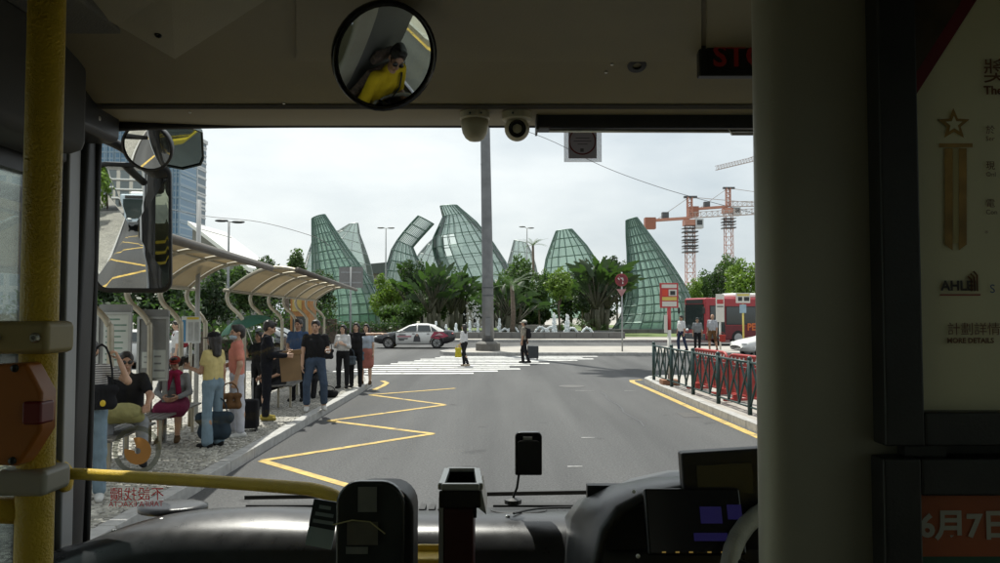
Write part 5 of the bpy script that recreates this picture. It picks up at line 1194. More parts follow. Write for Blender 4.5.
# 12 people beyond the fence on the median
for px,Y,face,H,lab,top,leg,ex in ((681,38.2,120,1.80,'person in white shirt and navy trousers striding behind the bus stop sign',WHT,C('navy_trousers',(0.03,0.04,0.075)),{}),
      (697,38.6,170,1.68,'person in grey top and black trousers between two pale shirts',C('grey_top',(0.22,0.23,0.24)),BLK,{}),
      (712,38.4,140,1.86,'bald person in pale grey shirt and brown shorts carrying a red bag',C('pale_shirt',(0.40,0.41,0.44)),BRN_,{'short':1})):
    x=(px-500)/770*Y
    o,J,M=person(lab,(x,Y,0.15),face,H,'m',0.021,'b',{'rt':(0.06,0.25,-1),'rs':(0,-0.1,-1),'lt':(-0.06,-0.2,-1),'ls':(0,-0.4,-1)},{'top':(top,0.45),'legs':(leg,0.5 if ex else 0.97),'hair':None if ex else 'short','loose':0.02})
    if ex: handbag('red carrier bag beside brown shorts beyond the fence', J['LW']+Vector((0.25,-0.1,-0.45)),0,0.30,0.36,0.14,C('red_bag',(0.35,0.05,0.04)),0.12)
# 13 far figure behind the timetable
p=Vector((-8.6,20.5,PZ))
o,J,M=person('person in white shirt and red shoulder strap far behind the timetable sign', p, 120, 1.72,'m',0.021,'c',{},{'top':(WHT,0.45),'legs':(GRY,0.97)})
backpack('maroon backpack on the far person in white shirt', M @ Matrix.Translation((0,-0.2,1.0)), C('maroon',(0.22,0.03,0.04)))
# driver (seen in the round mirror)
YSH=C('driver_yellow',(0.62,0.44,0.02))
o,J,M=person('person driving the bus in yellow polo shirt and sunglasses', (0.76,1.22,0.55), 8, 1.74,'m',0.014,'b',
  {'rt':(0.18,1,-0.05),'rs':(0.02,0.25,-1),'lt':(-0.18,1,-0.05),'ls':(-0.02,0.25,-1),'ru':(0.25,0.35,-0.9),'rf':(-0.1,0.95,0.12),'lu':(-0.25,0.35,-0.9),'lf':(0.1,0.95,0.12),'rhand':'grip','lhand':'grip','rpalm':(-0.5,0,-0.8),'lpalm':(0.5,0,-0.8),'head':(4,32)},
  {'top':(YSH,0.46),'legs':(BLK,0.97),'glasses':True,'loose':0.016},seat=0.49,lean=(0,-2),build=1.05)
st_=MB(); ch=[(0.13,0.05,0.475),(0.10,0.15,0.36),(0.05,0.175,0.26),(-0.03,0.180,0.14),(-0.10,0.165,0.03),(-0.16,0.09,-0.03)]
vs=[]; b0=Vector((0,0,0.49+0.14*1.01))
for x,y,z in ch: c=b0+Vector((x,y,z)); vs += [c+Vector((-0.018,0,0.012)),c+Vector((0.018,0,-0.012)),c+Vector((-0.018,-0.006,0.012)),c+Vector((0.018,-0.006,-0.012))]
obj('chest_strap',st_.add(vs,[q for i in range(5) for q in ((4*i,4*i+1,4*i+5,4*i+4),(4*i,4*i+4,4*i+6,4*i+2),(4*i+1,4*i+3,4*i+7,4*i+5))]),BLK,o)
# ================================================================== bus shelters
SHM=mat('shelter_steel',(0.36,0.33,0.26),0.42,0.6,var=0.15); SHD=mat('shelter_beam',(0.09,0.075,0.06),0.5,var=0.15)
ROOFP=translucent('roof_panel_cream',(0.42,0.37,0.27),(0.60,0.52,0.38),0.38)
ROOFS=[ROOFP]+[translucent('roof_panel_cream_%s'%n,tuple(x*k for x in (0.42,0.37,0.27)),tuple(x*k for x in (0.60,0.52,0.38)),0.38) for n,k in (('aged',0.82),('dusty',0.92))]
def shelter(label, Y0, Xe, nrib, step):
    """ribs at Y0 + k*step; road-side edge at Xe (drifting left by 0.098 per metre), roof 2.9 high"""
    sh=thing('bus_shelter',label,'bus shelter',(Xe-1.15,Y0,PZ)); H0=2.9; mid=[]
    def sec(k):
        y=Y0+k*step; xo=Xe-0.098*k*step
        # arch from the rear edge up and over to the road-side edge
        return [Vector((xo-1.45+1.45*t, y, 2.50+(H0-2.50)*t+0.24*math.sin(PI*min(1,t*1.02))**0.9)) for t in [i/12 for i in range(13)]]
    for k in range(nrib):
        a=sec(k); P('rib',MB().tube(a,0.036,8),SHM,sh,smooth=True)
        b=a[0]; y=b.y
        s_=[b,b+Vector((-0.03,0,-0.14)),b+Vector((0.03,0,-0.30)),b+Vector((0.20,0,-0.46)),b+Vector((0.30,0,-0.60)),b+Vector((0.33,0,-0.80)),Vector((b.x+0.33,y,PZ))]
        P('support_post',MB().tube(smooth_path(s_),0.042,10),SHM,sh,smooth=True)
        P('post_foot',MB().lathe([(0.09,0),(0.09,0.015),(0.05,0.03)],12,Matrix.Translation((b.x+0.33,y,PZ))),SHM,sh)
    for k in range(nrib-1):
        a,c=sec(k),sec(k+1)
        for j0,j1 in ((0,4),(4,8),(8,12)):
            vs=[]; 
            for j in range(j0,j1+1):
                for q in (a[j],c[j]): vs += [q+Vector((0,0.04 if q is a[j] else -0.04,0.034))]
            n=j1-j0+1; top=[v+Vector((0,0,0.012)) for v in vs]; g=len(vs)
            fs=[(2*i,2*i+2,2*i+3,2*i+1) for i in range(n-1)]+[(g+2*i,g+2*i+1,g+2*i+3,g+2*i+2) for i in range(n-1)]
            P('roof_panel',MB().add(vs+top,fs),ROOFS[random.randrange(3)],sh,smooth=True)
    e0,e1=sec(0)[12],sec(nrib-1)[12]; d=(e1-e0).normalized()*0.35
    P('edge_beam',MB().tube([e0-d,e1+d],0.06,8),SHD,sh,smooth=True)
    r0,r1=sec(0)[0],sec(nrib-1)[0]; P('rear_beam',MB().tube([r0-d,r1+d],0.035,8),SHM,sh,smooth=True)
    m0,m1=sec(0)[6],sec(nrib-1)[6]; P('ridge_purlin',MB().tube([m0,m1],0.02,6),SHM,sh)
    return sh
shelter('near bus shelter with cream curved roof over the seated people',5.6,-3.45,7,1.43)
shelter('farther bus shelter with cream curved roof before the left glass canopy',15.6,-4.05,7,2.07)
def bench(label,x,y,l,rz):
    b=thing('bench',label,'bench',(x,y,PZ),rz)
    for k in range(4): obj('slat',MB().box((-0.16+0.105*k,0,0.455),(0.09,l,0.03)),mat('bench_slat',(0.10,0.095,0.085),0.5,var=0.2),b,bevel=0.005)
    for yy in (-l*0.4,l*0.4): obj('leg',MB().box((0.12,yy,0.22),(0.04,0.05,0.438)).box((-0.12,yy,0.22),(0.04,0.05,0.438)),SHM,b,bevel=0.006)
bench('slatted bench under the seated person in the red cap',-4.95,11.6,1.9,0.1)
bench('slatted bench under the seated person in sunglasses',-4.70,9.55,1.5,0.1)
bench('slatted bench behind the cardboard sheet',-4.5,16.9,2.9,0.1)
# notice boards of the stop
BGRY=mat('board_grey',(0.20,0.205,0.20),0.5,var=0.12); SHEETW=mat('notice_white',(0.46,0.49,0.46),0.6,var=0.06); PRN=mat('notice_print_green',(0.14,0.22,0.18),0.7,var=0.2); PRG=mat('notice_print_grey',(0.22,0.23,0.23),0.7,var=0.2)
def board(label,px0,px1,py0,py1,Y,sheets,posts=True,rows=7,prm=PRN,seed=0):
    rn=random.Random(seed); a,b=at(px0,py1,Y),at(px1,py0,Y); t=thing('notice_board',label,'notice board',((a.x+b.x)/2,Y,PZ))
    P('panel',MB().bb(a.x,b.x,Y,Y+0.06,a.z,b.z),BGRY,t,bevel=0.01)
    P('frame',rect_frame(a.x-0.012,b.x+0.012,a.z-0.012,b.z+0.012,0.035,Y-0.022,Y-0.001),mat('frame_alu',(0.34,0.35,0.34),0.4,0.5),t)
    for (x0,x1,y0,y1,rows_) in sheets:
        c,d=at(x0,y1,Y),at(x1,y0,Y); sp=P('notice',MB().bb(c.x,d.x,Y-0.008,Y-0.002,c.z,d.z),SHEETW,t)
        hh=(d.z-c.z)/(rows_+1)
        for k in range(rows_):
            z=d.z-hh*(k+0.9); wd=(d.x-c.x)*rn.uniform(0.5,0.86); P('printed_line',MB().bb(c.x+0.03,c.x+0.03+wd,Y-0.0105,Y-0.009,z-hh*0.16,z+hh*0.10),prm,sp)
    if posts:
        for x in (a.x+0.05,b.x-0.05): P('post',MB().bb(x-0.03,x+0.03,Y+0.005,Y+0.055,PZ,a.z-0.013),BGRY,t)
        P('hood',MB().prism(round_top(a.x,b.x,b.z+0.013,b.z+0.12,0.05),0.05,Matrix.Translation((0,Y+0.055,0)) @ YX),BGRY,t)
board('grey notice board with white green lined sheet behind sunglasses',97,131,313,372,10.6,[(103,130,314,366,8)],seed=1)
board('grey notice board with small slips between the two seated people',137.5,168.5,317.5,380,11.4,[(142,150,352,368,2),(152,166,350,378,3)],prm=PRG,seed=2)
# timetable flag sign on a round post
Yt=13.0; tt=thing('timetable_sign','timetable plate with blue and yellow column on a grey post','sign',tuple(at(189,330,Yt).xy)+(PZ,))
a,b=at(181,343,Yt),at(200.5,316.5,Yt)
P('plate',MB().bb(a.x,b.x,Yt,Yt+0.02,a.z,b.z),mat('plate_white',(0.55,0.58,0.58),0.5,var=0.05),tt)
for x0,x1,y0,y1,m in ((182,186,320,342,mat('plate_blue',(0.06,0.22,0.40),0.5,var=0.05)),(187,199,317.2,319.5,mat('plate_yellow',(0.6,0.48,0.06),0.5,var=0.05)),(188,193,322,341,mat('plate_grey',(0.36,0.38,0.38),0.5,var=0.3)),(194.5,199,322,341,mat('plate_grey',(0.36,0.38,0.38)))):
    c,d=at(x0,y1,Yt),at(x1,y0,Yt); P('printed_block',MB().bb(c.x,d.x,Yt-0.003,Yt-0.001,c.z,d.z),m,tt)
P('post',MB().tube([(at(190,320,Yt).x,Yt+0.045,PZ),(at(190,320,Yt).x,Yt+0.045,at(190,316,Yt).z)],0.028,10),SHM,tt,smooth=True)
pl=at(195.5,430,13.9); lp=thing('lamp_post','slim grey post rising through the near shelter','post',(pl.x,13.9,PZ))
P('post',MB().tube([(pl.x,13.9,PZ),(pl.x,13.9,4.1)],0.042,10),GREYP,lp,smooth=True); P('post_foot',MB().lathe([(0.1,0),(0.1,0.03),(0.05,0.06)],12,Matrix.Translation((pl.x,13.9,PZ))),GREYP,lp)

# ================================================================== fence, barriers, signs on the right island
FG=mat('fence_green',(0.018,0.045,0.042),0.42,0.2,var=0.15); RAILR=mat('barrier_red',(0.30,0.03,0.025),0.5,var=0.18,vs=3); BW=mat('barrier_white',(0.55,0.54,0.5),0.55,var=0.15)
fp=[at(655,378,21.6),at(760,415,14.6)]
fpath=[(4.36,21.9),(4.44,20.0),(4.52,18.1),(4.60,16.3),(4.68,14.5),(4.76,12.7),(4.84,10.9)]
fen=[]
for k,((x0,y0),(x1,y1)) in enumerate(zip(fpath[:-1],fpath[1:])):
    lab=['railing panel at the tip of the island nearest the crossing','second dark green railing panel from the crossing','third dark green railing panel from the crossing','fourth dark green railing panel from the crossing','fifth dark green railing panel next to the cab pillar','sixth dark green railing panel hidden towards the bus'][k]
    f=thing('railing_panel',('dark green ' if k==0 else '')+lab,'railing',(x0,y0,0.14),0,'green railing panels along the island')
    A=Vector((x0,y0,0.14)); B=Vector((x1,y1,0.14)); d=B-A; u=d.normalized()
    for q in ((A,B) if k==len(fpath)-2 else (A,)): P('post',MB().tube([q,q+Vector((0,0,1.04))],0.045,8),FG,f,smooth=True); P('post_cap',MB().ball(q+Vector((0,0,1.05)),0.05,8,6),FG,f,smooth=True)
    P('top_rail',MB().tube([A+Vector((0,0,0.98)),B+Vector((0,0,0.98))],0.024,8),FG,f,smooth=True); P('bottom_rail',MB().tube([A+Vector((0,0,0.15)),B+Vector((0,0,0.15))],0.02,8),FG,f,smooth=True)
    n=3
    for j in range(n):
        a=A+d*(j/n)+u*0.03; b=A+d*((j+1)/n)-u*0.03
        P('cross_bar',MB().bar(a+Vector((0,0,0.17)),b+Vector((0,0,0.96)),0.034),FG,f); P('cross_bar',MB().bar(a+Vector((0.036,0,0.96)),b+Vector((0.036,0,0.17)),0.034),FG,f)
        if j: P('upright',MB().bar(A+d*(j/n)+Vector((0,0,0.16)),A+d*(j/n)+Vector((0,0,0.97)),0.026),FG,f)
def barrier(label,x,y,rz,l=1.9):
    b=thing('barrier',label,'barrier',(x,y,0.14),rz,'red plastic barriers behind the railing'); h=1.0
    # rounded-top red panel with white striped crown and splayed feet
    pts=[(-l/2,0.16),(l/2,0.16),(l/2,0.78)]+[(l/2-0.22+0.22*math.cos(a),0.78+0.22*math.sin(a)) for a in [PI/2*k/6 for k in range(1,7)]]+[(-l/2+0.22-0.22*math.sin(a),0.78+0.22*math.cos(a)) for a in [PI/2*k/6 for k in range(0,7)]]
    obj('barrier_frame',MB().tube([Vector((x_,0,z_)) for x_,z_ in pts+[pts[0]]],0.035,8),RAILR,b,smooth=True)
    obj('crown',MB().prism([(x_*0.985,z_-0.005) for x_,z_ in pts if z_>0.77]+[],0.05,Matrix.Translation((0,0.025,0)) @ YX),RAILR,b)
    for k in range(12): obj('white_stripe',MB().box((-l*0.42+l*0.84*k/11,0,0.895),(0.055,0.058,0.13),Matrix.Rotation(0.35,3,'Y')),BW,b)
    obj('top_tube',MB().tube([Vector((-l/2+0.18,0,1.005)),Vector((l/2-0.18,0,1.005))],0.028,8),BW,b,smooth=True)
    obj('panel',MB().box((0,0,0.47),(l*0.93,0.035,0.58)),RAILR,b,bevel=0.01)
    for k in range(7): obj('panel_rib',MB().box((-l*0.42+l*0.84*k/6,0,0.46),(0.05,0.06,0.60)),RAILR,b,bevel=0.01)
    for x_ in (-l*0.34,l*0.34): obj('foot',MB().box((x_,0,0.05),(0.10,0.62,0.06)).box((x_,0,0.11),(0.08,0.2,0.10)),RAILR,b,bevel=0.01)
barrier('red barrier with white striped crown nearest the bus stop sign',5.05,18.6,math.radians(-82),2.0)
barrier('red barrier with white striped crown nearest the cab pillar',5.25,15.9,math.radians(-78),2.2)
barrier('red barrier with white striped crown hidden behind the cab pillar',5.5,13.2,math.radians(-80),2.2)
# bus stop flag with red frame on the island
Yb=20.6
def flag_sign(label,px,py0,py1,wpx,Y,zb,post,frame,blocks,post_r=0.03,name='bus_stop_sign'):
    c=at(px,py1,Y); s=thing(name,label,'sign',(c.x,Y,zb)); a,b=at(px-wpx/2,py1,Y),at(px+wpx/2,py0,Y)
    P('plate',MB().bb(a.x,b.x,Y-0.02,Y+0.02,a.z,b.z),frame,s,bevel=0.006)
    for i,(x0,x1,y0,y1,m) in enumerate(blocks):
        p0,p1=at(x0,y1,Y),at(x1,y0,Y); P('printed_block',MB().bb(p0.x,p1.x,Y-0.025,Y-0.021,p0.z,p1.z),m,s)
    for (z0,z1,m) in post: P('post',MB().tube([(c.x,Y+0.001,z0),(c.x,Y+0.001,z1)],post_r,10),m,s,smooth=True)
    return s,c
SR=mat('sign_red',(0.45,0.045,0.05),0.45,var=0.08); SW_=mat('sign_white',(0.62,0.60,0.55),0.45,var=0.05); SY=mat('sign_yellow',(0.62,0.50,0.12),0.45,var=0.05); SK=mat('sign_black',(0.03,0.03,0.03),0.5,var=0)
zp=at(669,308,Yb).z; zm=at(669,330,Yb).z
s,c=flag_sign('bus stop flag with red frame and yellow band above the railing tip',669,283,308,18,Yb,0.14,[(0.14,zm,SW_),(zm,zp,SR)],SR,[(661.5,676.5,284.5,288,SW_),(662,667.5,289.5,296,mat('sign_bright_red',(0.6,0.06,0.03),0.45)),(668.5,676.5,289.5,296,SW_),(662,676.5,297,300.5,SY),(662,676.5,301.5,306.5,SW_)],0.05)
P('stop_number',MB().bb(at(670,295,Yb).x,at(675,295,Yb).x,Yb-0.029,Yb-0.026,at(670,295,Yb).z,at(670,291,Yb).z),SK,s)
P('side_plate',MB().bb(at(664.5,345,Yb).x,at(667.5,345,Yb).x,Yb-0.03,Yb+0.02,at(660,333,Yb).z,at(660,315,Yb).z),SW_,s)
P('sign_base',MB().box((c.x,Yb,0.21),(0.46,0.46,0.14)),mat('base_brown',(0.22,0.10,0.05),0.7,var=0.2),s,bevel=0.02)
Yd=41.5
flag_sign('small white and red stop flag beside the red bus',720,294,322,8,39.8,0.15,[(0.15,at(720,322,39.8).z,SW_)],SW_,[(716.8,723.2,299.5,304,SR),(716.8,723.2,306,307,SK),(718,722,310,320,SW_)],0.05)
s,c=flag_sign('yellow headed stop flag on yellow post before the red bus',743,293,303,14,39.4,0.15,[(0.15,at(743,304,39.4).z,SY)],SW_,[(737,749,294,296,SY),(738,742,297,301,SK),(744,749,297,301,SK)],0.05)
P('blue_plate',MB().bb(at(739.5,310,39.4).x,at(746,310,39.4).x,39.35,39.37,at(743,313,39.4).z,at(743,304.5,39.4).z),mat('plate_sky',(0.30,0.42,0.50),0.5),s)
P('sign_base',MB().lathe([(0.38,0),(0.36,0.12),(0.12,0.2)],14,Matrix.Translation((c.x,39.4,0.15))),DARKP,s)
# prohibition sign with give-way triangle on the median
Yn=38.0; c=at(622,280,Yn); ns=thing('traffic_sign','round red no turning sign above a small triangle on the median','traffic sign',(c.x,Yn,0.15))
P('post',MB().tube([(c.x,Yn+0.04,0.15),(c.x,Yn+0.04,at(622,272,Yn).z)],0.04,8),GREYP,ns,smooth=True)
M=Matrix.Translation(at(621.5,280,Yn)) @ Matrix.Rotation(PI/2,4,'X')
P('disc',MB().lathe([(0.32,-0.012),(0.32,0.012)],28,M),mat('sign_dark_red',(0.24,0.03,0.035),0.5,var=0.1),ns); P('disc_face',MB().lathe([(0.25,0.013),(0.25,0.018)],28,M),mat('sign_maroon',(0.16,0.02,0.03),0.5),ns)
ar=at(621.5,280,Yn)
P('arrow',MB().box(ar+Vector((0.06,-0.022,-0.06)),(0.06,0.006,0.26)).box(ar+Vector((-0.02,-0.022,0.08)),(0.20,0.006,0.06)).add([ar+Vector((-0.10,-0.024,0.18)),ar+Vector((-0.20,-0.024,0.08)),ar+Vector((-0.10,-0.024,-0.02))],[(0,1,2)]),SW_,ns)
P('slash',MB().box(ar+Vector((0,-0.028,0)),(0.05,0.006,0.52),Matrix.Rotation(math.radians(-45),3,'Y')),mat('sign_dark_red',(0.24,0.03,0.035)),ns)
t0=at(621.5,292.5,Yn); P('triangle',MB().prism([(-0.24,0.16),(0.0,-0.22),(0.24,0.16)],0.02,Matrix.Translation(t0) @ YX),mat('sign_pink',(0.40,0.20,0.20),0.5),ns)
# back of a square sign by the left canopy
Yq=43.0; a,b=at(339,288,Yq),at(363,267,Yq); bs_=thing('sign_back','grey square sign seen from behind by the left glass canopy','sign',((a.x+b.x)/2,Yq,0))
P('plate',MB().bb(a.x,b.x,Yq,Yq+0.02,a.z,b.z),mat('sign_back_grey',(0.22,0.215,0.21),0.5,0.3,var=0.08),bs_)
P('post',MB().tube([((a.x+b.x)/2,Yq-0.05,0),((a.x+b.x)/2,Yq-0.05,b.z)],0.05,8),GREYP,bs_,smooth=True)
for z in (a.z+0.3,b.z-0.3): P('clamp_strap',MB().bb(a.x+0.1,b.x-0.1,Yq-0.02,Yq-0.002,z-0.04,z+0.04),GREYP,bs_)
# ================================================================== high mast and lamps
MASTM=mat('mast_galvanised',(0.17,0.175,0.18),0.5,0.35,var=0.2,vs=2)
bm=gr(488,349,0.15); hm_=thing('light_mast','tall grey galvanised light mast on the median','light mast',(bm.x,39.0,0.15))
xb=(488-500)/770*39.0; xt=(484.5-500)/770*39.0
P('mast_tube',MB().tube([(xb,39.0,0.15),(xb-0.02,39.0,4),(xt,39.0,13.0),(xt-0.1,39,30)],[0.31,0.285,0.235,0.15],16),MASTM,hm_,smooth=True)
P('mast_base',MB().lathe([(0.62,0),(0.62,0.36),(0.5,0.45),(0.4,0.47)],20,Matrix.Translation((xb,39,0.15))),mat('mast_base_grey',(0.11,0.105,0.095),0.7,var=0.2),hm_)
for z in (2.9,3.3): P('cable_band',MB().lathe([(0.315,0),(0.315,0.05)],18,Matrix.Translation((xb,39,z))),DARKP,hm_)
P('mast_door',MB().box((xb,38.70,1.35),(0.26,0.06,0.9)),MASTM,hm_,bevel=0.01)
for z in (6.2,9.6,12.4): P('joint_ring',MB().lathe([(0.298-0.0048*z,0),(0.298-0.0048*z,0.06)],18,Matrix.Translation((xb+(xt-xb)*(z/13),39,z))),MASTM,hm_)
P('lamp_ring',MB().lathe([(1.5,0),(1.6,0.1),(1.5,0.2),(1.4,0.1)],24,Matrix.Translation((xt-0.1,39,29.5))),MASTM,hm_)
for k in range(8):
    a=2*PI*k/8; P('floodlight',MB().box((xt-0.1+1.75*math.cos(a),39+1.75*math.sin(a),29.4),(0.7,0.7,0.35),Matrix.Rotation(a,3,'Z')),DARKP,hm_)
    P('spoke',MB().tube([(xt-0.1,39,29.6),(xt-0.1+1.5*math.cos(a),39+1.5*math.sin(a),29.6)],0.05,6),MASTM,hm_)
def street_lamp(label,px,py,Y,base,heads):
    t=at(px,py,Y); s=thing('street_lamp',label,'street lamp',(t.x,Y,base))
    P('pole',MB().tube([(t.x,Y,base),(t.x,Y,t.z)],[0.11,0.06],8),GREYP,s,smooth=True)
    for dx,dz in heads:
        P('arm',MB().tube([(t.x,Y,t.z-0.05),(t.x+dx*0.6,Y,t.z+dz)],0.035,6),GREYP,s)
        P('lamp_head',MB().ball((t.x+dx,Y,t.z+dz),(0.42,0.2,0.09),12,6),DARKP,s,smooth=True)
street_lamp('twin headed street lamp behind the near shelter',229,221,46,0.0,((-0.45,0.02),(0.55,-0.06)))
street_lamp('twin headed street lamp between left and middle glass canopies',386,228,88,0.16,((-0.6,0.02),(0.6,0.0)))
street_lamp('leaning street lamp by the right side of the middle canopy',527,228,96,0.16,((-0.6,0.15),(0.5,0.0)))
# overhead wires
def wire(label,pts,r):
    o=thing('overhead_wire',label,'wire',pts[0]); P('cable',MB().tube(smooth_path([Vector(p) for p in pts],6),r,5),mat('wire_dark',(0.05,0.05,0.055),0.6),o); return o
wire('thin overhead wire sagging from the ball camera to the cranes',[at(470,112,60),at(545,138,60),at(600,165,60),at(650,184,60),at(700,199,60),at(800,225,60)],0.022)
wire('thin overhead wire from the blue tower to the left canopy',[at(150,205,50),at(205,216,50),at(260,222,50),at(312,236,50),at(330,246,50)],0.02)
# ================================================================== glass canopies of the plaza
GFR=mat('canopy_frame',(0.09,0.16,0.13),0.45,0.3,var=0.1); GFW=mat('canopy_frame_pale',(0.40,0.44,0.43),0.45,0.3,var=0.1)
GG=glass('canopy_glass',(0.86,0.95,0.91),1.0,0.05,body=(0.52,0.70,0.62),body_w=0.50,trans=(0.70,0.90,0.80))
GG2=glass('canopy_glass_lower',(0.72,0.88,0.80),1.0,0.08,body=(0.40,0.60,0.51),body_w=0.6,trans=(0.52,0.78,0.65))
GP=glass('canopy_glass_grey',(0.86,0.93,0.91),1.3,0.05,body=(0.56,0.64,0.62),body_w=0.42,trans=(0.74,0.85,0.81))
def resample(pts,n):
    P_=[Vector((a,b,0)) for a,b in pts]; L_=[0]
    for a,b in zip(P_[:-1],P_[1:]): L_.append(L_[-1]+(b-a).length)
    out_=[]
    for i in range(n+1):
        t=L_[-1]*i/n; k=0
        while k<len(P_)-2 and L_[k+1]<t: k+=1
        f=(t-L_[k])/max(1e-9,L_[k+1]-L_[k]); out_.append(P_[k]+(P_[k+1]-P_[k])*f)
    return out_
def canopy(label,Y,Lp,Rp,nu,nv,bulge,gm,fm,fr=0.06,low=0,gm_low=None,back=True,ridge=None,skip=()):
    Lr,Rr=resample(Lp,nv),resample(Rp,nv); rows=[]
    for a,b in zip(Lr,Rr):
        A,B=at(a.x,a.y,Y),at(b.x,b.y,Y); c=(A+B)/2; hw=(B-A)/2; w_=hw.length
        row=[]
        for i in range(nu+1):
            t=PI*(1-i/nu); row.append(c+hw*math.cos(t)+Vector((0,-bulge*max(w_,0.8)*math.sin(t),0)))
        rows.append(row)
    base=(rows[0][0]+rows[0][-1])/2; cn=thing('glass_canopy',label,'glass canopy',(base.x,base.y,0.16))
    for j in range(nv):
        for i in range(nu):
            if (i,j) in skip: continue
            q=[rows[j][i],rows[j][i+1],rows[j+1][i+1],rows[j+1][i]]; n=(q[1]-q[0]).cross(q[3]-q[0])
            if n.length<1e-6: continue
            n.normalize(); cc=(q[0]+q[1]+q[2]+q[3])/4; q=[cc+(p-cc)*0.985 for p in q]
            tl=n*0.03; jit=[n*random.uniform(-0.02,0.02) for _ in range(4)]
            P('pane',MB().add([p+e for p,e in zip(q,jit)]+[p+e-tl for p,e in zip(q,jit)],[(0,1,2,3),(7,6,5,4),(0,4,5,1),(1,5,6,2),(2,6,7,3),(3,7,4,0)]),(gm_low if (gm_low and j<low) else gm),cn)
    for i in range(nu+1): P('mullion',MB().tube([rows[j][i] for j in range(nv+1)],fr,5),fm,cn)
    for j in range(nv+1): P('transom',MB().tube(rows[j],fr*0.85,5),fm,cn)
    if back:
        mb=MB(); bk=[]
        for row in rows:
            c=(row[0]+row[-1])/2; bk.append([Vector((p.x,2*c.y-p.y,p.z)) for p in row])
        for i in range(0,nu+1,1): mb.tube([bk[j][i] for j in range(nv+1)],fr*0.9,4)
        for j in range(nv+1): mb.tube(bk[j],fr*0.8,4)
        P('rear_frame',mb,fm,cn)
        fl=[p for r in bk for p in r]; P('rear_glazing',MB().add(fl,[(j*(nu+1)+i,(j+1)*(nu+1)+i,(j+1)*(nu+1)+i+1,j*(nu+1)+i+1) for j in range(nv) for i in range(nu)]),gm,cn)
    return cn
PEDM=mat('pedestal_stone',(0.13,0.13,0.125),0.6,var=0.18,vs=1.5,bump=0.2,bs=12)
def pedestal(label,x0,x1,y0,y1,Y,dep,steps=1):
    a,b=at(x0,y1,Y),at(x1,y0,Y); t=thing('pedestal',label,'pedestal',((a.x+b.x)/2,Y,0.16)); n=max(2,int((b.x-a.x)/1.1))
    for k in range(n):
        u0=a.x+(b.x-a.x)*k/n; u1=a.x+(b.x-a.x)*(k+1)/n; P('cladding_slab',MB().bb(u0+0.012,u1-0.012,Y-dep,Y-dep+0.06,0.165,b.z),PEDM,t,bevel=0.01)
    P('core',MB().bb(a.x,b.x,Y-dep+0.07,Y+dep,0.165,b.z-0.02),PEDM,t)
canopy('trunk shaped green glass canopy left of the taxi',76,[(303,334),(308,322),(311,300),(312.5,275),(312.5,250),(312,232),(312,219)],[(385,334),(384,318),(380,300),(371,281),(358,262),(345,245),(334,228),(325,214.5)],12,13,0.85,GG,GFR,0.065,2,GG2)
pedestal('low dark stone plinth under the left glass canopy',300,388,331,338,76,3.0)
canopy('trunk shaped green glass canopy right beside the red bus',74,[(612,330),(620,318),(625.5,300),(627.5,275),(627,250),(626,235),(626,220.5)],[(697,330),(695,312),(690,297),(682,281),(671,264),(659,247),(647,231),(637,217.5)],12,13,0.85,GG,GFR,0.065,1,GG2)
pedestal('dark stone plinth under the right glass canopy',606,700,328.5,337,74,3.6)
canopy('pale peak of a farther canopy behind the left glass trunk',104,[(300,320),(303,270),(312,240),(330,232),(346,229),(349,224)],[(378,320),(376,290),(370,262),(364,245),(359,232),(358,223)],6,9,0.5,GP,GFW,0.06,back=False)
# the large middle shells
canopy('tall sweeping glass shell behind the light mast',110,[(462,322),(452,300),(441,276),(434,256),(431,242),(438,227),(443,216),(440,206)],[(527,322),(518,290),(508,265),(493,242),(477,222),(457,205)],11,11,0.55,GP,GFR,0.06,back=True,skip={(0,10),(0,8),(1,8),(0,7),(3,7),(4,7),(3,6),(0,6),(1,6)})
canopy('left sloping glass shell with open top grid beside the bright tree',106,[(370,322),(374,300),(381,280),(387,264),(391,250),(397,240),(407,227),(418,215.5)],[(452,322),(442,300),(431,282),(422,266),(416,255),(413,247),(423,236),(434,224)],9,11,0.55,GP,GFR,0.06,back=True,skip={(i,j) for i in range(9) for j in (8,9,10)})
canopy('pale glass fin joining the two middle shells',112,[(404,322),(405,295),(409,272),(416,257),(426,245),(436,236)],[(470,322),(462,300),(452,282),(446,264),(444,250),(443,237)],7,8,0.5,GP,GFW,0.06,back=False)
canopy('leaning green glass shell behind the yellow green tree',100,[(540,318),(541,296),(543,276),(546,258),(551,244),(556,231)],[(606,318),(606,300),(603,280),(598,264),(590,249),(572,229)],9,9,0.5,GG,GFR,0.07,back=False)
canopy('small pale shell between mast and leaning green shell',120,[(505,310),(506,280),(508,262),(512,248),(514,240)],[(545,310),(540,285),(535,262),(531,250),(527,243)],5,6,0.5,GP,GFW,0.08,back=False)
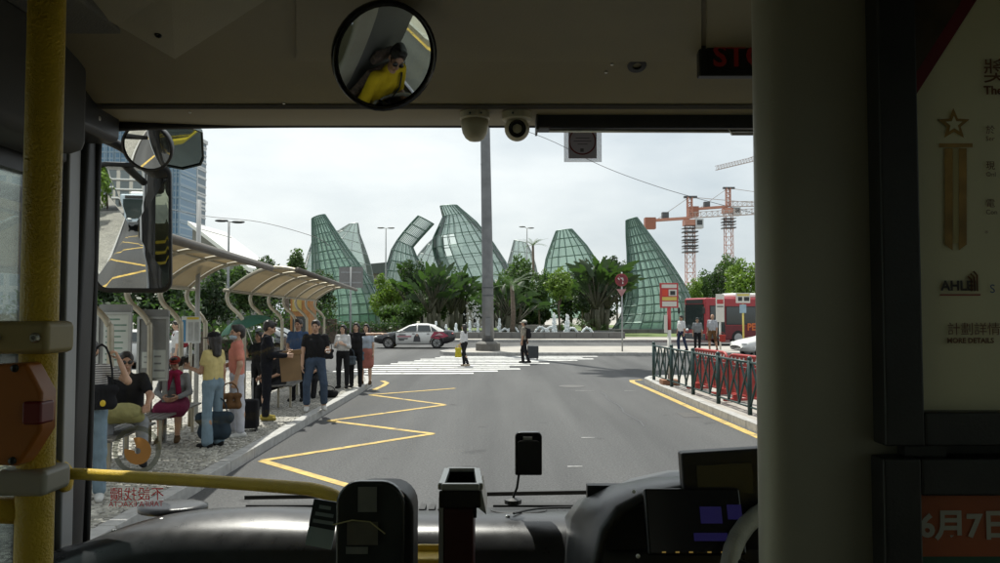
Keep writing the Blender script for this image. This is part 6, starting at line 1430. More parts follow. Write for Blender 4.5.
# low stone pavilion beneath the shells
PVM=mat('pavilion_stone',(0.24,0.22,0.19),0.75,var=0.18,vs=0.6,bump=0.2,bs=6); PVD=mat('pavilion_dark_glass',(0.03,0.035,0.035),0.15,var=0.1)
a,b=at(392,334,98),at(520,288,98); pv_=thing('pavilion','low stone pavilion with square columns under the middle glass shell','pavilion',((a.x+b.x)/2,98,0.16))
P('rear_wall',MB().bb(a.x,b.x,101,101.5,0.16,b.z-0.5),PVD,pv_); P('roof_slab',MB().bb(a.x-0.6,b.x+0.6,96.5,103,b.z-0.5,b.z),PVM,pv_,bevel=0.05)
for k in range(9):
    x=a.x+(b.x-a.x)*(k+0.5)/9; wd=0.9 if k%3 else 1.9; P('column',MB().bb(x-wd/2,x+wd/2,97,97.9,0.16,b.z-0.5),PVM,pv_,bevel=0.03)
for x0,x1,y0,y1,lab in ((330,400,262,330,'dark sloped roof hall behind the bright green tree'),):
    a,b=at(x0,y1,130),at(x1,y0,130); t=thing('hall',lab,'building',((a.x+b.x)/2,130,0)); P('wall',MB().bb(a.x,b.x,130,145,0,b.z-2),PVM,t)
    P('roof',MB().prism([(a.x-1,0),(b.x+1,0),(b.x+1,2.2),(a.x-1,0.9)],18,Matrix.Translation((0,147,b.z-2)) @ YX),mat('hall_roof_dark',(0.07,0.085,0.08),0.5,var=0.1),t)
# ---------------------------------------------------------------- fountain
WATER=mat('fountain_spray',(0.86,0.88,0.88),0.3,var=0.05); WATS=mat('basin_water',(0.10,0.14,0.14),0.08,var=0.1,bump=0.5,bs=3)
fo=thing('fountain','long dark walled fountain basin with white water jets','fountain',(2,58,0.16)); n=14
xa,xb_=(398-500)/770*57.0,(625-500)/770*57.0
for k in range(n):
    u0=xa+(xb_-xa)*k/n; u1=xa+(xb_-xa)*(k+1)/n; P('basin_slab',MB().bb(u0+0.01,u1-0.01,57.0,57.35,0.165,0.62),PEDM,fo,bevel=0.015)
P('basin_rear_wall',MB().bb(xa,xb_,62.0,62.3,0.165,0.62),PEDM,fo); P('water',MB().bb(xa+0.05,xb_-0.05,57.4,61.95,0.17,0.5),WATS,fo)
a,b=at(505,333,63.5),at(558,325,63.5); P('rear_bench_wall',MB().bb(a.x,b.x,63.5,64.0,0.17,b.z),CONC,fo,bevel=0.02)
def jet(px,py,Y=60,arc=0,rr=0.10):
    t=at(px,py,Y); mb=MB(); rn=random.Random(int(px*7)); h=t.z-0.5; N_=int(46+h*40)
    if arc:
        for k in range(46):
            u=k/45; x=t.x+arc*(u-0.5); z=0.5+h*4*u*(1-u); r=rn.uniform(0.035,0.07); mb.ball((x+rn.gauss(0,0.025),Y+rn.gauss(0,0.03),z+rn.gauss(0,0.025)),(r,r,r*1.5),6,4)
    else:
        for k in range(N_):
            u=rn.random()**0.8; z=0.5+h*u; w_=rr*(1.0-0.55*u); r=rn.uniform(0.04,0.085)*(1.15-0.5*u); mb.ball((t.x+rn.gauss(0,w_*0.6),Y+rn.gauss(0,w_*0.6),z),(r,r,r*1.9),6,4)
    P('water_jet',mb,WATER,fo,smooth=True)
for px,py,a_ in ((436,322,0),(446,325,0),(456,324,0),(470,321,0),(478,320,0),(499.5,319,0),(505,329,0.7),(513,327,0.9),(541,327,1.0),(545,329,0.7),(554,313,0),(567,315,0),(572,328,0.9),(587,328,0.9),(551,327,0.8)): jet(px,py,60,a_,0.16 if px in(554,567) else 0.1)
# mist above the left jets
mist=MB(); rn=random.Random(5)
for k in range(150):
    p=at(rn.gauss(476,5),rn.gauss(313,9),60+rn.gauss(0,0.5)); r=rn.uniform(0.03,0.09); mist.ball(p,(r,r,r),6,4)
tag(P('spray_mist',mist,glass('mist_drop',(0.9,0.9,0.9),0.3,0.3,body=(0.85,0.87,0.87),body_w=0.25),fo,smooth=True),kind='stuff')
# ---------------------------------------------------------------- towers on the left
def facade(name,c1,c2,sx,sz,rough=0.25):
    m=mat(name,c1,rough,var=0); nt=m.node_tree; N,L=nt.nodes,nt.links; tc=N['Texture Coordinate']; mp=N.new('ShaderNodeMapping'); mp.inputs['Rotation'].default_value=(PI/2,0,0)
    b=N.new('ShaderNodeTexBrick'); b.offset=0; b.inputs['Color1'].default_value=tuple(c1)+(1,); b.inputs['Color2'].default_value=tuple(x*0.82 for x in c1)+(1,); b.inputs['Mortar'].default_value=tuple(c2)+(1,)
    b.inputs['Scale'].default_value=1; b.inputs['Mortar Size'].default_value=0.12*sz; b.inputs['Brick Width'].default_value=sx; b.inputs['Row Height'].default_value=sz
    L.new(tc.outputs['Object'],mp.inputs['Vector']); L.new(mp.outputs['Vector'],b.inputs['Vector']); L.new(b.outputs['Color'],N['Principled BSDF'].inputs['Base Color']); return m
def tower(label,px0,px1,py,Y,dep,m,band,floors,fins=0,top=None):
    a,b=at(px0,330,Y),at(px1,py,Y); t=thing('tower',label,'building',((a.x+b.x)/2,Y,0))
    P('curtain_wall',MB().bb(a.x,b.x,Y,Y+dep,0,b.z),m,t)
    for k in range(floors): z=b.z*(k+1)/(floors+0.5); P('floor_band',MB().bb(a.x-0.12,b.x+0.12,Y-0.12,Y+dep+0.1,z-0.22,z+0.22),band,t)
    for k in range(fins+1): x=a.x+(b.x-a.x)*k/max(1,fins); P('fin',MB().bb(x-0.12,x+0.12,Y-0.3,Y-0.001,0,b.z),band,t)
    P('parapet',MB().bb(a.x-0.3,b.x+0.3,Y-0.3,Y+dep+0.3,b.z,b.z+1.0),band,t); return t
BLG=facade('tower_blue_glass',(0.10,0.20,0.30),(0.20,0.28,0.34),1.6,1.8); BLG2=facade('tower_grid',(0.16,0.21,0.25),(0.50,0.52,0.52),2.2,2.6,0.5)
BB=mat('tower_band_blue',(0.20,0.28,0.34),0.4,var=0.05); BWh=mat('tower_band_white',(0.50,0.52,0.52),0.5,var=0.05)
tower('blue glass tower left of the sky behind the mirrors',150,181,142,190,10,BLG,BB,14,7)
tower('pale gridded tower edge right of the blue glass tower',184,198,140,205,6,BLG2,BWh,22,5)
tower('blue grey tower behind the round outside mirror',90,148,105,230,30,BLG,BB,20,8)
tower('pale building seen through the door glass',-60,12,140,120,20,facade('pale_block',(0.30,0.38,0.44),(0.55,0.55,0.52),2.4,3.0),BWh,10,4)
a,b=at(192,262,120),at(232,222,120)
g=thing('gabled_hall','white gabled roof rising behind the near shelter','building',((a.x+b.x)/2,120,0))
P('wall',MB().prism([(a.x,0),(b.x+3,0),(b.x+3,a.z-2.2),(a.x+1.2,b.z-1.0),(a.x,b.z-1.2)],14,Matrix.Translation((0,134,0)) @ YX),mat('gable_grey',(0.22,0.22,0.21),0.7,var=0.1),g)
P('roof',MB().add([(a.x-0.2,118.5,b.z-0.6),(b.x+3.2,118.5,a.z-1.6),(b.x+3.2,135,a.z-1.6),(a.x-0.2,135,b.z-0.6),(a.x-0.2,118.5,b.z-0.0),(b.x+3.2,118.5,a.z-0.9),(b.x+3.2,135,a.z-0.9),(a.x-0.2,135,b.z-0.0)],[(0,3,2,1),(4,5,6,7),(0,1,5,4),(1,2,6,5),(2,3,7,6),(3,0,4,7)]),WHITEP,g)
# ---------------------------------------------------------------- tower cranes
CO=mat('crane_orange',(0.42,0.20,0.14),0.5,var=0.15,vs=0.6); CG=mat('crane_pale',(0.42,0.36,0.33),0.5,var=0.1)
def lattice(mb,A,B,w_,n,cw,up=Vector((0,0,1)),tri=False):
    A,B=Vector(A),Vector(B); d=(B-A).normalized(); s_=d.cross(up); s_=s_.normalized() if s_.length>1e-3 else Vector((1,0,0)); u=s_.cross(d)
    co=[(s_*w_/2+u*w_/2),(-s_*w_/2+u*w_/2),(-s_*w_/2-u*w_/2),(s_*w_/2-u*w_/2)] if not tri else [(s_*w_/2),(-s_*w_/2),(u*w_)]
    for c in co: mb.bar(A+c,B+c,cw)
    k=len(co)
    for i in range(n):
        p=A+(B-A)*(i/n); q=A+(B-A)*((i+1)/n)
        for j in range(k): 
            mb.bar(p+co[j],q+co[(j+1)%k],cw*0.6); mb.bar(p+co[j],p+co[(j+1)%k],cw*0.6)
    return mb
def crane(label,px,ptop,pj,pl,pr,Y,slope=0.0,base_py=300,platforms=(),mw=2.0):
    t=at(px,ptop,Y); j=at(px,pj,Y); lft=at(pl,pj+3,Y); rgt=at(pr,pj-slope,Y); c=thing('tower_crane',label,'crane',(t.x,Y,0))
    P('mast',lattice(MB(),(t.x,Y,0),(t.x,Y,j.z-1.5),mw,int(j.z/2.4),0.15,Vector((0,1,0))),CO,c); P('apex',lattice(MB(),(t.x,Y,j.z),(t.x,Y,t.z),mw*0.55,4,0.2,Vector((0,1,0))),CO,c)
    P('slewing_ring',MB().box((t.x,Y,j.z-1.2),(mw*1.5,mw*1.5,1.4)),CO,c); P('cab',MB().box((t.x+mw*1.0,Y-mw*0.4,j.z-1.5),(2.0,2.0,2.4)),mat('crane_cab',(0.45,0.47,0.48),0.3,var=0.05),c,bevel=0.15)
    P('cab_window',MB().box((t.x+mw*1.0,Y-mw*0.4-1.01,j.z-1.3),(1.3,0.05,1.2)),PVD,c)
    P('jib',lattice(MB(),(t.x,Y,j.z),rgt,1.4,30,0.13,tri=True),CG,c); P('counter_jib',MB().bar((t.x,Y-0.8,j.z),(lft.x,Y-0.8,lft.z),0.55).bar((t.x,Y+0.8,j.z),(lft.x,Y+0.8,lft.z),0.55),CO,c)
    P('counterweight',MB().box((lft.x+1.2,Y,lft.z-0.6),(2.6,2.2,2.8)),mat('counterweight',(0.28,0.11,0.07),0.7,var=0.1),c); P('winch',MB().box((lft.x*0.55+t.x*0.45,Y,lft.z+1.3),(1.6,1.4,1.7)),DARKP,c)
    P('tie_rod',MB().bar((t.x,Y,t.z),(lft.x+3,Y,lft.z+0.4),0.13),CG,c); P('tie_rod',MB().bar((t.x,Y,t.z),Vector((t.x,Y,j.z))*0.4+rgt*0.6+Vector((0,0,1.5)),0.13),CG,c)
    P('apex_sheave',MB().box((t.x+0.2,Y,t.z),(3.2,1.0,0.5)),DARKP,c)
    for pp in platforms: z=at(px,pp,Y).z; P('collar_platform',MB().box((t.x,Y,z),(mw*1.7,mw*1.7,0.3)).box((t.x,Y,z+0.9),(mw*1.75,mw*1.75,0.12)),DARKP,c)
crane('orange tower crane nearer the right canopy with low counterweight',689.5,197,218,645,860,190,10,300,(232,240,246,252))
crane('orange tower crane nearer the cab pillar with taller apex',728,188,206.5,689,870,215,2,300,(222,228),2.0)
crane('far tower crane whose jib tip shows beside the cab pillar',800,140,150,845,716,260,-20,300,(),2.3)
# ---------------------------------------------------------------- vehicles
TYRE=mat('tyre',(0.02,0.02,0.02),0.8,var=0.2); RIM=mat('rim_alloy',(0.35,0.36,0.37),0.3,0.8,var=0.1); CGL=mat('car_glass',(0.025,0.035,0.035),0.06,var=0,spec=0.8)
def saloon(name,label,cat,loc,rz,paint,dark=None,taxi=False,group=None):
    """four-door saloon, length 4.7 along x (front at -x), lofted body sections"""
    o=thing(name,label,cat,loc,rz,group); dark=dark or paint
    prof=[(-2.32,0.42,0.55,0.60),(-2.26,0.36,0.70,0.74),(-1.95,0.28,0.80,0.84),(-1.45,0.24,0.90,0.88),(-1.0,0.22,0.97,0.90),(-0.5,0.22,0.98,0.905),(0.3,0.22,0.985,0.905),(1.0,0.22,1.0,0.90),(1.5,0.25,1.03,0.88),(1.95,0.30,1.04,0.84),(2.25,0.40,1.0,0.76),(2.34,0.48,0.86,0.66)]
    def loft(seg):
        mb=MB(); vs=[]; n=0
        for x,z0,z1,hw in seg:
            ring=[(x,-hw*0.86,z0),(x,-hw*0.985,z0+0.10),(x,-hw,(z0+z1)/2-0.02),(x,-hw*0.985,z1-0.14),(x,-hw*0.90,z1-0.03),(x,-hw*0.6,z1+0.015),(x,0,z1+0.03),(x,hw*0.6,z1+0.015),(x,hw*0.90,z1-0.03),(x,hw*0.985,z1-0.14),(x,hw,(z0+z1)/2-0.02),(x,hw*0.985,z0+0.10),(x,hw*0.86,z0)]
            n=len(ring); vs+=ring
        fs=[(i*n+j,i*n+(j+1)%n,(i+1)*n+(j+1)%n,(i+1)*n+j) for i in range(len(seg)-1) for j in range(n)]
        fs+=[tuple(range(n)),tuple((len(seg)-1)*n+j for j in range(n))[::-1]]
        return mb.add(vs,fs)
    obj('front_body',loft(prof[:5]),dark,o,smooth=True); obj('middle_body',loft(prof[4:9]),paint,o,smooth=True); obj('rear_body',loft(prof[8:]),dark if taxi else paint,o,smooth=True)
    # greenhouse
    cab=[(-0.98,0.98,0.80,0.0),(-0.30,1.32,0.64,0),(0.15,1.42,0.60,0),(0.75,1.42,0.60,0),(1.25,1.31,0.62,0),(1.75,1.06,0.74,0)]
    vs=[]; 
    for x,z,hw,_ in cab: vs+=[(x,-0.84,0.975),(x,-hw-0.03,z-0.05),(x,-hw+0.06,z),(x,0,z+0.025),(x,hw-0.06,z),(x,hw+0.03,z-0.05),(x,0.84,0.975)]
    obj('roof',MB().add(vs,[(i*7+j,i*7+j+1,(i+1)*7+j+1,(i+1)*7+j) for i in range(5) for j in range(6)]),paint,o,smooth=True)
    for sg in (-1,1):
        for poly in ([(-0.72,1.0),(0.18,1.0),(0.18,1.345),(-0.22,1.29)],[(0.26,1.0),(1.02,1.0),(0.92,1.335),(0.26,1.35)],[(1.08,1.0),(1.42,1.0),(0.99,1.30)]):
            vs=[]
            for x,z in poly: t=(z-0.975)/0.42; vs.append((x,sg*(0.845-0.20*t+0.022),z))
            vs2=[(a,b-sg*0.03,c) for a,b,c in vs]; n=len(vs); obj('side_window',MB().add(vs+vs2,[tuple(range(n)),tuple(range(n,2*n))[::-1]]+[(i,(i+1)%n,n+(i+1)%n,n+i) for i in range(n)]),CGL,o)
    obj('windscreen',MB().add([(-0.97,-0.72,1.0),(-0.97,0.72,1.0),(-0.34,0.56,1.315),(-0.34,-0.56,1.315)],[(0,1,2,3)]).add([(-0.99,-0.72,1.02),(-0.99,0.72,1.02),(-0.36,0.56,1.335),(-0.36,-0.56,1.335)],[(3,2,1,0)]),CGL,o)
    obj('rear_window',MB().add([(1.76,-0.66,1.085),(1.76,0.66,1.085),(1.28,0.54,1.325),(1.28,-0.54,1.325)],[(0,1,2,3)]).add([(1.78,-0.66,1.10),(1.78,0.66,1.10),(1.30,0.54,1.345),(1.30,-0.54,1.345)],[(3,2,1,0)]),CGL,o)
    for x in (-1.42,1.36):
        for sg in (-1,1):
            M=Matrix.Translation((x,sg*0.80,0.33)) @ Matrix.Rotation(PI/2,4,'X'); w_=obj('wheel',MB().lathe([(0.20,-0.10),(0.31,-0.11),(0.33,-0.08),(0.33,0.08),(0.31,0.11),(0.20,0.10)],24,M),TYRE,o)
            mb=MB().lathe([(0.215,-0.112),(0.215,0.112)],20,M)
            obj('rim',mb,RIM,w_); sp=MB()
            for k in range(6):
                a=2*PI*k/6+0.3; sp.box(Vector((x,sg*0.80,0.33))+Vector((0.12*math.cos(a),sg*0.116,0.12*math.sin(a))),(0.03,0.012,0.03)); 
                sp.bar(Vector((x,sg*(0.80+0.117),0.33)),Vector((x+0.20*math.cos(a),sg*(0.80+0.117),0.33+0.20*math.sin(a))),0.035)
            obj('spokes',sp,DARKP,w_)
            ar_=[(x+0.385*math.cos(a),sg*0.915,0.33+0.385*math.sin(a)) for a in [PI*k/12 for k in range(13)]]; obj('wheel_arch',MB().tube(ar_,0.03,6),dark if (taxi or x<0) else paint,o,smooth=True)
    for sg in (-1,1):
        obj('headlight',MB().ball((-2.15,sg*0.62,0.66),(0.14,0.16,0.07),10,6),mat('headlight',(0.6,0.62,0.62),0.1,var=0),o,smooth=True); obj('tail_light',MB().ball((2.24,sg*0.60,0.86),(0.08,0.20,0.07),10,6),mat('tail_light',(0.35,0.02,0.02),0.2,var=0),o,smooth=True)
        obj('wing_mirror',MB().ball((-0.66,sg*0.98,1.02),(0.09,0.10,0.07),10,6),paint,o,smooth=True)
        for x in (0.02,0.86): obj('door_handle',MB().box((x,sg*0.915,0.86),(0.16,0.03,0.03)),dark,o)
    return o
TW=mat('taxi_white',(0.62,0.62,0.60),0.25,var=0.04,coat=0.5); TB=mat('taxi_black',(0.015,0.015,0.018),0.22,var=0.1,coat=0.5)
tx=saloon('taxi','black and white taxi with printed doors waiting before the left canopy','taxi',((415-500)/770*45.2,45.2,0),0,TW,TB,True)
obj('roof_light',MB().box((0.2,0,1.50),(0.14,0.42,0.11)),mat('taxi_light',(0.65,0.62,0.5),0.4),tx,bevel=0.02)
AR=mat('print_crimson',(0.36,0.05,0.09),0.5,var=0.3,vs=5); AK=mat('print_dark',(0.05,0.05,0.055),0.5,var=0.3,vs=9)
def side_print(pts,m,name='door_print',y=-0.921): obj(name,MB().add([(x,y-0.004,z) for x,z in pts],[tuple(range(len(pts)))]),m,tx)
side_print([(0.98,0.62),(1.45,0.55),(2.05,0.72),(1.7,0.95),(1.2,0.97)],AR); side_print([(1.25,0.75),(1.75,0.78),(1.5,0.9)],mat('print_pink',(0.55,0.38,0.40),0.5),y=-0.926)
side_print([(0.02,0.40),(0.42,0.40),(0.40,0.62),(0.30,0.82),(0.18,0.84),(0.06,0.68)],AK); side_print([(0.16,0.72),(0.28,0.72),(0.27,0.86),(0.17,0.86)],mat('print_skin',(0.42,0.28,0.22),0.5),y=-0.926)
for i,(x0,x1,z) in enumerate(((-0.82,-0.42,0.80),(-0.92,-0.1,0.70),(-0.86,-0.3,0.58),(-0.8,-0.5,0.50))): side_print([(x0,z-0.03),(x1,z-0.03),(x1,z+0.03),(x0,z+0.03)],AR if i==1 else AK)
wc=saloon('parked_car','white car cut off by the cab pillar beyond the railing','car',((783-500)/770*35.6,35.6,0),math.radians(6),TW,TW)
for i,(x,y,r,lab,pm) in enumerate(((-14.0,29,0.1,'white car parked far behind the timetable sign',TW),(-19.5,33,0.05,'silver car parked behind the notice boards',mat('car_silver',(0.40,0.41,0.42),0.25,0.5,var=0.05,coat=0.4)),(-11.5,36,0.0,'grey car parked beyond the person in the yellow top',mat('car_grey',(0.18,0.19,0.2),0.25,0.4,var=0.05,coat=0.4)))):
    saloon('parked_car',lab,'car',(x,y,0),r,pm,pm)
def city_bus(label,x0,Y,rz,body,low,name='city_bus',L_=11,word=None,txtm=None,podm=WHITEP):
    """bus along +x from its front at x0; side facing us at Y"""
    b=thing(name,label,'bus',(x0,Y,0),rz)
    obj('body',MB().bb(0.0,L_,0.0,2.5,0.35,3.0),body,b,bevel=0.12); obj('lower_band',MB().bb(0.1,L_-0.1,-0.012,0.0,0.40,1.25),low,b)
    n=7
    for k in range(n):
        u0=1.5+(L_-1.9)*k/n; u1=1.5+(L_-1.9)*(k+1)/n-0.09; w_=obj('window',MB().bb(u0,u1,-0.02,-0.001,1.32,2.45),CGL,b)
        obj('window_rim',rect_frame(u0-0.02,u1+0.02,1.30,2.47,0.05,-0.026,-0.0005),BLACK,w_)
    obj('front_screen',MB().bb(-0.02,-0.0005,0.15,2.35,1.0,2.6),CGL,b); obj('front_sign',MB().bb(-0.02,-0.0005,0.25,2.25,2.64,2.9),BLACK,b); obj('door',MB().bb(0.35,1.38,-0.022,-0.001,0.45,2.5),CGL,b)
    obj('door_frame',rect_frame(0.33,1.40,0.43,2.52,0.06,-0.03,-0.0005),BLACK,b); obj('door_split',MB().bb(0.85,0.89,-0.03,-0.0225,0.45,2.5),BLACK,b)
    obj('roof_pod',MB().bb(2.4,6.5,0.4,2.1,3.005,3.32),podm,b,bevel=0.14); obj('bumper',MB().bb(-0.06,0.3,0.05,2.45,0.36,0.75),DARKP,b,bevel=0.05)
    for x in (2.35,L_-2.8):
        for y in (0.12,2.38):
            M=Matrix.Translation((x,y,0.48)) @ Matrix.Rotation(PI/2,4,'X'); w_=obj('wheel',MB().lathe([(0.28,-0.15),(0.46,-0.15),(0.48,-0.11),(0.48,0.11),(0.46,0.15),(0.28,0.15)],22,M),TYRE,b); obj('rim',MB().lathe([(0.29,-0.155),(0.29,0.155)],18,M),RIM,w_)
    for y in (0.4,2.1): obj('headlight',MB().ball((-0.03,y,0.95),(0.06,0.18,0.1),10,6),mat('headlight',(0.6,0.62,0.62)),b,smooth=True)
    for y in (-0.25,2.75): obj('wing_mirror',MB().box((-0.25,y,2.2),(0.08,0.2,0.42)),BLACK,b,bevel=0.03)
    if word: text(word,0.62,txtm,b,frame_M((3.0,-0.035,1.14),(1,0,0),(0,0,1)),align='LEFT',bold=0.02)
    return b
BRED=mat('bus_red',(0.34,0.02,0.028),0.3,var=0.06,coat=0.3); BDRK=mat('bus_dark_red',(0.14,0.012,0.018),0.35,var=0.1)
city_bus('red city bus with white roof pod passing behind the bus stop flags',(705-500)/770*48,48.0,math.radians(17),BRED,BDRK,word='PEARL',txtm=mat('bus_orange_letter',(0.65,0.15,0.03),0.5,var=0))
city_bus('orange and white bus seen through the door glass at far left',-22.0,16.5,math.radians(115),mat('bus_white',(0.6,0.58,0.52),0.35,var=0.06),mat('bus_orange',(0.5,0.2,0.03),0.35,var=0.1),L_=10)
a=at(290,322,33); kb=thing('kiosk','orange and yellow kiosk behind the farther shelter','kiosk',(a.x+0.4,33,0)); b=at(310,294,33)
P('kiosk_body',MB().bb(a.x,b.x,33,34.2,0.0,b.z),mat('kiosk_orange',(0.34,0.15,0.04),0.5,var=0.2),kb,bevel=0.04); P('kiosk_sign',MB().bb(a.x+0.1,b.x-0.35,32.97,32.995,b.z-0.75,b.z-0.2),mat('kiosk_yellow',(0.42,0.30,0.08),0.5),kb); P('kiosk_hatch',MB().bb(a.x+0.12,b.x-0.12,32.96,32.995,1.0,1.9),PVD,kb)
# ================================================================== trees and shrubs
def leafm(name,c,t): return translucent(name,c,t,0.32,0.55)
LM={'dark':leafm('leaf_dark',(0.026,0.050,0.017),(0.06,0.13,0.02)),'mid':leafm('leaf_mid',(0.055,0.105,0.025),(0.10,0.20,0.03)),'bright':leafm('leaf_bright',(0.12,0.20,0.03),(0.22,0.36,0.04)),'palm':leafm('leaf_palm',(0.045,0.085,0.026),(0.08,0.16,0.03))}
BARK=mat('bark',(0.13,0.10,0.075),0.85,var=0.35,vs=9,bump=0.6,bs=25)
def crown_mesh(seed,rx,rz,n,leaf,clumps,shape='round'):
    rn=np.random.RandomState(seed); cs=[]
    for k in range(clumps):
        while True:
            p=rn.uniform(-1,1,3)
            if (p**2).sum()<1: break
        p=p/np.linalg.norm(p)*(rn.uniform(0.35,0.95))
        if shape=='cone': p[:2]*=(1-p[2])*0.55
        cs.append((p*np.array([rx,rx,rz])*0.82, rn.uniform(0.22,0.42)))
    per=n//clumps; V=[]; F=[]
    for c,r in cs:
        d=rn.normal(size=(per,3)); d/=np.linalg.norm(d,axis=1)[:,None]; q=c+d*(rn.uniform(0.35,1.0,per)**0.5)[:,None]*r*np.array([rx,rx,rz*0.8])
        for i in range(per):
            a=rn.normal(size=3); a/=np.linalg.norm(a); b=np.cross(a,d[i]+rn.normal(size=3)*0.6); nb=np.linalg.norm(b)
            if nb<1e-3: continue
            b/=nb; s=leaf*rn.uniform(0.6,1.3); o=len(V); V+=[q[i]-a*s,q[i]+b*s*0.5,q[i]+a*s,q[i]-b*s*0.5]; F.append((o,o+1,o+2,o+3))
    return np.array(V),F,cs
TREE_CACHE={}
def tree(label,px,py_top,w_px,h_px,Y,kind='mid',seed=1,shape='round',base=0.16,group='trees round the plaza',n=3600,name='tree'):
    """crown w_px x h_px (photo pixels at depth Y) whose top is at py_top"""
    t=at(px,py_top,Y); k=Y/FPX; rx=w_px*k/2; rz=h_px*k/2; cz=t.z-rz
    o=thing(name,label,'tree',(t.x,Y,base),random.uniform(0,6),group); rn=random.Random(seed)
    key=(seed%4,shape,round(rz/rx*2)/2)
    if key not in TREE_CACHE:
        V,F,cs=crown_mesh(seed,1.0,rz/rx,n,0.085,34,shape); TREE_CACHE[key]=(V,F,cs)
    V,F,cs=TREE_CACHE[key]
    mk=key+(kind,)
    if mk not in TREE_CACHE:
        me=bpy.data.meshes.new('crown'); me.from_pydata([tuple(x) for x in V.tolist()],[],F); me.materials.append(LM[kind]); TREE_CACHE[mk]=me
    c=link('crown',TREE_CACHE[mk],o); c.location=(0,0,cz-base); c.scale=(rx,rx,rx)
    tr=MB(); tz=cz-base; r0=max(0.09,rx*0.07)
    tr.tube([(0,0,0),(rn.uniform(-.1,.1)*rx,rn.uniform(-.1,.1)*rx,tz*0.6),(0,0,tz)],[r0,r0*0.75,r0*0.5],8)
    for (p,r) in cs[::5]: 
        e=Vector(p)*rx*0.9+Vector((0,0,tz)); tr.tube([(0,0,max(0.3,tz*0.62)),(e.x*0.4,e.y*0.4,(tz*0.7+e.z)/2),tuple(e)],[r0*0.5,r0*0.35,r0*0.12],6)
    obj('trunk',tr,BARK,o,smooth=True); return o
def frond(mb,base,dirv,length,width,droop,n=7,leafy=True,rn=random):
    d=Vector(dirv).normalized(); side=d.cross(Vector((0,0,1))); side=side.normalized() if side.length>0.05 else Vector((1,0,0)); p=Vector(base); up=Vector((0,0,1)); pts=[p.copy()]
    cur=d.copy()
    for i in range(n): cur=(cur+Vector((0,0,-droop/n))).normalized(); p=p+cur*length/n; pts.append(p.copy())
    if leafy:
        for i in range(n):
            for f in (0.0,0.33,0.66):
                q=pts[i].lerp(pts[i+1],f); u=(i+f)/n; w_=width*(0.35+1.3*u*(1-u)*2)*(1-0.5*u); dn=(pts[i+1]-pts[i]).normalized()
                for sg in (-1,1):
                    e=q+side*sg*w_+dn*w_*0.7+Vector((0,0,-0.25*w_+rn.uniform(-.05,.05)*w_)); mb.add([q,q+dn*width*0.16,e],[(0,1,2)])
    else:
        l=[];r=[]
        for i,q in enumerate(pts): u=i/n; w_=width*min(1,0.15+2.2*u)*(1-max(0,(u-0.75))*3.2); l.append(q+side*w_); r.append(q-side*w_)
        for i in range(n):
            j=rn.uniform(0.85,1.0); mb.add([pts[i],pts[i].lerp(l[i],j),pts[i+1].lerp(l[i+1],j),pts[i+1]],[(0,1,2,3)]); mb.add([pts[i],pts[i+1],pts[i+1].lerp(r[i+1],j),pts[i].lerp(r[i],j)],[(0,1,2,3)])
    return pts
def palm(label,px,py_top,Y,fr_len,nf,trunk_h,kind='palm',seed=1,base=0.16,droop=1.1,name='palm_tree',group='palms round the plaza'):
    rn=random.Random(seed); x=(px-500)/FPX*Y; top=at(px,py_top,Y).z; tz=trunk_h if trunk_h else top-base-fr_len*0.75
    o=thing(name,label,'palm',(x,Y,base),0,group); obj('trunk',MB().tube([(0,0,0),(0.1,0,tz*0.5),(0,0,tz)],[0.22,0.17,0.14],8),BARK,o,smooth=True); mb=MB()
    for k in range(nf):
        a=2*PI*k/nf*2.4+rn.uniform(-.3,.3); e=rn.uniform(0.15,1.5); frond(mb,(0,0,tz),(math.cos(a),math.sin(a),e),fr_len*rn.uniform(0.8,1.1),fr_len*0.16,droop*rn.uniform(.7,1.2),rn=rn)
    obj('crown',mb,LM[kind],o); return o
def traveller(label,px,py_top,Y,h,n,seed,base=0.16,wid=1.0):
    """fan palm: several stems of ragged paddle leaves on long stalks, fanned out"""
    rn=random.Random(seed); x=(px-500)/FPX*Y; top=at(px,py_top,Y).z-base; o=thing('fan_palm',label,'palm',(x,Y,base),0,'fan palms on the lawn'); st=MB(); mb=MB()
    for q in range(3):
        ox=(q-1)*0.8*wid; oy=rn.uniform(-.5,.5); tz=max(0.4,top-h*(1.0 if q==1 else 1.15)); st.tube([(ox*0.6,oy,0),(ox,oy,tz)],[0.26,0.2],8)
        for k in range(n):
            a=math.radians(rn.uniform(-68,68))*wid; r=h*rn.uniform(0.30,0.60); s0=Vector((ox,oy,tz)); yy=rn.uniform(-.45,.45)
            e=s0+Vector((r*math.sin(a),yy*r*0.5,r*math.cos(a))); st.tube([s0,s0.lerp(e,0.5),e],[0.06,0.045,0.035],5)
            d=(e-s0).normalized()+Vector((rn.uniform(-.25,.25),rn.uniform(-.5,.5),rn.uniform(-.3,.1))); L_=h*0.36*rn.uniform(.7,1.15); d.normalize(); side=d.cross(Vector((rn.uniform(-.4,.4),1,rn.uniform(-.2,.2)))).normalized(); cur=d.copy(); p=e-d*0.2; m=9; wd=h*0.028
            for i in range(m):        # each paddle torn into strips
                cur=(cur+Vector((0,0,-0.10))).normalized(); p2=p+cur*L_/m; u=(i+.5)/m; w_=wd*(0.4+1.6*math.sin(PI*min(1,u*0.92+0.08)))*rn.uniform(.8,1.1)
                for sg in (-1,1):
                    if rn.random()<0.93: q2=p2+side*sg*w_+cur*w_*0.35+Vector((0,0,-0.3*w_)); q1=p+side*sg*w_+cur*w_*0.3+Vector((0,0,-0.3*w_)); mb.add([p,p2,q2,p.lerp(q1,0.97)],[(0,1,2,3)])
                p=p2
    obj('stalks',st,mat('palm_stalk',(0.06,0.06,0.035),0.7,var=0.3),o,smooth=True); obj('crown',mb,LM['dark'],o); return o
T_=tree
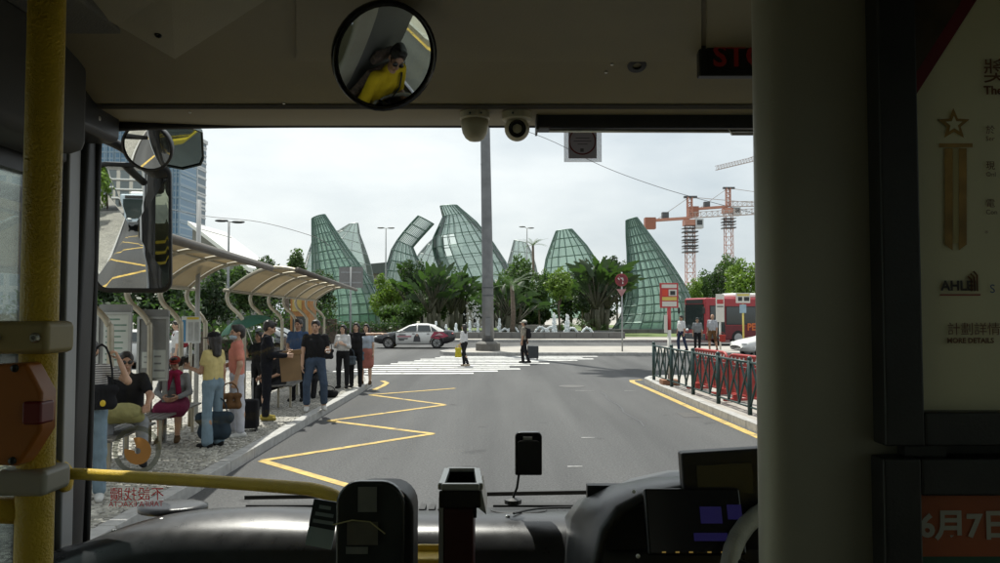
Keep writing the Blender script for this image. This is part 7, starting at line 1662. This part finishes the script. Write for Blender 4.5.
T_('bright green leafy tree between the left canopy and the shells',388,266,40,62,72,'bright',1)
T_('dark tree left of the pavilion behind the taxi',414,252,30,62,68,'dark',2,'round')
traveller('fan palm before the middle shell behind the taxi',434,252,66,4.6,22,13,wid=0.5)
traveller('fan palm just left of the mast',456,258,69,4.4,20,14,wid=0.5)
traveller('fan palm beside the bright tree',412,250,70,4.6,20,15,wid=0.45)
T_('low mid green shrub tree behind the taxi',402,298,52,34,66,'mid',5)
T_('mid green tree right of the mast',519,252,44,66,64,'mid',6)
T_('round mid green tree behind the walking person in the cap',540,264,34,52,66,'mid',7)
T_('yellow green feathery tree beside the leaning shell',560,265,34,42,63,'bright',8)
T_('dark tree under the leaning green shell',582,272,28,48,70,'dark',9,'cone')
traveller('fan palm left of the right canopy with tall paddle leaves',602,240,66,5.2,30,3,wid=0.62)
traveller('fan palm behind the fan palm of the right canopy',592,254,72,4.8,22,4,wid=0.7)
traveller('fan palm tuft right of the light mast',508,262,60,4.2,18,6,wid=0.8)
palm('feather palm beside the light mast',512,262,58,2.4,16,0,seed=2)
palm('low cycad on the lawn right of the fountain jets',584,306,64,1.5,18,0.9,seed=5,droop=1.3)
palm('low cycad on the lawn beside the fan palm',573,310,67,1.3,16,0.7,seed=6,droop=1.3)
palm('feather palm leaning before the pavilion',418,285,70,2.3,14,0,seed=8)
palm('spiky palm above the trees right of the mast',533,232,92,2.2,14,0,seed=9)
for px,py,r in ((561,317,6.5),(603,318,6.5),(594,322,4.5)):
    k=66/FPX; t=at(px,py,66); rr=r*k; V,F,_=crown_mesh(int(px),1,1,1500,0.10,40); 
    b=thing('clipped_shrub',{561:'round clipped shrub behind the tall jets',603:'round clipped shrub beside the fan palm',594:'small clipped shrub between cycad and fan palm'}[px],'shrub',(t.x,66,0.2),0,'clipped shrubs on the lawn')
    me=bpy.data.meshes.new('foliage'); me.from_pydata([tuple(x) for x in V.tolist()],[],F); me.materials.append(LM['mid']); c=link('foliage',me,b); c.scale=(rr,rr,rr); c.location=(0,0,rr*0.8); obj('stem',MB().tube([(0,0,0),(0,0,rr)],0.08,6),BARK,b)
T_('broad dark tree filling the gap before the pavilion',440,262,44,60,74,'dark',31,n=5000)
T_('broad dark tree behind the bright yellow green tree',571,258,46,68,78,'dark',33,n=5000)
T_('dark undergrowth tree right of the mast base',530,284,60,52,76,'dark',34,n=5000)
T_('dark tree between the fan palm and the right canopy',617,252,32,70,80,'dark',35)
T_('low dark tree at the foot of the leaning shell',596,290,44,42,74,'dark',36)
T_('dark tree behind the sweeping shell base',486,280,40,46,84,'dark',37)
# right-hand wood behind the red bus
for i,(px,py,w_,h_,Y,kd,sh,lab) in enumerate(((703,264,26,58,100,'mid','cone','slim tree just right of the right canopy'),(716,258,32,62,108,'dark','round','dark tree under the first crane'),(727,244,34,70,112,'mid','round','tallest dark green tree under the second crane'),(742,258,42,58,96,'bright','round','wide light green tree behind the red bus'),(757,262,26,56,105,'dark','cone','pointed tree at the cab pillar'),(775,258,40,60,100,'mid','round','tree hidden behind the cab pillar'),(694,272,20,40,92,'bright','round','small light tree touching the right canopy'))):
    T_(lab,px,py,w_,h_,Y,kd,11+i,sh,0,'trees behind the red bus')
# trees behind the shelters
for i,(px,py,w_,h_,Y,kd,sh,lab) in enumerate(((213,264,46,70,44,'dark','round','dark tree behind the near shelter roof'),(240,258,50,62,52,'mid','round','broad tree between the two shelter roofs'),(268,254,46,66,58,'dark','round','dark tree above the farther shelter'),(297,246,40,80,60,'mid','cone','conical tree touching the left canopy'),(322,262,30,66,64,'dark','round','dark tree hidden behind the left canopy'),(150,262,60,66,36,'dark','round','dark tree behind the notice boards'),(110,256,60,74,38,'dark','round','dark tree behind the outside mirror'),(182,270,44,60,40,'mid','round','mid green tree behind the timetable sign'),(60,262,70,70,40,'mid','round','tree behind the door pillar'))):
    T_(lab,px,py,w_*1.15,h_,Y,kd,21+i,sh,0,'trees behind the bus shelters',n=6000)
palm('feather palm over the farther shelter',286,258,50,2.2,14,0,seed=12,base=0,group='palms behind the shelter')
# hedge along the far edge of the left pavement and low planting by the plaza
def hedge(label,x0,x1,y,h,base,seed):
    rn=np.random.RandomState(seed); o=thing('hedge',label,'hedge',((x0+x1)/2,y,base)); n=int((x1-x0)*260); V=[];F=[]
    for i in range(n):
        p=np.array([rn.uniform(x0,x1)-(x0+x1)/2,rn.normal(0,0.35),h*rn.uniform(0.05,1)**0.7*(0.85+0.2*math.sin(i*0.13))]); a=rn.normal(size=3); a/=np.linalg.norm(a); b=np.cross(a,rn.normal(size=3)); b/=np.linalg.norm(b); s=rn.uniform(0.08,0.16); k=len(V); V+=[p-a*s,p+b*s*0.55,p+a*s,p-b*s*0.55]; F.append((k,k+1,k+2,k+3))
    me=bpy.data.meshes.new('foliage'); me.from_pydata([tuple(x) for x in V],[],F); me.materials.append(LM['dark']); link('foliage',me,o); obj('stems',MB().bb((x0-x1)/2,(x1-x0)/2,-0.12,0.12,0,h*0.55),BARK,o)
hedge('low dark hedge along the plaza behind the taxi',(330-500)/770*63,(402-500)/770*63,63,1.2,0.16,1)
hedge('dark hedge beyond the road behind the notice boards',-30,-10.0,34,1.6,0,2)
hedge('tall dark hedge behind the near shelter posts',-24,-11.5,30,2.6,0,7)
hedge('tall dark hedge under the conical tree',-17.5,-11.0,52,3.0,0,8)
hedge('dark hedge behind the farther shelter',-17,-10.8,47,2.2,0,3)

# behind the bus: what the outside mirrors show, block added to darken it
for i,(x,y,r,lab) in enumerate(((-11,-9,3.4,'tree on the pavement just behind the bus'),(-10,-17,3.8,'second tree on the pavement behind the bus'),(-12,-26,4.2,'third tree on the pavement behind the bus'),(-9,-36,4.0,'farthest tree on the pavement behind the bus'),(8,-24,4.0,'tree across the road behind the bus'))):
    o=thing('tree',lab,'tree',(x,y,0.13),i*1.3,'trees behind the bus'); key=[k for k in TREE_CACHE if len(k)==4 and k[1]=='round'][i%3]; c=link('crown',TREE_CACHE[key],o); c.location=(0,0,2.4+r*0.8); c.scale=(r,r,r); obj('trunk',MB().tube([(0,0,0),(0.1,0,1.6),(0,0,2.4+r)],[0.28,0.22,0.12],8),BARK,o,smooth=True)
city_bus('blue and white bus following behind us, seen in the mirrors',-2.6,-17.0,math.radians(-90),mat('bus_pale_blue',(0.35,0.42,0.48),0.35,var=0.06),mat('bus_blue',(0.05,0.12,0.25),0.35,var=0.1),L_=11)
rb_=thing('added_block','grey apartment block added behind the bus to darken the mirrors','building',(-14,-75,0))
obj('wall',MB().bb(-16,22,-12,0,0,26),facade('rear_block',(0.10,0.12,0.13),(0.34,0.33,0.30),2.4,3.0),rb_)
for k in range(8): obj('floor_band',MB().bb(-16.2,22.2,-0.001,0.25,3.1*(k+1)-0.25,3.1*(k+1)+0.1),BWh,rb_)
